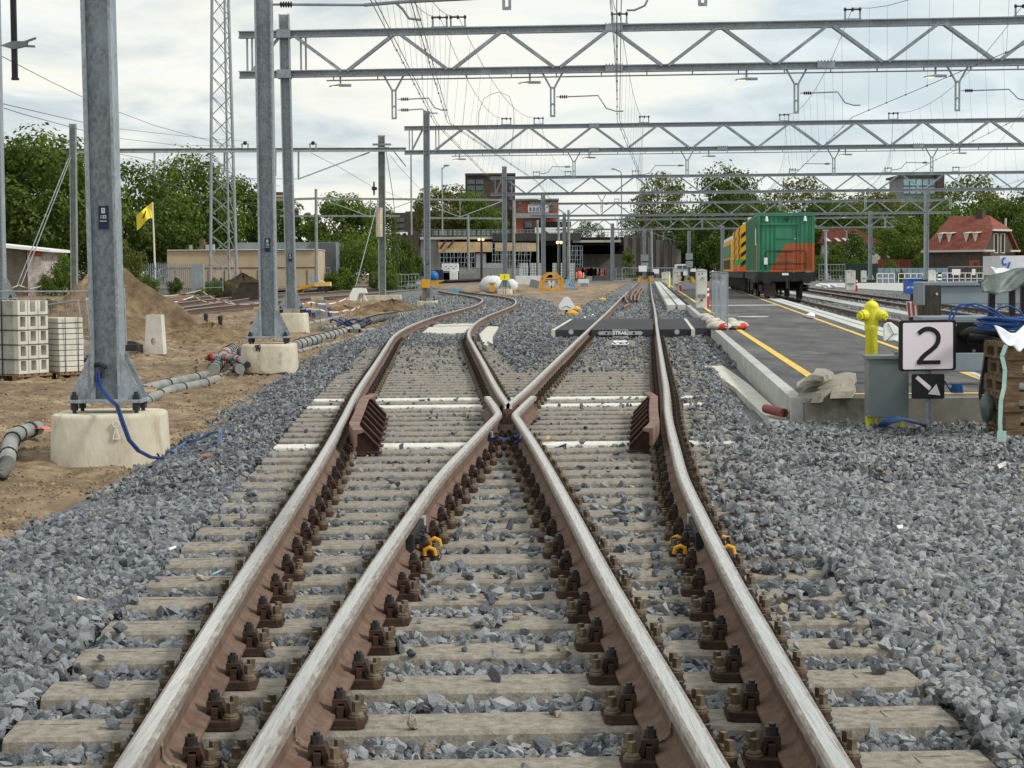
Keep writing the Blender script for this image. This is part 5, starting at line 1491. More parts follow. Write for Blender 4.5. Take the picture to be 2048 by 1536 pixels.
B('hedge', 190, 440, 178, 578, 'dark undergrowth below the trees behind the near mast', .75, 0)
B('hedge', 390, 440, 212, 572, 'dark undergrowth behind the flat beige building', .85, 0)
B('cone', 1256, 488, 268, 556, 'slender green sapling in front of the sheet pile wall', .8, 1)
B('bush', 1455, 512, 275, 558, 'dark bush behind the white pickup truck', 1.2, 0)
B('hedge', 1500, 470, 286, 560, 'dark undergrowth behind the rail vehicles', .8, 0)
B('bush', 1660, 490, 250, 560, 'leafy bush right of the green container', .9, 0)
B('bush', 1715, 510, 246, 560, 'bright green bush above the dark green fence', .9, 1)
B('bush', 1780, 515, 246, 560, 'bush in front of the red wooden fence', .7, 1)
B('hedge', 1810, 470, 280, 562, 'dark undergrowth left of the brick house', .7, 0)
B('hedge', 2050, 470, 300, 562, 'dark undergrowth at the right picture edge', .7, 0)
for i, (px, top, d, kd, lf, lab) in enumerate(((1365, 440, 312, 'round', 0, 'dark tree low behind the sheet pile wall'), (1415, 400, 318, 'round', 0, 'dark tree rising behind the far grey mast by the pickup'), (1475, 370, 322, 'wide', 0, 'dark tree behind the yellow machine roof'), (1540, 395, 318, 'round', 1, 'tree directly behind the container roof'), (1640, 392, 322, 'wide', 0, 'dark tree right behind the far pale lamp pole'), (1725, 410, 318, 'wide', 1, 'broad tree above the far red roof ridge'), (1790, 395, 326, 'round', 2, 'olive tree right of the fifth gantry end'), (1880, 410, 322, 'wide', 0, 'dark tree behind the fourth gantry right mast'), (1985, 400, 322, 'wide', 1, 'tree behind the brick house ridge'), (2065, 372, 318, 'wide', 0, 'tree cut off by the right picture edge'))):
    tree(kd, px, top, d, 556, lab, .85, lf)
for px, lab in ((1400, 'undergrowth behind the white pickup'), (1580, 'undergrowth right behind the container'), (1680, 'undergrowth behind the far red roof'), (1930, 'undergrowth behind the brick house')):
    B('hedge', px, 455, 316, 560, 'dark ' + lab, .8, 0)
B('bush', 1801, 535, 225, 566, 'small sapling in front of the grey blue wall', .5, 1)

# ================================================================ buildings and viaduct
M_brown = mat('brown_brick', (104, 82, 68), (82, 66, 56), sc=1.5, rough=.9)
M_beige = mat('beige_panel', (190, 172, 146), (172, 154, 128), sc=.5, rough=.9, bump=.2)
M_greyp = mat('grey_panel', (128, 134, 136), (104, 108, 110), sc=.4, rough=.7)
M_glass = mat('window_glass', (70, 84, 96), (50, 60, 70), sc=.6, rough=.15, spec=.8)
M_darkb = mat('dark_brown_cladding', (84, 70, 64), (64, 54, 50), sc=1.2, rough=.85)
M_orange = mat('orange_brick', (160, 94, 74), (138, 80, 64), sc=1.5, rough=.9)
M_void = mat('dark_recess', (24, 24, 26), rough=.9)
def pbox(name, m, parent, x0, x1, y0, y1, d, dep):
    a, c = atd(x0, y1, d), atd(x1, y0, d)
    b = MB(); b.bx(a.x, c.x, d, d + dep, a.z, c.z)
    return b.build(name, m, parent)
t = thing('flat_building', 'flat beige panelled building with a taller dark grey block on its right', 'building', atd(500, 570, 158))
w = pbox('beige_wing', M_beige, t, 335, 632, 500, 575, 158, 8)
b = MB()
for i in range(9): p = atd(350 + i * 33, 530, 157.98); b.bx(p.x - .03, p.x + .03, 157.96, 158.02, -.4, 1.8)
b.bx(atd(335, 500, 158).x, atd(632, 500, 158).x, 157.95, 158.02, 1.97, 2.03); b.build('panel_joint', M_brown, w)
pbox('roof_edge', M_sign, t, 334, 633, 498, 501, 157.8, 8.4)
pbox('rear_block', M_greyp, t, 470, 672, 484, 575, 166, 8)
pbox('dark_wing', mat('slate_panel', (92, 96, 100), (70, 74, 78), sc=.6, rough=.8), t, 622, 671, 486, 575, 165.6, 1)
pbox('roof_vent', M_brown, t, 399, 408, 478, 499, 159, .6); pbox('roof_vent', M_galv2, t, 378, 383, 490, 499, 159, .4); pbox('roof_unit', M_galv, t, 411, 427, 489, 499, 159, .8)
t = thing('brick_shed', 'low brick shed with a white roof edge at the left picture edge', 'shed', atd(40, 590, 112))
pbox('front_wall', mat('dark_pebbledash', (110, 100, 88), (86, 80, 72), sc=3, rough=.95, bump=.6), t, -30, 52, 496, 592, 112, 5)
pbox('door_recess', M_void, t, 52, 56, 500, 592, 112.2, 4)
e = pbox('painted_end', mat('white_brick', (206, 200, 196), (160, 140, 132), sc=4, rough=.9), t, 56, 83, 500, 592, 112, 5)
pbox('red_band', M_orange, t, 56, 83, 500, 513, 111.95, .1)
b = MB(); b.poly([atd(x, y, 111.6) for x, y in ((-40, 484), (100, 499), (100, 504), (-40, 491))], (0, 6, 0)); b.build('roof', M_sign, t)
t = thing('palisade_fence', 'grey palisade fence with pointed pales behind the sand heap', 'fence', atd(320, 585, 124))
b = MB()
for i in range(34):
    x = 258 + i * 3.9
    p, q = atd(x, 587, 124), atd(x, 530, 124)
    b.bar(p, q, .07, .03); b.poly([q + Vector((-.035, 0, 0)), q + Vector((.035, 0, 0)), q + Vector((0, 0, .16))], (0, .02, 0))
b.build('pale', M_galv, t)
b = MB(); b.bar(atd(255, 537, 124.1), atd(392, 536, 124.1), .05, .08); b.bar(atd(255, 578, 124.1), atd(392, 577, 124.1), .05, .08); b.build('fence_rail', M_galv2, t)
boxat('grey_cabinet', 'tall grey metal cabinet at the end of the palisade fence', 'cabinet', 383, 406, 528, 584, 122, .5, M_galv)
fence_panel('mesh gate between the grey cabinet and the compost heap', P4([(408, 584, 123), (446, 582, 123), (444, 532, 123), (408, 530, 123)]), cell=.12, foot=False, r=.035, name='mesh_gate')
fence_panel('grey mesh fence behind the yellow trolley', P4([(585, 566, 165), (660, 566, 165), (660, 536, 165), (585, 536, 165)]), cell=.2, foot=False, r=.05, mw=.012)
fence_panel('faint mesh fence at the foot of the ivy left of the navy tank', P4([(782, 578, 168), (838, 576, 168), (838, 548, 168), (782, 550, 168)]), cell=.3, foot=False, r=.04, mw=.02)
t = thing('flag_pole', 'white flag pole flying a torn yellow flag with a dark mark', 'flag', atd(311, 590, 126))
b = MB(); b.tube([atd(312, 590, 126), atd(305, 404, 126)], [.07, .045], 8); b.build('pole', mat('cream_pole', (226, 214, 202), rough=.5), t)
b = MB()
cols, rows = 12, 6
V = []
for i in range(cols + 1):
    u = i / cols
    for j in range(rows + 1):
        v = j / rows
        x = 304.5 - 32 * u + 1.5 * v
        y = (404 + 27 * u) + (33 - 18 * u + 14 * u * u) * v - 3 * math.sin(u * 6) * v
        V.append(atd(x, y, 126 + .22 * math.sin(u * 7 + v * 2)))
b.add(V, [(i * (rows + 1) + j, (i + 1) * (rows + 1) + j, (i + 1) * (rows + 1) + j + 1, i * (rows + 1) + j + 1) for i in range(cols) for j in range(rows)], 0)
fl = b.build('flag_cloth', mat('flag_yellow', (244, 226, 72), (230, 206, 58), sc=2, rough=.8), t, smooth=True)
b = MB(); b.poly([atd(x, y, 125.7) for x, y in ((291, 421), (293, 422), (288, 436), (284, 437))], (0, .02, 0)); b.build('dark_mark', M_dark, fl)
# viaduct
M_deckc = mat('deck_concrete', (186, 182, 172), (160, 156, 146), sc=.8, rough=.9)
M_abut = mat('abutment_concrete', (132, 132, 128), (108, 108, 104), sc=.5, rough=.95, c3=(90, 92, 90), sc3=.3, stretch=(1, 1, .3))
M_form = mat('formwork_wood', (206, 178, 134), (180, 150, 110), sc=.8, rough=.85)
VD = 292
t = thing('viaduct', 'concrete road viaduct under repair crossing the whole yard in the distance', 'viaduct', atd(1050, 556, VD))
def pb(name, m, x0, x1, y0, y1, d, dep): return pbox(name, m, t, x0, x1, y0, y1, d, dep)
pb('deck_edge', M_deckc, 840, 990, 473, 479, VD, .8); pb('deck_edge', M_deckc, 1146, 1242, 480, 485, VD, .8)
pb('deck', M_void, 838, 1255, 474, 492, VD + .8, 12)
pb('dark_cladding', mat('dark_netting', (70, 70, 68), (50, 50, 50), sc=.5, rough=.9), 985, 1162, 466, 482, VD - .3, .5)
pb('abutment', M_abut, 842, 880, 479, 560, VD + .6, 12)
pb('abutment', M_abut, 1160, 1250, 508, 560, VD + 10, 2)
pb('under_shade_sheet', M_void, 870, 1250, 484, 560, VD + 12.5, .5)  # near-black sheet added to stand for the shade below the deck
for x0, x1, y0, y1 in ((877, 935, 484, 505), (938, 984, 484, 504), (990, 1030, 485, 502), (1032, 1072, 486, 503)):
    pb('formwork_panel', M_form, x0, x1, y0, y1, VD - .2, .3)
for x0, y0, x1 in ((880, 494, 892), (896, 492, 908)):
    b = MB(); b.bar(atd(x0, y0 + 4, VD - .6), atd(x1, 481, VD - .6), .3); b.build('strut', M_darkb, t)
pb('white_sheeting', mat('white_sheet', (214, 216, 214), (186, 190, 190), sc=.6, rough=.8), 952, 972, 507, 536, VD + 1, .2); pb('white_sheeting', MATS['white_sheet'], 972, 1010, 526, 536, VD + 1, .2)
pb('site_hoarding', mat('grey_hoarding', (150, 152, 150), (128, 130, 128), sc=.6, rough=.8), 918, 1046, 536, 562, VD - 6, .2)
pb('concrete_pier', M_abut, 1000, 1030, 502, 536, VD + 3, 1.5)
pl = MB()
for i in range(60):
    p = atd(845 + i * 7, 466, VD - .1)
    if not 1062 < 845 + i * 7 < 1150: pl.bar(atd(845 + i * 7, 473, VD), atd(845 + i * 7, 459, VD), .07)
for y in (459, 464, 469): pl.bar(atd(840, y, VD), atd(1248, y + 1, VD), .06)
pl.build('railing', M_galv2, t)
b = MB()
for i in range(16): p = atd(872 + i * 9.5, 466, VD + .1); b.bx(p.x - .25, p.x + .25, VD + .06, VD + .1, p.z - .4, p.z + .4)
b.build('railing_panel', mat('pale_green_panel', (146, 160, 154), rough=.7), t)
t = thing('sheet_pile_wall', 'dark grey sheet pile wall with a sloping ramp parapet right of the viaduct', 'wall', atd(1290, 556, 276))
b = MB()
X = list(range(1248, 1345, 8))
for i, x in enumerate(X):
    top = 470 if x < 1268 else 472 + max(0, x - 1290) * .32
    d = 286 + (i % 2) * .25
    a, c = atd(x, 558, d), atd(x + 8.2, top, d); b.bx(a.x, c.x, d, d + .5, a.z, c.z)
b.build('pile_sheet', mat('rusty_sheet', (104, 98, 94), (80, 74, 70), sc=.8, rough=.9, stretch=(2, 2, .3)), t)
b = MB(); b.poly([atd(x, y, 286.5) for x, y in ((1290, 473), (1362, 500), (1362, 558), (1340, 558), (1290, 478))], (0, .6, 0)); b.build('ramp_wall', M_abut, t)
b = MB()
for i in range(14): b.bar(atd(1252 + i * 8, 470 + max(0, i - 5) * 2.8, 286), atd(1252 + i * 8, 460 + max(0, i - 5) * 2.8, 286), .06)
b.bar(atd(1250, 461, 286), atd(1292, 461, 286), .07); b.bar(atd(1292, 461, 286), atd(1362, 486, 286), .07); b.build('parapet_rail', M_galv2, t)
# graffiti wall
t = thing('graffiti_wall', 'low wall with rust red and grey graffiti under the right viaduct span', 'wall', atd(1190, 560, 270))
pbox('wall_face', mat('graffiti_base', (96, 92, 100), (74, 72, 80), sc=.8, rough=.9), t, 1150, 1226, 534, 562, 272, .3)
gc = [mat('graffiti_red', (128, 60, 50), rough=.8), mat('graffiti_grey', (150, 150, 166), rough=.8), mat('graffiti_tan', (170, 110, 80), rough=.8)]
for k in range(3):
    b = MB()
    for i in range(14):
        x = 1158 + i * 2.6 + k * 9 + RND.uniform(-1, 1)
        P = [atd(x + RND.uniform(-2, 2), 537 + j * 5 + RND.uniform(-1.5, 1.5), 271.95) for j in range(4)]
        for a, c in zip(P[:-1], P[1:]): b.bar(a, c, .2, .03, up=(0, 1, 0))
    b.build('graffiti', gc[k], t)
# scaffolding, railings and frames in front of the viaduct
t = thing('scaffold', 'grid of thin grey scaffold tubes in front of the viaduct', 'scaffold', atd(1090, 556, 282))
for x0, x1, y0, y1, n, r, col in ((880, 950, 505, 545, 10, 4, 0), (985, 1060, 486, 556, 13, 6, 0), (1135, 1165, 492, 556, 6, 7, 0)):
    b = MB()
    for i in range(n + 1):
        x = x0 + (x1 - x0) * i / n; b.tube([atd(x, y1, 284), atd(x + RND.uniform(-1, 1), y0, 284)], .035, 4)
    for j in range(r + 1):
        y = y0 + (y1 - y0) * j / r; b.tube([atd(x0, y, 284), atd(x1, y, 284)], .03, 4)
    for i in range(0, n, 2): b.tube([atd(x0 + (x1 - x0) * i / n, y1, 284), atd(x0 + (x1 - x0) * (i + 2) / n, y0, 284)], .025, 4)
    b.build('scaffold_bay', M_galv, t)
for k, (x0, x1, lab) in enumerate(((1040, 1055, 'first white ladder rack from the left before the scaffold'), (1062, 1086, 'widest white ladder rack before the scaffold'), (1106, 1112, 'narrow white ladder rack behind the yellow frame'), (1119, 1127, 'white ladder rack right behind the yellow frame'), (1136, 1148, 'white ladder rack right of the yellow frame'))):
    b = MB(); n = max(2, int((x1 - x0) / 3))
    for i in range(n + 1): b.bar(atd(x0 + (x1 - x0) * i / n, 558, 240), atd(x0 + (x1 - x0) * i / n, 526, 240), .09)
    for j in range(6): b.bar(atd(x0, 528 + j * 5.5, 240), atd(x1, 528 + j * 5.5, 240), .06)
    tag(b.build('ladder_rack', mat('white_metal', (206, 212, 216), rough=.5)), lab, 'rack')
b = MB(); P = [(1036, 559), (1080, 559)]
b.bar(atd(1030, 560, 200), atd(1085, 560, 200), .5, .9)
tag(b.build('white_pipe_stack', M_bag), 'long white wrapped load left of the yellow steel frame', 'load')
b = MB(); b.bar(atd(1060, 566, 165), atd(1078, 570, 165), .6, .7); tag(b.build('grey_pallet_load', M_greyp), 'grey tilted board stack left of the yellow steel frame', 'boards')
t = thing('frame_stack', 'yellow orange steel frame stack standing in the sand left of the right track', 'frame', atd(1104, 581, 152))
M_orp = mat('orange_steel', (226, 168, 72), (196, 138, 54), sc=2, rough=.6)
def seg(pts, wd, d=152): 
    b = MB()
    for a, c in zip(pts[:-1], pts[1:]): b.bar(atd(a[0], a[1], d), atd(c[0], c[1], d), wd)
    return b
seg([(1079, 580), (1082, 556), (1092, 548), (1094, 545)], .1).build('frame_side', M_orp, t); seg([(1126, 580), (1124, 556), (1114, 548), (1113, 544)], .1).build('frame_side', M_orp, t)
for k, (o, dd) in enumerate(((2, 153), (4, 154), (6, 155))):
    seg([(1079 + o, 578), (1083 + o, 556), (1094 + o * .5, 549)], .1, dd).build('frame_side', M_orp, t); seg([(1126 - o, 578), (1122 - o, 556), (1113 - o * .5, 549)], .1, dd).build('frame_side', M_orp, t)
seg([(1094, 547), (1114, 547)], .2).build('cross_bar', M_orp, t); seg([(1082, 557), (1124, 557)], .1, 153).build('cross_bar', M_orp, t)
b = seg([(1080, 579), (1126, 579)], .22, 151.6); b.build('base_beam', M_orp, t)
b = seg([(1098, 562), (1103, 576), (1108, 562)], .2, 155); b.build('inner_sheet', M_bag, t)
t = thing('cable_stand', 'pale blue tangled frame lying right of the yellow steel frame', 'frame', atd(1140, 577, 158))
M_pblue = mat('pale_blue_steel', (150, 182, 208), rough=.6)
for k in range(6):
    pts = [(1129 + RND.uniform(0, 22), 577 - RND.uniform(0, 4)), (1131 + RND.uniform(0, 12), 562 + RND.uniform(-6, 3)), (1134 + RND.uniform(0, 8), 552 + RND.uniform(0, 8)), (1136 + k * 3.2, 577)]
    seg(pts, .09, 158 + k * .2).build('frame_tube', M_pblue, t)
b = MB(); b.bar(atd(1128, 577, 157), atd(1156, 578, 157), .4, .14); b.build('base_tray', M_galv2, t)
t = thing('skid_unit', 'small white and grey machine unit lying before the graffiti wall', 'machine', atd(1168, 572, 190))
pbox('unit_body', M_bag, t, 1156, 1178, 558, 567, 190, 1.2); pbox('unit_base', M_galv2, t, 1162, 1176, 566, 573, 189.5, 1.0); pbox('side_box', M_galv2, t, 1173, 1184, 553, 564, 192, 1)
t = thing('orange_marker', 'small bright orange barrel between two pale posts before the graffiti', 'barrel', atd(1159, 556, 196))
b = MB(); b.lathe(atd(1159, 556, 196), [(.28, 0), (.3, .4), (.22, .62), (.1, .7)], 10); b.build('barrel', mat('bright_orange', (236, 100, 60), rough=.5), t, smooth=True)
seg([(1153, 556), (1153, 545)], .1, 196).build('side_post', M_bag, t); seg([(1167, 556), (1167, 545)], .1, 196).build('side_post', M_bag, t)
for x0, x1, lab in ((1232, 1244, 'pale mesh gate right of the graffiti wall'), (1245, 1284, 'green mesh fence left of the far buffer stop'), (1296, 1350, 'dark green fence right of the far buffer stop')):
    fence_panel(lab, P4([(x0, 561, 266), (x1, 560, 266), (x1, 536, 266), (x0, 536, 266)]), cell=.35, foot=False, r=.06, mw=.02)
B('hedge', 1270, 545, 268, 562, 'strip of low green growth behind the green fence', .5, 0)
boxat('notice_board', 'plain white board on the dark fence right of the far buffer stop', 'board', 1305, 1318, 538, 547, 265, .1, M_sign)
# distant buildings
def windows(parent, m, xs, ys, wpx, hpx, d, frame=None):
    for y in ys:
        for x in xs:
            a, c = atd(x, y + hpx, d), atd(x + wpx, y, d)
            b = MB(); b.bx(a.x, c.x, d - .05, d + .1, a.z, c.z); b.build('window', m, parent)
t = thing('tower_block', 'dark brown tower block with a glazed corner behind the viaduct trees', 'building', atd(980, 545, 420))
pbox('wall', M_darkb, t, 932, 1030, 349, 560, 420, 16); pbox('roof', M_darkb, t, 930, 1031, 346, 351, 419.5, 17)
windows(t, M_glass, (935, 952), (359, 371, 383, 395), 15, 9, 419.9); windows(t, M_glass, (1018,), (352, 372, 392, 412), 8, 8, 419.9)
t = thing('office_building', 'orange brick building with white framed windows behind the viaduct', 'building', atd(1075, 545, 405))
pbox('wall', M_orange, t, 1032, 1117, 400, 560, 405, 14); pbox('roof', M_greyp, t, 1031, 1118, 397, 401, 404.5, 15)
pbox('white_band', M_sign, t, 1056, 1098, 409, 425, 404.9, .2)
windows(t, M_glass, (1036, 1040, 1059, 1066, 1073, 1080, 1087, 1100, 1106), (403, 415, 427), 4, 7, 404.6)
pbox('side_wing', M_galv, t, 1030, 1117, 426, 436, 404, .5)
t = thing('brick_block', 'low dark brick block with strip windows left of the second gantry mast', 'building', atd(820, 545, 380))
pbox('wall', M_darkb, t, 784, 866, 425, 560, 380, 12); pbox('wall_front', M_brown, t, 812, 940, 422, 560, 384, 10)
windows(t, M_glass, (790, 800), (436, 448), 9, 8, 379.9)
t = thing('glass_building', 'glazed upper storey of a modern building above the right trees', 'building', atd(1845, 545, 400))
pbox('wall', M_greyp, t, 1804, 1880, 352, 560, 400, 14); pbox('tower', M_darkb, t, 1872, 1889, 344, 560, 399, 8); pbox('roof', M_darkb, t, 1800, 1882, 349, 354, 399.5, 15)
windows(t, mat('pale_glass', (150, 186, 196), (120, 156, 170), sc=.5, rough=.15, spec=.8), (1807, 1820, 1833, 1846, 1859), (358, 374), 11, 13, 399.8)
# church-like tower between the gantry masts
t = thing('church_tower', 'narrow stone tower glimpsed between the two gantry masts', 'tower', atd(553, 560, 330))
pbox('wall', M_brick, t, 549, 566, 392, 565, 330, 3); pbox('belfry', M_darkb, t, 550, 565, 384, 392, 330.3, 2.4); pbox('ledge', M_beige, t, 546, 569, 390, 394, 329.6, 4)
# traffic on the viaduct
t = thing('flatbed_truck', 'truck with a dark cab and a long white box body on the viaduct', 'truck', atd(1105, 468, 296))
pbox('box_body', M_sign, t, 1070, 1146, 455, 468, 296, 2.4); pbox('canopy', M_void, t, 1072, 1142, 443, 454, 296.2, 2.4); pbox('cab', M_darkb, t, 1046, 1069, 440, 468, 296, 2.4)
b = MB(); a, c = atd(1050, 455, 295.9), atd(1064, 444, 295.9); b.bx(a.x, c.x, 295.85, 295.95, a.z, c.z); b.build('windscreen', M_glass, t)
for px in (1055, 1090, 1130):
    b = MB(); b.lathe(atd(px, 468, 295.9), [(.5, -.1), (.5, .3)], 14, axis='Y'); b.build('wheel', M_black, t)
t = thing('white_car', 'white car on the viaduct approach above the ivy', 'car', atd(803, 470, 300))
pbox('body', M_sign, t, 792, 814, 464, 470, 300, 1.8)
b = MB(); b.poly([atd(x, y, 300.1) for x, y in ((796, 464), (799, 459.5), (809, 459.5), (812, 464))], (0, 1.6, 0)); b.build('cabin', M_glass, t)
for px in (797, 809):
    b = MB(); b.lathe(atd(px, 470, 299.95), [(.33, -.05), (.33, .2)], 12, axis='Y'); b.build('wheel', M_black, t)
t = thing('street_lamp', 'slim bent street lamp standing between the second and fourth gantries', 'street lamp', atd(1243, 470, 300))
b = MB(); b.tube([atd(1243, 480, 300), atd(1243, 350, 300), atd(1241, 343, 300), atd(1228, 338, 300)], .09, 6); b.build('pole', M_galv, t); b = MB(); b.ell(atd(1226.5, 338, 300), (.35, .2, .12)); b.build('lamp_head', M_galv2, t)
# ================================================================ platform and the right side
PZ = .24
M_asph = mat('asphalt', (104, 103, 103), (82, 82, 83), sc=2.0, rough=.92, bump=.5, bsc=160, c3=(126, 125, 122), sc3=.9, stretch=(1, .3, 1), spec=.2)
M_kerb = mat('kerb_concrete', (190, 190, 186), (166, 166, 162), sc=3, rough=.9, bump=.2, bsc=50)
M_wall = mat('platform_wall', (150, 146, 136), (120, 116, 106), sc=2.4, rough=.95, bump=.3, c3=(92, 88, 76), sc3=1.6)
M_yline = mat('yellow_line', (236, 200, 92), (218, 180, 78), sc=4, rough=.8)
M_wline = mat('white_line', (214, 214, 208), (190, 190, 184), sc=4, rough=.8)
def kx(y): return 2.69 + (y - 18.1) * .0725          # platform edge on the left
def ex(y): return 5.5 + (y - 18.1) * .092           # platform edge on the right
YF = 18.1
ys = [YF + .02, 37, 60, 100, 150, 240]
def ribbon(b, fl, fr, ys, z0, z1, mi=0):
    for a, c in zip(ys[:-1], ys[1:]):
        P = [(fl(a), a), (fr(a), a), (fr(c), c), (fl(c), c)]
        b.poly([(x, y, z0) for x, y in P], (0, 0, z1 - z0), mi)
b = MB(); ribbon(b, lambda y: kx(y) + .1, lambda y: ex(y) - .1, ys, -.4, PZ); tag(b.build('platform', M_asph), kind='structure')
b = MB()
y = YF
while y < 41.5:                                      # separate edge stones along the track
    l = .5; a, c = y + .004, y + l - .004
    b.poly([(kx(a) - .03, a, -.35), (kx(a) + .1, a, -.35), (kx(c) + .1, c, -.35), (kx(c) - .03, c, -.35)], (0, 0, .35 + PZ + .006)); y += l
ribbon(b, lambda y: kx(y) - .03, lambda y: kx(y) + .1, [52, 69], -.35, PZ + .006)
tag(b.build('platform_kerb', M_kerb, bevel=.006), kind='structure')
b = MB(); b.bx(kx(YF) + .1, ex(YF), YF - .12, YF - .002, -.4, PZ + .008)
tag(b.build('platform_end_wall', M_wall, bevel=.008), 'stained concrete end wall of the platform behind the fire hydrant', 'wall')
b = MB()
for o0, o1 in ((-.72, -.42), (-.34, -.04)): ribbon(b, lambda y: kx(y) + o0, lambda y: kx(y) + o1, [69.3, 110, 160, 238], -.3, PZ + .01)
tag(b.build('platform_edging', mat('edging_concrete', (206, 206, 200), (184, 184, 178), sc=1.5, rough=.9)), kind='structure')
b = MB()
for o0, o1 in ((.06, .3),(.36, .6)): ribbon(b, lambda y: ex(y) + o0 - .3, lambda y: ex(y) + o1 - .3, [30, 60, 110, 170, 238], -.3, PZ + .012)
tag(b.build('platform_edging', mat('edging_concrete', (206, 206, 200), (184, 184, 178), sc=1.5, rough=.9)), kind='structure')
b = MB()
ribbon(b, lambda y: kx(y) + .42, lambda y: kx(y) + .53, [18.6, 37, 60, 100, 236], PZ + .002, PZ + .006)
ribbon(b, lambda y: ex(y) - .60, lambda y: ex(y) - .51, [18.6, 37, 60, 100, 236], PZ + .002, PZ + .006)
ribbon(b, lambda y: kx(y) + .53, lambda y: ex(y) - .62, [18.6, 18.72], PZ + .002, PZ + .006)
tag(b.build('yellow_marking', M_yline), kind='structure')
b = MB()
ribbon(b, lambda y: kx(y) + .54, lambda y: ex(y) - .64, [67.5, 68.6], PZ + .002, PZ + .005)
P = [at(x, y, PZ + .003) for x, y in ((1932, 744), (1948, 744), (2000, 766), (1976, 766))]; b.poly(P, (0, 0, .003))
tag(b.build('white_marking', M_wline), kind='structure')
c = at(1506, 633.5, PZ + .004); b = MB(); b.lathe(c, [(.42, 0), (.42, .008)], 20); tag(b.build('manhole_cover', M_wline), 'flat white round cover in the platform asphalt beyond the mesh panels', 'cover')
b = MB(); P = [at(x, y, .02) for x, y in ((1408, 732), (1446, 731), (1500, 770), (1590, 852), (1556, 856), (1470, 775))]; b.poly([p - Vector((0, 0, .1)) for p in P], (0, 0, .1))
tag(b.build('concrete_strip', M_clight), 'pale concrete strip half covered by gravel along the foot of the kerb', 'slab')
pipe_r = [at(x, y, .09) for x, y in ((1532, 817), (1548, 822), (1568, 826))]
t = thing('red_pipe', 'short dull red pipe end lying on the concrete strip by the kerb', 'pipe', pipe_r[0])
b = MB(); b.tube(pipe_r, .045, 12); b.build('pipe_body', mat('dull_red', (150, 74, 70), (120, 60, 56), sc=8, rough=.7), t, smooth=True); b = MB(); b.tube([pipe_r[-1], pipe_r[-1] + Vector((.02, -.004, -.004))], .036, 12); b.build('pipe_mouth', M_void, t)
# rubble slabs on the platform
M_rub = mat('rubble', (166, 161, 149), (136, 130, 116), sc=8, rough=.95, bump=.4, bsc=60)
def rubble(label, pts, z, th, tilt=0):
    P = [at(x, y, z) for x, y in pts]; c0 = sum(P, Vector()) / len(P)
    top = [c0 + (p - c0) * RND.uniform(.9, .98) + Vector((RND.uniform(-.02, .02), 0, th + tilt * (p.x - c0.x))) for p in P]
    bot = [p + Vector((0, 0, tilt * (p.x - c0.x))) for p in P]; n = len(P); b = MB()
    b.add(bot + top, [tuple(range(n - 1, -1, -1)), tuple(range(n, 2 * n))] + [(i, (i + 1) % n, n + (i + 1) % n, n + i) for i in range(n)])
    tag(b.build('rubble_slab', M_rub), label, 'rubble')
rubble('large broken concrete slab lying on the platform corner, biggest of the pieces', [(1590, 793), (1640, 798), (1700, 783), (1714, 772), (1690, 768), (1620, 776)], PZ + .01, .09, .12)
rubble('small broken concrete piece under the right end of the biggest slab', [(1660, 797), (1705, 796), (1712, 782), (1680, 780)], PZ + .01, .06)
rubble('thin pointed concrete shard lying across the biggest slab', [(1594, 772), (1640, 770), (1665, 757), (1640, 752), (1612, 762)], PZ + .12, .05, .06)
rubble('topmost broken concrete piece on the rubble by the platform corner', [(1624, 760), (1650, 764), (1670, 755), (1650, 747), (1630, 746)], PZ + .19, .05)
# hydrant and grey cabinet
M_hyd = mat('hydrant_yellow', (236, 230, 66), (220, 212, 54), sc=6, rough=.5, c3=(196, 188, 52), sc3=9, bump=.15, bsc=60)
hc = atd(1742, 830, 17.6); hc.z = -.15
t = thing('fire_hydrant', 'bright yellow fire hydrant rising behind the grey cabinet', 'hydrant', hc)
sc_ = 17.6 / FPX
zt = lambda py: CZ - (py - 541.2) * sc_
b = MB(); r = 12 * sc_
b.lathe(Vector((hc.x, hc.y, 0)), [(r, -.15), (r, zt(662)), (r * 1.12, zt(660)), (r * 1.2, zt(652)), (r * 1.12, zt(650))], 20); b.build('barrel', M_hyd, t, smooth=True)
b = MB(); b.lathe(Vector((hc.x, hc.y, 0)), [(r * 1.1, zt(650)), (r * 1.25, zt(642)), (r * 1.3, zt(620)), (r * 1.15, zt(614)), (r * 1.2, zt(612)), (r * 1.0, zt(606)), (r * .55, zt(602)), (r * .25, zt(601)), (r * .25, zt(598.5)), (r * .15, zt(598))], 20); b.build('bonnet', M_hyd, t, smooth=True)
for s, lab in ((-1, 'n'), (1, 'n')):
    c = Vector((hc.x + s * r * .9, hc.y - .02, zt(629)))
    b = MB(); b.tube([c, c + Vector((s * .03, -.02, -.005)), c + Vector((s * .05, -.03, -.01))], [.05, .052, .05], 14); b.tube([c + Vector((s * .05, -.03, -.01)), c + Vector((s * .075, -.045, -.014))], .042, 6); b.tube([c + Vector((s * .075, -.045, -.014)), c + Vector((s * .09, -.052, -.017))], .014, 5); b.build('outlet_cap', M_hyd, t)
M_cab = mat('cabinet_grey', (122, 130, 130), (110, 118, 118), sc=2, rough=.5)
c0, c1 = atd(1733, 836, 17.15), atd(1818, 712, 17.15)
t = thing('grey_cabinet', 'dark grey steel cabinet with a lid standing before the platform end by the sign 2', 'cabinet', Vector((c0.x, 17.15, c0.z)))
b = MB(); T = rot(Vector((c0.x, 17.15, 0)), RAD(-2)); obox(T, b, .02, .38, .0, .26, c0.z, c1.z - .03); b.build('cabinet_body', M_cab, t, bevel=.008)
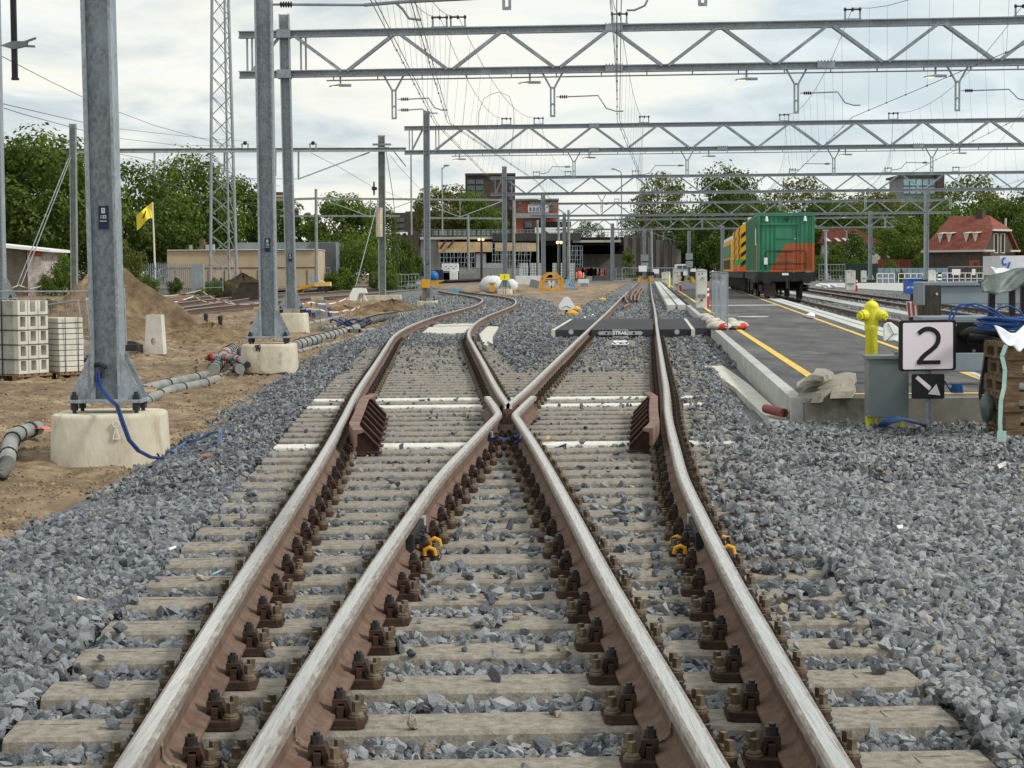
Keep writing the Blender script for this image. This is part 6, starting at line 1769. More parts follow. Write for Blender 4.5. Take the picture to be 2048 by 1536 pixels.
b = MB(); obox(T, b, -.0, .42, -.02, .29, c1.z - .03, c1.z + .005); obox(T, b, .26, .35, .02, .1, c1.z + .005, c1.z + .04); b.build('lid', M_cab, t, bevel=.005)
b = MB()
for z in (c0.z + .05, c1.z - .1): obox(T, b, .014, .0195, .04, .05, z, z + .012)
b.build('hinge_screw', M_sign, t)
for q in (.015, .32):
    b = MB(); obox(T, b, q, q + .03, .1, .14, -.2, c0.z); b.build('cabinet_leg', M_hyd, t)
# sign 2 and arrow
M_pink = mat('sign_face', (244, 232, 238), rough=.35)
M_blk = mat('sign_black', (26, 24, 26), rough=.4)
D_ = 16.9
t = thing('track_sign', 'square white track sign with a black 2 on a grey pole', 'sign', atd(1856, 850, D_))
def plate(b, pts, d, th, mi=0):
    b.poly([atd(x, y, d) for x, y in pts], (0, th, 0), mi)
def rrect(x0, y0, x1, y1, r, sk=0):
    out = []
    for cx, cy, a0 in ((x1 - r, y0 + r, -90), (x1 - r, y1 - r, 0), (x0 + r, y1 - r, 90), (x0 + r, y0 + r, 180)):
        for k in range(5):
            a = RAD(a0 + k * 22.5); out.append((cx + r * math.cos(a), cy + r * math.sin(a) - sk * (cx - x0)))
    return out
b = MB(); plate(b, rrect(1798, 641, 1912, 743, 6, .02)[::-1], D_, .03); b.build('back_frame', M_blk, t)
b = MB(); plate(b, rrect(1806, 646, 1906, 739, 3, .015)[::-1], D_ - .006, .005); fo = b.build('sign_face', M_pink, t)
def stroke(b, pts, w, d, th=.004):
    """a thick line drawn as one joined outline"""
    L1, L2 = [], []
    P = [Vector(p) for p in pts]
    for i, p in enumerate(P):
        tn = (P[min(i + 1, len(P) - 1)] - P[max(i - 1, 0)]).normalized(); n = Vector((-tn.y, tn.x)) * w / 2
        L1.append(p + n); L2.append(p - n)
    for i in range(len(P) - 1):
        plate(b, [L1[i][:], L2[i][:], L2[i + 1][:], L1[i + 1][:]], d, th)
def c_(x, y): return (1680 + x / 5.486, 540 + y / 5.486)
b = MB()
arc = [c_(862, 697)]
for a in np.linspace(218, 360, 12): arc.append(c_(970 + 112 * math.cos(RAD(a)), 745 - 98 * math.sin(RAD(a)) * -1 if False else 745 + 100 * math.sin(RAD(a))))
arc += [c_(1074, 790), c_(1050, 835), c_(1000, 880), c_(940, 925), c_(895, 970), c_(872, 1010), c_(866, 1028)]
stroke(b, [Vector(p) for p in arc], 9.0, D_ - .012)
x0, y0 = c_(845, 1012); plate(b, [(x0 - .3, y0 - 3.4), (x0 - .3, y0 + 4.6), c_(1102, 1032), c_(1102, 990)], D_ - .0125, .004); b.build('digit', M_blk, fo)
b = MB(); b.tube([atd(1857, 640, D_ + .06), atd(1857, 876, D_ + .06)], .026, 10); b.build('pole', M_galv, t, smooth=True)
t = thing('arrow_sign', 'small black sign with a white arrow pointing down right under the sign 2', 'sign', atd(1857, 800, D_))
b = MB(); plate(b, rrect(1824, 748, 1889, 798, 4, .008)[::-1], D_, .025); b.build('sign_plate', M_blk, t)
b = MB(); plate(b, [(1831, 757), (1836, 751), (1863, 774), (1858, 781)], D_ - .006, .005); plate(b, [(1856, 788), (1873, 768), (1881, 791)], D_ - .0065, .005); b.build('arrow', M_pink, t)
# black equipment behind the sign, tube trestle
t = thing('speaker_box', 'long flat black equipment box held level beside the sign 2', 'box', atd(1940, 706, 17.0))
b = MB(); a, c = atd(1897, 706, 17.02), atd(1998, 643, 17.02); b.bx(a.x, c.x, 17.02, 17.3, a.z, c.z); b.build('box_shell', M_blk, t, bevel=.01)
b = MB()
for x, y in ((1910, 650), (1907, 700), (1948, 702)): b.lathe(atd(x, y, 17.01), [(.016, 0), (.016, .02)], 10, axis='Y')
b.build('rivet', M_alu, t)
b = MB(); b.tube([atd(1925, 672, 17.0), atd(1940, 664, 16.95), atd(2000, 668, 16.9)], .05, 10); b.tube([atd(1936, 676, 16.9), atd(2010, 683, 16.9)], .05, 10); b.build('round_beam', M_blk, t, smooth=True)
b = MB(); b.bar(atd(1976, 700, 17.15), atd(1964, 775, 17.15), .05, .05); b.tube([atd(1965, 770, 17.15), atd(1963, 790, 17.15), atd(1968, 812, 17.1)], .03, 8); b.build('support_leg', M_blk, t)
def black_post(label, x0, x1, y0, y1, d, sl=0):
    b = MB(); w = (x1 - x0) * d / FPX; b.bar(atd((x0 + x1) / 2, y1, d), atd((x0 + x1) / 2 + sl, y0, d), w, w); tag(b.build('black_post', M_blk, bevel=.01), label, 'post')
black_post('left black square post leaning under the grey sheeting', 1974, 1987, 570, 662, 17.6, 4)
black_post('middle black square post under the grey sheeting', 2018, 2030, 575, 650, 17.6)
black_post('right black square post at the picture edge under the grey sheeting', 2041, 2056, 545, 660, 17.7)
# crumpled sheeting and cable coil
def cloth(name, label, m, pts, d, amp, nu=26, nv=12, dep=.3, seed=3, cat='sheet'):
    rr = random.Random(seed); ph = [rr.uniform(0, 6.28) for _ in range(12)]
    A, Bb, C, E_ = [Vector(p) for p in pts]; vs = []
    for j in range(nv + 1):
        for i in range(nu + 1):
            u, v = i / nu, j / nv
            p = A.lerp(Bb, u).lerp(E_.lerp(C, u), v)
            w = sum(math.sin((k + 2) * 2.3 * u * (1 + .3 * v) + ph[k] + (k % 3) * 3 * v) / (k + 1.5) for k in range(6))
            e = sum(math.sin((k + 3) * 2.9 * u + ph[k + 6]) / (k + 1.5) for k in range(5)) * (1 if j in (0, nv) else .3)
            q = atd(p.x, p.y + e * amp * 10 * (1 if j == nv else .45), d + dep * v + .09 * w)
            vs.append(q + Vector((0, 0, .035 * w)))
    b = MB(); b.add(vs, [(j * (nu + 1) + i, j * (nu + 1) + i + 1, (j + 1) * (nu + 1) + i + 1, (j + 1) * (nu + 1) + i) for j in range(nv) for i in range(nu)])
    o = b.build(name, m, smooth=True); s = o.modifiers.new('thick', 'SOLIDIFY'); s.thickness = .006
    return tag(o, label, cat)
M_gsheet = mat('grey_sheeting', (112, 124, 118), (84, 94, 90), sc=6, rough=.5, bump=.6, bsc=14)
M_wsheet = mat('white_sheeting', (232, 234, 236), (206, 210, 216), sc=5, rough=.55, bump=.5, bsc=12)
cloth('plastic_sheeting', 'crumpled grey green plastic sheeting draped over the black posts', M_gsheet, [(1955, 552), (2075, 535), (2075, 585), (1965, 582)], 17.3, .35, dep=-.1, seed=5)
cloth('plastic_sheeting', 'white plastic sheeting bunched above the grey green sheeting', M_wsheet, [(1980, 540), (2075, 532), (2075, 550), (1990, 552)], 17.5, .2, dep=-.1, seed=7)
cloth('plastic_sheeting', 'white plastic sheet spread over the top pallet', M_wsheet, [(1988, 656), (2080, 652), (2080, 706), (2012, 688)], 15.95, .25, dep=-.25, seed=9)
b = MB()
cc = atd(2010, 655, 16.6)
for k in range(16):
    rr_ = RND.uniform(.17, .24); h = RND.uniform(0, .1); ox, oy = RND.uniform(-.03, .03), RND.uniform(-.03, .03)
    b.tube([cc + Vector((ox + rr_ * 1.05 * math.cos(a), oy + rr_ * math.sin(a), h - .02 + .012 * math.sin(a * 2 + k))) for a in np.linspace(0, 6.28, 26)], .0085, 6, close=False)
for pts in (((1898, 642), (1902, 622), (1920, 610), (1950, 607), (1985, 618), (2012, 636)), ((1904, 640), (1915, 618), (1940, 611), (1975, 620), (2000, 634)), ((1985, 628), (2000, 615), (2020, 612), (2040, 622), (2052, 640))):
    b.tube([atd(x, y, 16.55) for x, y in pts], .0085, 6)
tag(b.build('cable_coil', mat('coil_blue', (36, 84, 150), (28, 66, 124), sc=4, rough=.4), smooth=True), 'coil of bright blue cable lying on the black equipment by the pallets', 'cable')
b = MB()
for k in range(6):
    o = k * 3
    b.tube([at(x, y, z) for x, y, z in ((1755 + o, 852, .05), (1768 + o, 840 + k, .12), (1790 + o, 834 + k, .15 + .01 * k), (1820 + o * .6, 840 + k, .12), (1850 + o * .4, 852, .05), (1868, 858, .02))], .013, 6)
tag(b.build('cable_bundle', MATS['coil_blue'], smooth=True), 'bundle of blue cables lying on the gravel below the grey cabinet', 'cable')
b = MB()
for k in range(6): b.tube([atd(x, y, 18.4) for x, y in ((1889, 762), (1897, 775), (1902 + k * 2, 785), (1905 + k * 3, 768 + k), (1910 + k * 2.6, 768), (1912 + k * 2.6, 786))], .009, 5)
tag(b.build('cable_bundle', MATS['coil_blue'], smooth=True), 'small hank of blue cable on the platform end behind the arrow sign', 'cable')
# pallets at the right edge
pc = at(2012, 888, -.02)
ang = RAD(-1)
for k in range(6):
    T = rot(pc + Vector((RND.uniform(-.02, .02), RND.uniform(-.02, .02), k * .146 - .02)), ang + RND.uniform(-.03, .03))
    b = MB(); pallet(b, T, 1.2, .8)
    tag(b.build('pallet', mat('grey_pallet_wood', (134, 110, 84), (88, 72, 56), sc=5, rough=.95, bump=.4, stretch=(1, 3, 6))), 'weathered wooden pallet in the stack at the right edge, %s from the top' % ORD[5 - k], 'pallet', 'pallets stacked at the right edge')
b = MB(); P = [atd(x, y, 15.62) for x, y in ((2012, 690), (2004, 712), (2010, 740), (2008, 775), (2002, 800), (2000, 845), (2001, 868))]
for a, c in zip(P[:-1], P[1:]): b.bar(a, c, .035, .004, up=(0, 1, 0))
b.box(P[-1] + Vector((.01, 0, -.02)), (.075, .006, .09))
tag(b.build('ribbon_strap', mat('pale_green_ribbon', (188, 216, 208), (160, 196, 188), sc=9, rough=.6)), 'pale green ribbon with a tag hanging down the front of the pallet stack', 'strap')
b = MB(); b.ell(atd(1974, 815, 16.4), (.06, .08, .13), 12, 8, jit=.2); tag(b.build('plastic_bag', M_gsheet, smooth=True), 'grey crumpled plastic bag at the left side of the pallet stack', 'bag')
# grey buffer beams and timbers
M_beam = mat('beam_grey', (138, 150, 158), (122, 134, 142), sc=1.5, rough=.5)
t = thing('buffer_beam', 'heavy grey steel box beam of a buffer stop behind the sign 2', 'beam', atd(1900, 600, 22))
b = MB(); a, c = atd(1856, 609, 22), atd(2075, 571, 22); b.bx(a.x, c.x, 22, 22.45, a.z, c.z); b.bx(a.x - .05, c.x, 21.96, 22.5, c.z, c.z + .05); b.build('beam_body', M_beam, t, bevel=.01)
b = MB(); a, c = atd(1844, 612, 21.9), atd(1858, 569, 21.9); b.bx(a.x, c.x, 21.9, 22.4, a.z, c.z + .03); b.build('end_plate', M_beam, t, bevel=.012)
t = thing('lower_beam', 'lower grey steel beam behind the arrow sign and black box', 'beam', atd(1930, 745, 20))
b = MB(); a, c = atd(1840, 744, 20), atd(1992, 705, 20); b.bx(a.x, c.x, 20, 20.3, a.z, c.z); a, c = atd(1842, 643, 20), atd(1990, 632, 20); b.bx(a.x, c.x, 20, 20.4, a.z, c.z); a, c = atd(1866, 705, 20.02), atd(1880, 632, 20.02); b.bx(a.x, c.x, 20.02, 20.3, a.z, c.z); b.build('beam_body', M_beam, t, bevel=.01)
M_tim = mat('tarred_timber', (72, 68, 62), (46, 44, 42), sc=5, rough=.9, stretch=(3, 3, .4), bump=.5)
t = thing('timber_post', 'thick dark timber post with a bright bolt in front of the grey buffer beam', 'post', atd(1865, 640, 21))
a, c = atd(1857, 637, 21), atd(1883, 570, 21); b = MB(); b.bx(a.x, c.x, 21, 21.2, a.z, c.z); b.build('post_body', M_tim, t, bevel=.01); b = MB(); b.lathe(atd(1874, 588, 20.98), [(.014, 0), (.014, .03)], 10, axis='Y'); b.build('bolt', M_alu, t)
boxat('timber_post', 'darker timber post left of the bolted one, behind the striped board', 'post', 1844, 1858, 610, 640, 21.6, .2, M_tim)
t = thing('letter_box', 'bright blue box with white lettering on a black stem', 'box', atd(1826, 600, 27))
M_bsign = mat('sign_blue', (44, 92, 186), (38, 82, 170), sc=4, rough=.4)
a, c = atd(1815, 588, 27), atd(1840, 559, 27); b = MB(); b.bx(a.x, c.x + .03, 27, 27.3, a.z, c.z); b.bx(a.x - .01, c.x + .04, 26.99, 27.31, c.z, c.z + .012)
b.text('LET OP TREIN', ((a.x + c.x) / 2, 26.995, (a.z + c.z) / 2 - .01), .032, mi=1, bold=.001); bo = b.build('box_shell', [M_bsign, M_sign], t)
b = MB(); b.bar(atd(1828, 588, 27.1), atd(1828, 625, 27.1), .09, .09); b.build('stem', M_blk, t)
boxat('black_block', 'black block right behind the blue lettered box', 'block', 1838, 1856, 559, 571, 27.5, .3, M_blk)
t = thing('striped_board', 'red and white striped board below the blue lettered box', 'board', atd(1828, 634, 24))
b = MB(); b.poly([atd(x, y, 24) for x, y in ((1813, 603), (1842, 604), (1843, 635), (1817, 633))][::-1], (0, .03, 0)); b.build('board_face', M_sign, t)
b = MB()
for x in (1814, 1823, 1832): b.poly([atd(*q) for q in ((x, 604, 23.99), (x + 5, 604, 23.99), (x + 7.5, 633, 23.99), (x + 3, 633, 23.99))][::-1], (0, .004, 0))
b.build('red_stripe', mat('stripe_red', (150, 48, 48), rough=.6), t)
b = MB(); b.bar(atd(1826, 634, 24.1), atd(1826, 640, 24.1), .1); b.build('foot', M_blk, t)
t = thing('white_marker', 'white round topped marker board between the hydrant and the sign 2', 'marker', atd(1783, 690, 33))
pts = [(1768, 685)] + [(1768 + 0, 655), (1770, 649), (1776, 645), (1783, 645), (1796, 655), (1797, 658), (1797, 692)]
b = MB(); b.poly([atd(x, y, 33) for x, y in pts], (0, .1, 0)); b.build('board_face', M_sign, t, bevel=.01)
b = MB()
for x, y in ((1776, 647), (1771, 684), (1796, 668)): b.bar(atd(x, y, 32.99), atd(1787, 668, 32.99), .014, .006, up=(0, 1, 0))
b.build('ridge_line', M_galv2, t)
b = MB(); b.bar(atd(1801, 700, 33.2), atd(1801, 660, 33.2), .04, .04); b.build('side_post', M_galv, t)
# crossing panels
y0, y1 = 41.6, 51.0
t = thing('crossing', 'black rubber level crossing panels laid across the right track', 'crossing', (float(Rc(46)), 46, .2))
M_rub2 = mat('crossing_rubber', (62, 62, 66), (46, 46, 50), sc=2, rough=.85, bump=.3, stretch=(1, .2, 1))
for nm, o0, o1 in (('inner_panel', -G + .075, G - .09), ('outer_panel', -1.48, -G - .05), ('outer_panel', G + .05, 1.5)):
    b = MB(); ribbon(b, lambda y: float(Rc(y)) + o0, lambda y: float(Rc(y)) + o1, [y0, 44.7, 47.9, y1], .0, .196); b.build(nm, M_rub2, t)
for o0, o1 in ((-1.56, -1.48), (1.5, 1.58)):
    b = MB(); ribbon(b, lambda y: float(Rc(y)) + o0, lambda y: float(Rc(y)) + o1, [y0 - .1, y1], .0, .2); b.build('edge_stone', M_clight, t)
b = MB(); ribbon(b, lambda y: float(Rc(y)) + 1.585, lambda y: kx(y) - .035, [y0, y1], .0, .215); b.build('ramp_panel', M_rub2, t)
cx = (1241 - 1024) * y0 / FPX
b = MB()
for s in (-1, 1):
    P = [(cx + s * .17, .16), (cx + s * .46, .16), (cx + s * .5, .12), (cx + s * .46, .08), (cx + s * .17, .08)]; b.poly([(x, y0 - .03, z) for x, y, z in [(p[0], 0, p[1]) for p in P]], (0, .025, 0))
    b.lathe((cx + s * .3, y0 - .035, .12), [(.025, 0), (.025, .02)], 10, axis='Y', mi=1)
b.build('lock_bar', [M_alu, M_blk], t)
b = MB(); b.poly([(cx - .17, y0 - .06, .2), (cx + .17, y0 - .06, .2), (cx + .17, y0 - .06, .04), (cx + .1, y0 - .06, .0), (cx - .1, y0 - .06, .0), (cx - .17, y0 - .06, .04)], (0, .03, 0)); b.bx(cx - .15, cx + .15, y0 - .066, y0 - .06, .06, .18, 1); b.text('STRAIL', (cx, y0 - .069, .122), .105, mi=2, bold=.006); b.build('name_plate', [M_alu, M_blk, M_sign], t)
for px, yy in ((1142, 41.5), (1354, 41.5)):
    b = MB(); b.lathe(atd(px, 664, yy), [(.055, 0), (.055, .04)], 12, axis='Y'); b.build('tie_bolt', M_alu, t)
t = thing('number_marker', 'flat white marker with the number 127 painted between the rails', 'marking', at(1240, 687, 0))
b = MB(); P = [at(x, y, .03) for x, y in ((1222, 690), (1228, 682), (1253, 682), (1260, 690))]; b.poly(P, (0, 0, .01)); b.build('white_patch', M_sign, t)
b = MB(); c = at(1241, 686, .044); b.text('127', c, .24, mi=0, ny=(0, 1, 0), bold=.008, sy=6); o = b.build('number', M_dark, t)
# spare rails between the tracks
RP = [[(1266, 577), (1256, 590), (1250, 600), (1252, 608), (1256, 614)], [(1272, 583), (1265, 592), (1262, 600), (1263, 609)], [(1281, 581), (1276, 590), (1270, 598), (1269, 609)], [(1284, 577), (1286, 584), (1280, 592), (1276, 609)], [(1258, 616), (1247, 624)]]
for pts, lab in zip(RP, ('leftmost long bent spare rail lying between the running rails', 'second spare rail from the left lying between the running rails', 'third spare rail from the left lying between the running rails', 'rightmost long spare rail lying between the running rails', 'short spare rail piece lying nearest the crossing')):
    P = [at(x, y, .0) for x, y in pts]; q = []
    for a, c in zip(P[:-1], P[1:]):
        n = max(1, int((c - a).length / 2)); q += [a.lerp(c, i / n) for i in range(n)]
    q.append(P[-1]); b = MB(); sweep(b, [Vector((p.x, p.y, .0)) for p in q[::-1]], PROF, SHINY)
    tag(b.build('spare_rail', [M_rust] + [mat('spare_rail_top', (160, 132, 116), (128, 100, 86), sc=3, rough=.8)] * 2), lab, 'rail')
# shunting signal and yellow lids
t = thing('dwarf_signal', 'low white rounded triangular board on a black foot beside the crossing', 'signal', at(1133, 630, 0))
d = at(1133, 630, 0).y
pts = []
for (cx_, cy_, r_), a0, a1 in (((1133, 602.5, 8.5), 205, 335), ((1141, 612.5, 7.5), -25, 90), ((1125, 612.5, 7.5), 90, 205)):
    for a in np.linspace(a0, a1, 8): pts.append((cx_ + r_ * math.cos(RAD(a)), cy_ + r_ * math.sin(RAD(a))))
b = MB(); b.poly([atd(x, y, d) for x, y in pts][::-1], (0, .12, 0)); bo = b.build('board_face', M_sign, t, bevel=.01)
b = MB()
for s in (-1, 1): b.bar(atd(1133, 612, d - .005), atd(1133 + s * 9, 616, d - .005), .03, .01, up=(0, 1, 0))
b.build('ridge', M_galv, t)
b = MB(); b.bar(atd(1133, 630, d + .06), atd(1133, 618, d + .06), .08); b.bx(atd(1127, 630, d).x, atd(1140, 630, d).x, d - .1, d + .2, atd(1130, 631, d).z, atd(1130, 626, d).z); b.build('foot', M_blk, t)
for px, py, lab in ((1144, 629, 'front one of two yellow lids beside the low white signal'), (1152, 620, 'rear one of two yellow lids beside the low white signal'), (1205, 601, 'lone yellow lid on the gravel edge farther back')):
    c = at(px, py, .06); t = thing('yellow_dome', lab, 'lid', c); b = MB(); b.lathe(c, [(.19, 0), (.2, .05), (.12, .12), (.03, .15)], 12); b.build('dome', M_yelpaint, t, smooth=True); b = MB(); b.lathe(c, [(.22, -.02), (.22, .02)], 12); b.build('rim', M_yelpaint, t)
b = MB()
for i in range(5): p = at(1168 + i * 4, 636 - i * 1.3, .03); b.tube([p, p + Vector((.04, .25, .02))], .03, 5, mi=i % 2)
tag(b.build('striped_stick', [M_sign, M_blk]), 'black and white striped stick lying on the gravel by the crossing', 'stick')
# buffer stops
def buffer(label, px, d, x_c, post=True):
    t = thing('buffer_stop', label, 'buffer stop', (x_c, d, .2))
    for s in (-1, 1):
        b = MB(); b.bar((x_c + s * .85, d, .15), (x_c + s * .5, d, 1.35), .22, .3); b.bar((x_c + s * .6, d + 1.6, .15), (x_c + s * .5, d + .1, 1.25), .16, .2); b.build('yellow_leg', M_yelpaint, t)
        b = MB(); b.bx(x_c + min(s * .35, s * 1.25), x_c + max(s * .35, s * 1.25), d - .2, d + .05, .95, 1.45); b.build('buffer_block', M_blk, t)
    b = MB(); b.bx(x_c - .95, x_c + .95, d + .1, d + .3, .05, .25); b.build('cross_beam', M_yelpaint, t)
    if post:
        b = MB(); b.bx(x_c - .8, x_c + .3, d + .5, d + .55, 1.5, 2.3); b.build('white_panel', M_sign, t)
buffer('yellow legged buffer stop at the far end of the right track', 1290, 258, float(Rc(258)))
buffer('yellow buffer stop in front of the white pickup truck', 1374, 215, (1373 - 1024) * 215 / FPX, False)
t = thing('pickup_truck', 'white pickup truck parked behind the far platform', 'truck', atd(1370, 556, 272))
pbox('body', M_sign, t, 1349, 1392, 537, 551, 272, 2); b = MB(); b.poly([atd(x, y, 271.9) for x, y in ((1350, 538), (1352, 528.5), (1376, 528), (1380, 538))], (0, 1.9, 0)); b.build('cabin', M_sign, t)
windows(t, M_glass, (1355, 1366), (531,), 9, 6, 271.8)
for px in (1356, 1384):
    b = MB(); b.lathe(atd(px, 552, 271.9), [(.36, -.05), (.36, .2)], 12, axis='Y'); b.build('wheel', M_black, t)
# platform cabinets and bollards
M_cabw = mat('cabinet_white', (216, 216, 208), (196, 196, 188), sc=2, rough=.5)
def cabinet(label, x0, x1, y0, y1, z, group='white platform cabinets'):
    c = at((x0 + x1) / 2, y1, z); s = c.y / FPX; w = (x1 - x0) * s; h = (y1 - y0) * s
    t = thing('platform_cabinet', label, 'cabinet', c, group=group)
    b = MB(); b.bx(c.x - w / 2, c.x + w / 2, c.y, c.y + w * .9, c.z, c.z + h * .95); b.build('cabinet_body', M_cabw, t, bevel=.015)
    b = MB(); b.poly([(c.x - w * .53, c.y - .02, c.z + h * .95), (c.x + w * .53, c.y - .02, c.z + h * .95), (c.x + w * .5, c.y - .02, c.z + h * .97), (c.x, c.y - .02, c.z + h), (c.x - w * .5, c.y - .02, c.z + h * .97)], (0, w * .95, 0)); b.build('cap', M_cabw, t)
    b = MB(); b.bx(c.x - w * .36, c.x + w * .36, c.y - .03, c.y, c.z + h * .27, c.z + h * .35); b.build('socket_ledge', M_galv2, t)
    b = MB(); b.lathe((c.x + w * .08, c.y - .03, c.z + h * .78), [(w * .08, 0), (w * .08, .03)], 10, axis='Y'); b.bar((c.x + w * .1, c.y - .03, c.z + h * .78), (c.x + w * .33, c.y - .03, c.z + h * .775), .03); b.build('lock', M_alu, t)
    b = MB(); b.bx(c.x - w * .28, c.x - w * .22, c.y - .012, c.y, c.z + h * .84, c.z + h * .9); b.bx(c.x + w * .02, c.x + w * .1, c.y - .012, c.y, c.z + h * .86, c.z + h * .9); b.bx(c.x - .03, c.x + .03, c.y - .06, c.y, c.z + h * .18, c.z + h * .22); b.build('marking', M_dark, t)
cabinet('largest white cabinet on the platform, next to the mesh panels', 1393, 1414, 538, 616, PZ)
cabinet('white cabinet with a bollard, second along the platform', 1347, 1361, 542, 581, PZ)
cabinet('far narrow white cabinet, left one of the distant pair on the platform', 1324, 1333, 544, 565, PZ)
cabinet('far narrow white cabinet, right one of the distant pair on the platform', 1332, 1341, 543, 566, PZ)
cabinet('white cabinet between the tracks right of the green container', 1693, 1711, 540, 580, .1)
cabinet('small white cabinet in front of the dark green fence', 1723, 1733, 541, 564, .1)
cabinet('white cabinet above the grey buffer beam', 1858, 1871, 540, 572, .1)
def bollard(label, px, y0, y1, z):
    c = at(px, y1, z); s = c.y / FPX; h = (y1 - y0) * s; r = h * .085
    t = thing('bollard', label, 'bollard', c, group='red and white bollards'); cuts = [0, .5, .64, .76, .88, 1]
    for i, (a, e) in enumerate(zip(cuts[:-1], cuts[1:])):
        b = MB(); k = r * (1.06 if i == 2 else 1); b.lathe(c, [(k, h * a), (k, h * e - .001)], 14); b.build('red_band' if i % 2 == 0 else 'white_band', M_red if i % 2 == 0 else M_sign, t, smooth=True)
bollard('red and white bollard beside the largest platform cabinet', 1414.5, 571, 614, PZ)
bollard('red and white bollard beside the second platform cabinet', 1360.5, 559, 582, PZ)
bollard('red and white bollard between the tracks right of the green container', 1713, 558, 583, .1)
b = MB(); b.tube([at(1338, 575, PZ), at(1338, 575, PZ) + Vector((0, 0, 1.0))], .09, 8); tag(b.build('pale_post', mat('pale_yellow', (232, 226, 140), rough=.6)), 'pale yellow post beside the far pair of platform cabinets', 'post')
b = MB(); b.tube([at(1681, 563, 0), at(1681, 563, 0) + Vector((0, 0, 1.05))], .08, 8); tag(b.build('pale_post', MATS['pale_yellow']), 'pale yellow post beside the fence right of the wagon', 'post')
# mesh panels and sandbags on the platform
for k, (a, c, lab) in enumerate((((1424, 641), (1441, 650), 'rear mesh panel standing on the platform between sandbags'), ((1441, 650), (1455, 661), 'front mesh panel standing on the platform between sandbags'), ((1431, 640), (1455, 652), 'third mesh panel standing just behind the other two'))):
    p, q = at(a[0], a[1], PZ), at(c[0], c[1], PZ); up = Vector((0, 0, 1.2 - .02 * k))
    fence_panel(lab, [p, q, q + up, p + up], cell=.07, foot=False, r=.017, rods='vertical', mw=.0012)
M_bagw = mat('sandbag_white', (214, 210, 198), (184, 176, 160), sc=9, rough=.85, bump=.6, bsc=30)
M_bagr = mat('sandbag_red', (210, 84, 64), (190, 66, 52), sc=9, rough=.8, bump=.4)
for px, py, w, lab in ((1410, 641, .17, 'sandbag farthest left at the foot of the mesh panels'), (1417, 646, .17, 'pale sandbag second from the left at the mesh panels'), (1429, 652, .2, 'dark bottomed sandbag in the middle at the mesh panels'), (1437, 660, .24, 'large sandbag in front of the mesh panels, red streak on its side'), (1462, 652, .14, 'small sandbag behind the rightmost one at the mesh panels'), (1474, 659, .24, 'rightmost sandbag with a broad red streak at the mesh panels')):
    c = at(px, py, PZ); t = thing('sandbag', lab, 'sandbag', c, group='sandbags at the mesh panels'); b = MB(); b.ell(c + Vector((0, 0, .085)), (w, w * 1.3, .10), 16, 10, jit=.1, rz=RND.uniform(-.5, .5)); b.build('bag', M_bagw, t, smooth=True)
    if 'red' in lab or 'left' in lab:
        b = MB(); b.ell(c + Vector((w * .22, -w * .45, .075)), (w * .68, w * .85, .085), 14, 8, jit=.1); b.build('red_patch', M_bagr, t, smooth=True)
# tracks 2 and 3
def trk(f, y0, y1, dx): return [Vector((float(f(y)) + dx, y, 0)) for y in np.arange(y0, y1, 3.0)]
for f, y0, y1, nm in ((T2, 20, 220, 'track with the green container'), (T3, 25, 220, 'track right of the one with the green container')):
    for s, w_ in ((-1, 'left'), (1, 'right')):
        b = MB(); sweep(b, trk(f, y0, y1, s * G), PROF, SHINY); tag(b.build('rail', [M_rust2, M_railtop, M_railedge]), '%s rail of the %s' % (w_, nm), 'rail')
    proto2 = None
    for k in range(44):
        y = y0 + 8 + k * .62 * (1.5 if f is T3 else 1)
        if proto2 is None:
            b = MB(); b.poly([(-1.3, -.13, -.15), (-1.3, .13, -.15), (-1.3, .12, 0), (-1.3, -.12, 0)], (2.6, 0, 0))
            for s in (-1, 1): b.bx(s * G - .15, s * G + .15, -.08, .08, .0, .045, 1)
            proto2 = o = b.build('sleeper', [M_dusty, M_plate])
        else: o = proto2.copy(); COL.objects.link(o)
        o.location = (float(f(y)), y, .0); o.rotation_euler = (0, 0, -.083)
        tag(o, 'dusty sleeper of the %s' % nm, 'railway sleeper', 'sleepers of the ' + nm)
b = MB(); ribbon(b, lambda y: float(T2(y)) + 2.2, lambda y: float(T3(y)) - 1.7, [40, 70, 120, 200], -.1, .1); tag(b.build('low_platform', M_kerb), kind='structure')
b = MB(); P = [at(x, y, .05) for x, y in ((1640, 566), (2100, 566), (2400, 590), (2400, 640), (2100, 600), (1640, 572))]; b.poly([p - Vector((0, 0, .1)) for p in P], (0, 0, .1)); tag(b.build('pavement', M_kerb), kind='structure')
for k, (px, py) in enumerate(((1640, 572), (1652, 573), (1664, 572))):
    b = MB(); b.ell(at(px, py, .3), (.35, .3, .2), 10, 6, jit=.4); tag(b.build('rag_bundle', M_bag), ['leftmost pale bundle on the ground right of the wagon', 'middle pale bundle on the ground right of the wagon', 'right pale bundle on the ground right of the wagon'][k], 'bundle')
b = MB(); b.poly([at(x, y, .26) for x, y in ((1612, 634), (1621, 628), (1630, 632), (1628, 637))], (0, 0, .06)); tag(b.build('white_cover', M_sign), 'small white peaked cover lying at the edge of the wagon track', 'cover')
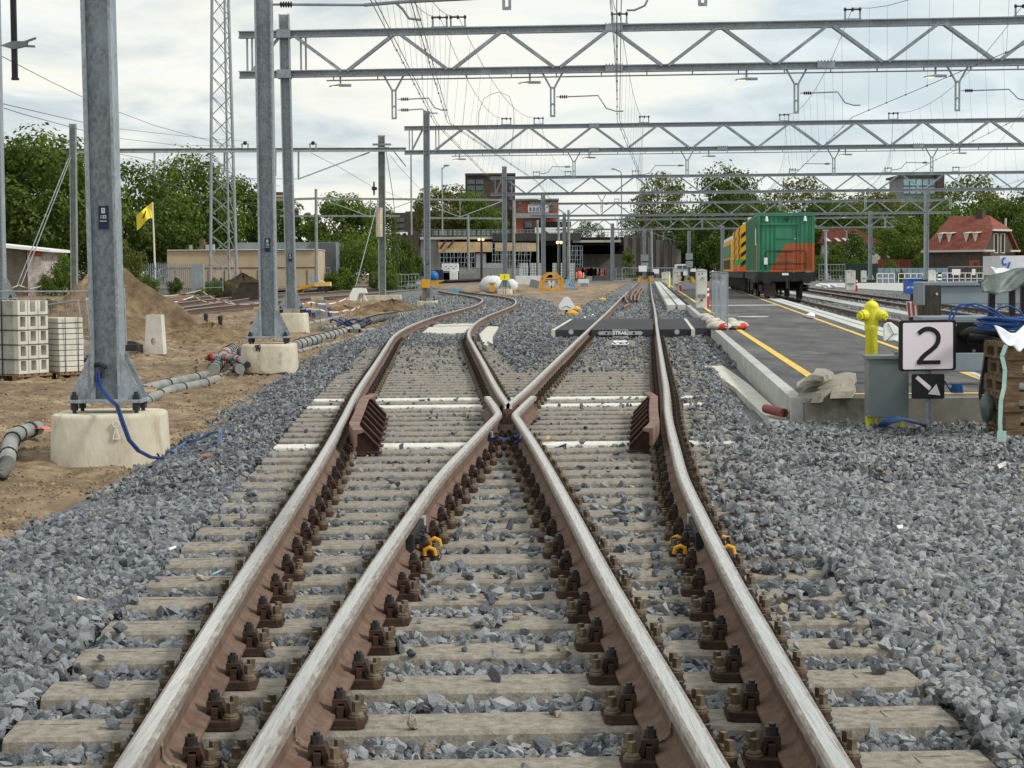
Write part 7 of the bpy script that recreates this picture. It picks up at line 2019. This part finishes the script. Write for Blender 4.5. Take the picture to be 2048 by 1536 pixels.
# ================================================================ rail vehicles
M_green = mat('container_green', (62, 138, 104), (52, 120, 90), sc=1.2, rough=.5, c3=(48, 104, 80), sc3=1.6, stretch=(1, 1, .35))
M_oran = mat('container_orange', (186, 98, 54), (168, 84, 46), sc=1.2, rough=.5, c3=(148, 78, 48), sc3=1.6, stretch=(1, 1, .35))
M_gside = mat('container_side', (74, 134, 98), (64, 118, 86), sc=1.2, rough=.55)
M_chas = mat('wagon_black', (46, 44, 44), (32, 31, 31), sc=3, rough=.7)
M_wheel = mat('wheel_steel', (78, 72, 66), (50, 46, 44), sc=4, rough=.6, metal=.3)
M_vy = mat('vehicle_yellow', (236, 176, 26), (222, 158, 20), sc=.8, rough=.45)
WA = -math.atan(.083)
WO = Vector((float(T2(83.5)) + .06, 83.5, 0))
TW = rot(WO, WA)                                    # x right, y away along the track
t = thing('container', 'green and orange container on the flat wagon', 'container', TW(0, 0, 1.44), WA)
def wpoly(b, pts, ext, mi=0): b.poly([TW(*p) for p in pts], TW(*ext) - TW(0, 0, 0), mi)
h0, h1, hw, CL = 1.42, 3.98, 1.23, 13.0
b = MB()
for x0, x1, z0, z1 in ((-hw, hw, h1 - .12, h1), (-hw, hw, h0, h0 + .1), (-hw, -hw + .1, h0 + .1, h1 - .12), (hw - .1, hw, h0 + .1, h1 - .12)): obox(TW, b, x0, x1, 0, .1, z0, z1)
obox(TW, b, -hw + .003, hw - .003, .1, CL, h1 - .06, h1 - .003)
b.build('corner_frame', M_green, t)
def split(x):    # height of the slanted paint edge
    return h0 + np.clip((x + .74) / .74, 0, 1) * 1.24
def col_panel(b, x0, x1, y, z0, z1):
    """front sheet split into orange below and green above"""
    s0, s1 = min(z1, max(z0, float(split(x0)))), min(z1, max(z0, float(split(x1))))
    b.add([TW(x0, y, z0), TW(x1, y, z0), TW(x1, y, s1), TW(x0, y, s0)], [(0, 1, 2, 3)], 1)
    b.add([TW(x0, y, s0), TW(x1, y, s1), TW(x1, y, z1), TW(x0, y, z1)], [(0, 1, 2, 3)], 0)
b = MB(); xs = np.linspace(-hw + .1, hw - .1, 25)
for i in range(24):
    y = .06 if i % 2 else .095
    col_panel(b, xs[i], xs[i + 1], y, h0 + .1, h1 - .12)
    if i < 23: b.add([TW(xs[i + 1], .06, h0 + .1), TW(xs[i + 1], .095, h0 + .1), TW(xs[i + 1], .095, h1 - .12), TW(xs[i + 1], .06, h1 - .12)], [(0, 1, 2, 3)], 1 if False else 0)
b.build('end_sheet', [M_green, M_oran], t)
b = MB(); obox(TW, b, hw - .1, hw + .003, -.003, .1, h0 + .1, h0 + 1.24); obox(TW, b, -.7, hw + .003, -.003, .1, h0, h0 + .1); b.build('orange_edge', M_oran, t)
b = MB(); xs = np.linspace(-.46, .42, 9)
for i in range(8): col_panel(b, xs[i], xs[i + 1], .045, h0 + .12, h1 - .5)
do = b.build('door', [M_green, M_oran], t)
b = MB()
for z in (h0 + .45, h0 + .9, h0 + 1.45, h0 + 1.98): obox(TW, b, -.40, .34, .02, .044, z, z + .03)
b.build('door_rib', M_green, do); b = MB(); obox(TW, b, -hw + .12, .5, .0, .05, h1 - .5, h1 - .42); b.build('door_header', M_green, t)
b = MB(); obox(TW, b, .34, .42, .01, .04, h0 + 1.42, h0 + 1.47); b.build('door_handle', M_alu, do)
b = MB(); obox(TW, b, -hw, -hw + .05, .1, CL, h0, h1); obox(TW, b, hw - .05, hw, .1, CL, h0, h1)
for i in range(int(CL / .5)): obox(TW, b, -hw - .012, -hw + .002, .2 + i * .5, .42 + i * .5, h0 + .1, h1 - .1)
b.build('side_wall', M_gside, t)
b = MB(); obox(TW, b, -hw - .015, -hw - .012, .12, 1.0, h0, h0 + 1.25); b.build('orange_patch', mat('faded_orange', (196, 116, 84), rough=.6), t)
b = MB(); obox(TW, b, -hw - .02, -hw - .012, 1.2, 2.2, h0 + 1.2, h0 + 1.95); b.build('side_window', M_sign, t); b = MB(); obox(TW, b, -hw - .025, -hw - .013, .6, 1.1, h0 + 1.25, h0 + 2.1); b.build('side_vent', M_darkb, t)
for x in (-.85, .82):
    b = MB(); b.lathe(TW(x, .0, h1 - .22), [(.08, -.12), (.05, .06), (.02, .1)], 10); b.build('marker_lamp', M_sign, t)
b = MB(); obox(TW, b, -.06, .12, -.02, .06, h1 - .3, h1 - .2); b.build('vent_hood', M_dark, t)
b = MB(); b.box(TW(-.88, -.02, h0 + .48), (.15, .06, .3), WA); b.build('tail_board', M_sign, t)
b = MB(); b.tube([TW(-.9, -.03, h0 + .1), TW(-.9, -.03, h0 + .85), TW(-.82, -.03, h0 + .92), TW(.8, -.03, h0 + .92), TW(.87, -.03, h0 + .85), TW(.87, -.03, h0 + .1)], .02, 6); b.tube([TW(-.9, -.03, h0 + .35), TW(.87, -.03, h0 + .35)], .02, 6); b.tube([TW(0, -.03, h0 + .0), TW(0, -.03, h0 + .92)], .016, 6); b.build('hand_rail', M_chas, t)
t = thing('flat_wagon', 'black flat wagon with buffers carrying the green container', 'wagon', TW(0, 0, .2), WA)
b = MB(); obox(TW, b, -1.28, 1.28, -.12, .25, 1.0, 1.4); obox(TW, b, -1.25, 1.25, .25, CL + .5, 1.1, 1.39); obox(TW, b, -1.32, -1.2, .3, 3.6, .95, 1.25); b.build('chassis', M_chas, t)
for x in (-.87, .87):
    b = MB()
    c = TW(x, -.12, 1.15); b.tube([c, c + Vector((0, -.3, 0))], .11, 12); b.tube([c + Vector((0, -.3, 0)), c + Vector((0, -.36, 0))], .25, 20); b.build('buffer', M_chas, t)
b = MB(); obox(TW, b, -.18, .1, -.145, -.122, 1.27, 1.37); b.build('number_plate', M_sign, t)
b = MB(); b.tube([TW(0, -.2, 1.1), TW(0, -.4, 1.0), TW(.02, -.38, .7)], .05, 8); b.tube([TW(.1, -.2, 1.0), TW(.12, -.22, .55)], .03, 6); b.build('coupling', M_chas, t)
b = MB(); obox(TW, b, -.95, -.45, .1, .5, .35, .95); b.build('tool_box', M_darkb, t)
b = MB(); b.tube([TW(-1.0, -.1, .85), TW(-1.0, -.1, .72), TW(-.6, -.1, .72), TW(-.6, -.1, .85)], .02, 5); b.build('step_bar', M_chas, t)
b = MB(); b.tube([TW(.6, -.1, .85), TW(.6, -.1, .72), TW(1.0, -.1, .72), TW(1.0, -.1, .85)], .02, 5); b.build('step_bar', M_chas, t)
for yy in (1.2, 3.0, 10.2, 12.0):
    b = MB(); b.tube([TW(-G, yy, .66), TW(G, yy, .66)], .08, 8)
    for s in (-1, 1): b.tube([TW(s * (G - .06), yy, .66), TW(s * (G + .02), yy, .66)], .46, 24); b.tube([TW(s * (G - .1), yy, .66), TW(s * (G - .06), yy, .66)], .49, 24)
    b.build('wheelset', M_wheel, t)
for y0 in (.6, 9.6):
    b = MB(); obox(TW, b, -1.02, -.92, y0, y0 + 3, .55, .85); obox(TW, b, .92, 1.02, y0, y0 + 3, .55, .85); obox(TW, b, -.9, .9, y0 + 1.3, y0 + 1.7, .6, 1.1); b.build('bogie_frame', M_chas, t)
# yellow machine behind
WY = CL + 2.4
t = thing('rail_machine', 'yellow rail machine with black diagonal stripes and a green band behind the container', 'rail vehicle', TW(0, WY, .2), WA)
for y0, y1, zt_ in ((WY + 2, WY + 6.8, 3.82), (WY + 9, WY + 14, 3.72)):
    b = MB(); obox(TW, b, -1.36, 1.3, y0, y1, 2.1, zt_); wpoly(b, [(-1.36, y0, zt_), (-1.36, y1, zt_), (-1.0, y1, zt_ + .25), (-1.0, y0, zt_ + .25)], (2.2, 0, 0)); b.build('hopper_body', M_vy, t)
    b = MB(); obox(TW, b, -1.37, 1.3, y0, y1, 1.75, 2.1); b.build('green_band', mat('band_green', (74, 170, 56), rough=.5), t)
    b = MB(); obox(TW, b, -1.37, 1.3, y0, y1, 1.45, 1.75); b.build('red_band', mat('band_orange', (226, 92, 44), rough=.5), t)
    for k in range(4):
        z = 1.9 + k * .5
        b = MB(); b.poly([TW(-1.3, y0 - .01, z), TW(-1.3, y0 - .01, z - .2), TW(-.7, y0 - .01, z + .3), TW(-.7, y0 - .01, z + .5)], (0, -.02, 0)); b.build('black_stripe', M_blk, t)
        b = MB(); b.poly([TW(-1.375, y0 + .2, z + .5), TW(-1.375, y0 + .2, z + .3), TW(-1.375, y0 + 2.4, z - .1), TW(-1.375, y0 + 2.4, z + .1)], (-.01, 0, 0)); b.build('black_stripe', M_blk, t)
    b = MB(); obox(TW, b, -.9, -.3, y0 + .6, y0 + 1.6, zt_ + .25, zt_ + .5); b.build('roof_vent', M_sign, t)
b = MB(); obox(TW, b, -1.3, 1.3, WY, WY + 36, 1.1, 1.45); b.build('chassis', M_chas, t)
b = MB(); obox(TW, b, -1.35, 1.3, WY + 17, WY + 34, 1.45, 3.4); b.build('cab_body', M_vy, t); b = MB(); obox(TW, b, -1.38, 1.32, WY + 18, WY + 33, 2.3, 3.1); b.build('cab_band', M_gside, t); b = MB(); obox(TW, b, -1.3, 1.25, WY + 17, WY + 34, 3.4, 3.62); b.build('cab_roof', M_sign, t)
b = MB()
for k in range(6): obox(TW, b, -1.39, -1.36, WY + 18.5 + k * 2.4, WY + 20.2 + k * 2.4, 1.6, 2.2)
b.build('side_door', M_brown, t)
for k in range(10):
    yy = WY + 1.5 + k * 3.4; b = MB()
    for s in (-1, 1): b.tube([TW(s * (G - .06), yy, .62), TW(s * (G + .04), yy, .62)], .42, 18)
    b.tube([TW(-G, yy, .62), TW(G, yy, .62)], .08, 6); b.build('wheelset', M_wheel, t)
for k in range(26):
    b = MB(); obox(TW, b, -1.2, -1.0, WY + .5 + k * 1.35, WY + .9 + k * 1.35, .35 + RND.uniform(0, .3), 1.1); b.build('underframe_box', M_chas, t)
# ================================================================ houses, fences and railings on the right
M_tile = mat('roof_tile', (144, 84, 68), (112, 64, 54), sc=.9, rough=.9, bump=1.4, bsc=2.2, stretch=(1, 1, 5), c3=(120, 70, 54), sc3=.5)
M_tile2 = mat('old_roof_tile', (132, 78, 62), (104, 62, 50), sc=.9, rough=.9, bump=1.4, bsc=2.2, stretch=(1, 1, 5))
M_hbrick = mat('house_brick', (88, 77, 68), (70, 62, 55), sc=2.2, rough=.95, bump=.3)
M_eave = mat('cream_eave', (196, 190, 178), rough=.7)
DH = 238.0
hc = atd(1966, 566, DH)
t = thing('brick_house', 'brown brick house with a red tiled half hipped roof and white dormers', 'house', hc, RAD(47))
TH = rot(Vector((hc.x, DH, 0)), RAD(47))
# local axes: -x runs along the long front (to the left), +y runs along the gable (to the right and away)
HL, HWD, ZE, ZR = 8.2, 7.4, 4.0, 8.2
def HX(x, y, z): return TH(y, x, z) if False else Vector((hc.x, DH, 0)) + Vector((-.707, .707, 0)) * x + Vector((.707, .707, 0)) * y + Vector((0, 0, z))
def hpoly(pts, ext, m, name, par): b = MB(); b.poly([HX(*p) for p in pts], HX(*ext) - HX(0, 0, 0)); return b.build(name, m, par)
def hbox(b, x0, x1, y0, y1, z0, z1, mi=0):
    P = [HX(x, y, z) for x in (x0, x1) for y in (y0, y1) for z in (z0, z1)]; b.add(P, [(0, 1, 3, 2), (4, 6, 7, 5), (0, 4, 5, 1), (2, 3, 7, 6), (0, 2, 6, 4), (1, 5, 7, 3)], mi)
b = MB(); hbox(b, 0, HL, 0, HWD, -.5, ZE); b.poly([HX(.01, .0, ZE), HX(.01, HWD, ZE), HX(.01, HWD * .72, 6.55), HX(.01, HWD * .28, 6.55)], HX(.25, 0, 0) - HX(0, 0, 0)); w = b.build('wall', M_hbrick, t)
b = MB(); e = .45
rid0, rid1 = 1.5, HL - 1.2
A_, B_, C_, D2 = HX(-e, -e, ZE - .15), HX(HL + e, -e, ZE - .15), HX(rid1, HWD / 2, ZR), HX(rid0, HWD / 2, ZR)
E_, F_ = HX(-e, HWD + e, ZE - .15), HX(HL + e, HWD + e, ZE - .15)
g0, g1 = HX(-.35, HWD * .25, 6.5), HX(-.35, HWD * .75, 6.5)
b.add([A_, B_, C_, D2, E_, F_, g0, g1], [(0, 6, 3, 2, 1), (4, 5, 2, 3, 7), (6, 7, 3), (1, 2, 5)])
ro = b.build('roof', M_tile, t); s = ro.modifiers.new('thick', 'SOLIDIFY'); s.thickness = .18; s.offset = 1
b = MB(); b.bar(HX(-.5, -.5, ZE - .15), HX(HL + .5, -.5, ZE - .15), .22, .25); b.bar(HX(-.5, -.5, ZE - .15), HX(-.5, 1.8, ZE - .15), .22, .2); b.bar(HX(-.5, HWD - 1.8, ZE - .15), HX(-.5, HWD + .6, ZE - .15), .22, .2); b.bar(HX(-.42, HWD * .2, 6.45), HX(-.42, HWD * .8, 6.45), .25, .25); b.build('eave', M_eave, t)
b = MB(); hbox(b, 2.1, 3.1, HWD / 2 - .5, HWD / 2 + .4, ZR - .9, ZR + .75); b.build('chimney', M_darkb, ro)
b = MB(); b.tube([HX(.3, HWD * .78, 6.3), HX(.3, HWD * .78, 8.0)], .13, 8); b.build('flue', M_eave, ro)
for x in (1.4, 2.7, 5.2, 6.5):
    b = MB(); zc = 5.35
    b.poly([HX(x - .36, .35, zc + .7), HX(x + .36, .35, zc + .7), HX(x, .32, zc - .5)], HX(0, .12, 0) - HX(0, 0, 0)); b.poly([HX(x - .4, .25, zc + .7), HX(x + .4, .25, zc + .7), HX(x + .4, 1.7, zc + .88), HX(x - .4, 1.7, zc + .88)], (0, 0, .07)); b.build('dormer', M_eave, ro)
def hwin(face, u0, u1, z0, z1, m, frame=True, d_=.0):
    P = (lambda u, o, z: HX(u, -o, z)) if face == 'long' else (lambda u, o, z: HX(-o, u, z))
    b = MB(); Q = [P(u, o, z) for u in (u0, u1) for o in (-.05, .03) for z in (z0, z1)]; b.add(Q, [(0, 1, 3, 2), (4, 6, 7, 5), (0, 4, 5, 1), (2, 3, 7, 6), (0, 2, 6, 4), (1, 5, 7, 3)]); o = b.build('window', m, t)
    if frame:
        b = MB(); c = [P(u0, .05, z0), P(u1, .05, z0), P(u1, .05, z1), P(u0, .05, z1)]
        for i in range(4): b.bar(c[i], c[(i + 1) % 4], .14, .1)
        b.build('frame', M_eave, o)
hwin('gable', HWD * .33, HWD * .45, 3.6, 6.0, M_void); hwin('gable', HWD * .55, HWD * .67, 3.6, 6.0, M_void)
hwin('gable', HWD * .32, HWD * .44, .2, 2.6, M_eave, False); hwin('gable', HWD * .56, HWD * .68, .2, 2.6, M_eave, False)
for u in (.8, 2.6, 3.7, 4.8, 5.9, 6.9): hwin('long', u, u + .55, .3, 2.4, M_brown if u < 3 else M_darkb, False)
hwin('long', .5, 2.0, 1.7, 2.7, M_orange, False)
b = MB(); hbox(b, -.02, .1, HWD, HWD + 6, 2.9, 3.3); hbox(b, .2, 5, HWD + .02, HWD + 6, -.5, 2.9); b.build('side_wing', M_hbrick, t)
t = thing('far_house', 'white house with a red roof and slanted skylights behind the low trees', 'house', atd(1715, 560, 285))
b = MB(); P = [atd(x, y, 285) for x, y in ((1640, 487), (1768, 487), (1714, 458), (1650, 458))]; b.add(P + [p + Vector((0, 9, 0)) for p in P[:2]] + [P[2] + Vector((0, 4.5, 0)), P[3] + Vector((0, 4.5, 0))], [(0, 1, 2, 3), (1, 5, 6, 2), (5, 4, 7, 6), (4, 0, 3, 7), (3, 2, 6, 7), (0, 4, 5, 1)]); ro = b.build('roof', M_tile, t)
for x in (1648, 1668, 1683, 1693, 1702):
    b = MB(); b.poly([atd(q, y, 284.85) for q, y in ((x, 476), (x + 7, 476), (x + 15, 482.5), (x + 8, 482.5))], (0, .1, 0)); b.build('skylight', M_sign, ro)
pbox('wall', M_eave, t, 1644, 1761, 488, 560, 286, 7)
pbox('annex', M_darkb, t, 1758, 1775, 500, 560, 287, 5)
t = thing('parasol', 'closed white parasol beside the far white house', 'parasol', atd(1776, 530, 280)); b = MB(); b.lathe(atd(1776, 518, 280), [(.26, 0), (.22, .5), (.08, 1.3), (.02, 1.4)], 8); b.build('cloth', M_sign, t); b = MB(); b.tube([atd(1776, 550, 280), atd(1776, 510, 280)], .04, 5); b.build('pole', M_galv, t)
def board_fence(name, label, x0, x1, y0, y1, d, m, n):
    t = thing(name, label, 'fence', atd(x0, y1, d)); b = MB()
    for i in range(n):
        a, c = atd(x0 + (x1 - x0) * i / n, y1, d), atd(x0 + (x1 - x0) * (i + .96) / n, y0, d); b.bx(a.x, c.x, d + (i % 2) * .05, d + .1 + (i % 2) * .05, a.z, c.z)
    b.build('boards', m, t); b = MB(); b.bar(atd(x0, y0 + 1, d + .2), atd(x1, y0 + 1, d + .2), .12); b.build('top_rail', m, t)
board_fence('board_fence', 'dark green board fence behind the small white cabinet', 1688, 1756, 527, 566, 238, mat('fence_green', (44, 66, 56), (34, 52, 44), sc=1, rough=.8), 22)
board_fence('board_fence', 'red brown wooden fence behind the grey blue wall', 1756, 1822, 519, 536, 250, mat('fence_redbrown', (124, 66, 54), (100, 52, 44), sc=1, rough=.9), 20)
board_fence('sheet_wall', 'grey blue sheet wall behind the white railings', 1757, 1896, 536, 566, 232, mat('blue_grey_sheet', (140, 158, 168), (120, 138, 148), sc=.6, rough=.7), 24)
fence_panel('dark mesh fence right of the wagon below the bushes', P4([(1638, 563, 236), (1690, 563, 236), (1690, 529, 236), (1638, 529, 236)]), cell=.35, foot=False, r=.05, mw=.02)
fence_panel('tall grey mesh fence in front of the brick house', P4([(1896, 566, 225), (2075, 568, 222), (2075, 532, 222), (1896, 534, 225)]), cell=.3, foot=False, r=.05, mw=.016)
def railing(label, x0, x1, y0, y1, d):
    t = thing('white_railing', label, 'railing', atd(x0, y1, d)); b = MB()
    for y in (y0, (y0 + y1) / 2): b.bar(atd(x0, y, d), atd(x1, y, d), .07)
    b.build('rail_bar', M_sign, t); n = max(2, int((x1 - x0) / 11))
    for i in range(n + 1):
        b = MB(); b.bar(atd(x0 + (x1 - x0) * i / n, y1, d), atd(x0 + (x1 - x0) * i / n, y0, d), .07); b.build('upright', M_sign, t)
railing('short white railing left of the gap, in front of the grey blue wall', 1754, 1789, 547, 566, 214)
railing('white railing from the gap to the white cabinet above the buffer beam', 1797, 1858, 547, 567, 212)
railing('long white railing right of the white cabinet below the brick house', 1871, 1966, 546, 568, 210)
t = thing('warning_marker', 'black and white striped marker board beside the long white railing', 'marker', atd(1879, 568, 205)); b = MB(); a, c = atd(1876, 568, 205), atd(1883, 545, 205)
for i in range(6): b.bx(a.x, c.x, 205, 205.06, a.z + (c.z - a.z) * i / 6, a.z + (c.z - a.z) * (i + .98) / 6, i % 2)
b.build('striped_board', [M_sign, M_blk], t)
for k, (x0, x1) in enumerate(((1904, 1921), (1944, 1951))): boxat('notice_board', ['wide white notice panel on the mesh fence by the brick house', 'narrow white notice panel on the mesh fence by the brick house'][k], 'panel', x0, x1, 538, 550, 221, .06, M_sign)
for k, x in enumerate((1888, 1903, 1919)):
    t = thing('bicycle', ['leftmost parked bicycle behind the long white railing', 'middle parked bicycle with red bags behind the long white railing', 'right parked bicycle behind the long white railing'][k], 'bicycle', atd(x, 567, 213))
    for s in (-4.5, 4.5):
        b = MB(); c = atd(x + s, 563, 213); b.tube([c + Vector((.3 * math.cos(a), 0, .3 * math.sin(a))) for a in np.linspace(0, 6.28, 16)], .035, 5); b.build('wheel', M_blk, t)
    b = MB(); b.tube([atd(x - 4.5, 563, 213), atd(x - 1, 558, 213), atd(x + 3, 557, 213), atd(x + 4.5, 563, 213)], .03, 5); b.tube([atd(x + 3, 557, 213), atd(x + 3.5, 553, 213), atd(x + 1.5, 552.5, 213)], .025, 5); b.build('frame', M_red if k else M_dark, t)
    b = MB(); b.ell(atd(x - 1, 555.5, 213), (.12, .08, .05)); b.build('saddle', M_blk, t)
boxat('white_trailer', 'big white box trailer with a blue scribble right of the brick house gable', 'trailer', 2000, 2075, 511, 550, 110, 4, mat('trailer_white', (214, 216, 222), (196, 198, 206), sc=.6, rough=.6))
b = MB(); b.tube([atd(2009 + 4 * math.cos(a), 523 + 7 * math.sin(a), 109.95) for a in np.linspace(.6, 5.2, 14)], .05, 5); b.tube([atd(2014, 541, 109.95), atd(2018, 530, 109.95), atd(2020, 524, 109.95)], .05, 5)
tag(b.build('blue_scribble', M_bblue), 'blue sprayed scribble on the white box trailer', 'scribble')

for pts, col, lab in ((((333, 1098), (352, 1092), (356, 1096), (338, 1103)), M_sign, 'white plastic scrap on the left gravel beside the sleeper ends'), (((392, 912), (425, 906), (432, 912), (398, 916)), mat('dry_leaf', (150, 96, 60), rough=.9), 'brown strip of wood lying on the gravel below the blue cable loop'), (((418, 1150), (446, 1138), (448, 1142), (424, 1154)), mat('cyan_scrap', (132, 164, 176), rough=.7), 'pale blue plastic strip on the left gravel near the rail'), (((120, 1192), (160, 1194), (186, 1204), (150, 1202)), M_clight, 'flat beige chip on the gravel at the lower left'), (((1790, 1052), (1806, 1050), (1808, 1058), (1794, 1060)), M_sign, 'small white fragment on the right gravel'), (((1990, 930), (2012, 922), (2016, 930), (1996, 942)), M_clight, 'pale pointed stone below the pallet stack'), (((1088, 876), (1098, 872), (1102, 877), (1092, 880)), M_yel, 'tiny yellow plastic piece between the inner rails')):
    b = MB(); c = sum((at(x, y, .035) for x, y in pts), Vector()) / len(pts); b.poly([c + (at(x, y, .035) - c) * .7 for x, y in pts], (.003, 0, .006)); tag(b.build('scrap', col), lab, 'scrap')
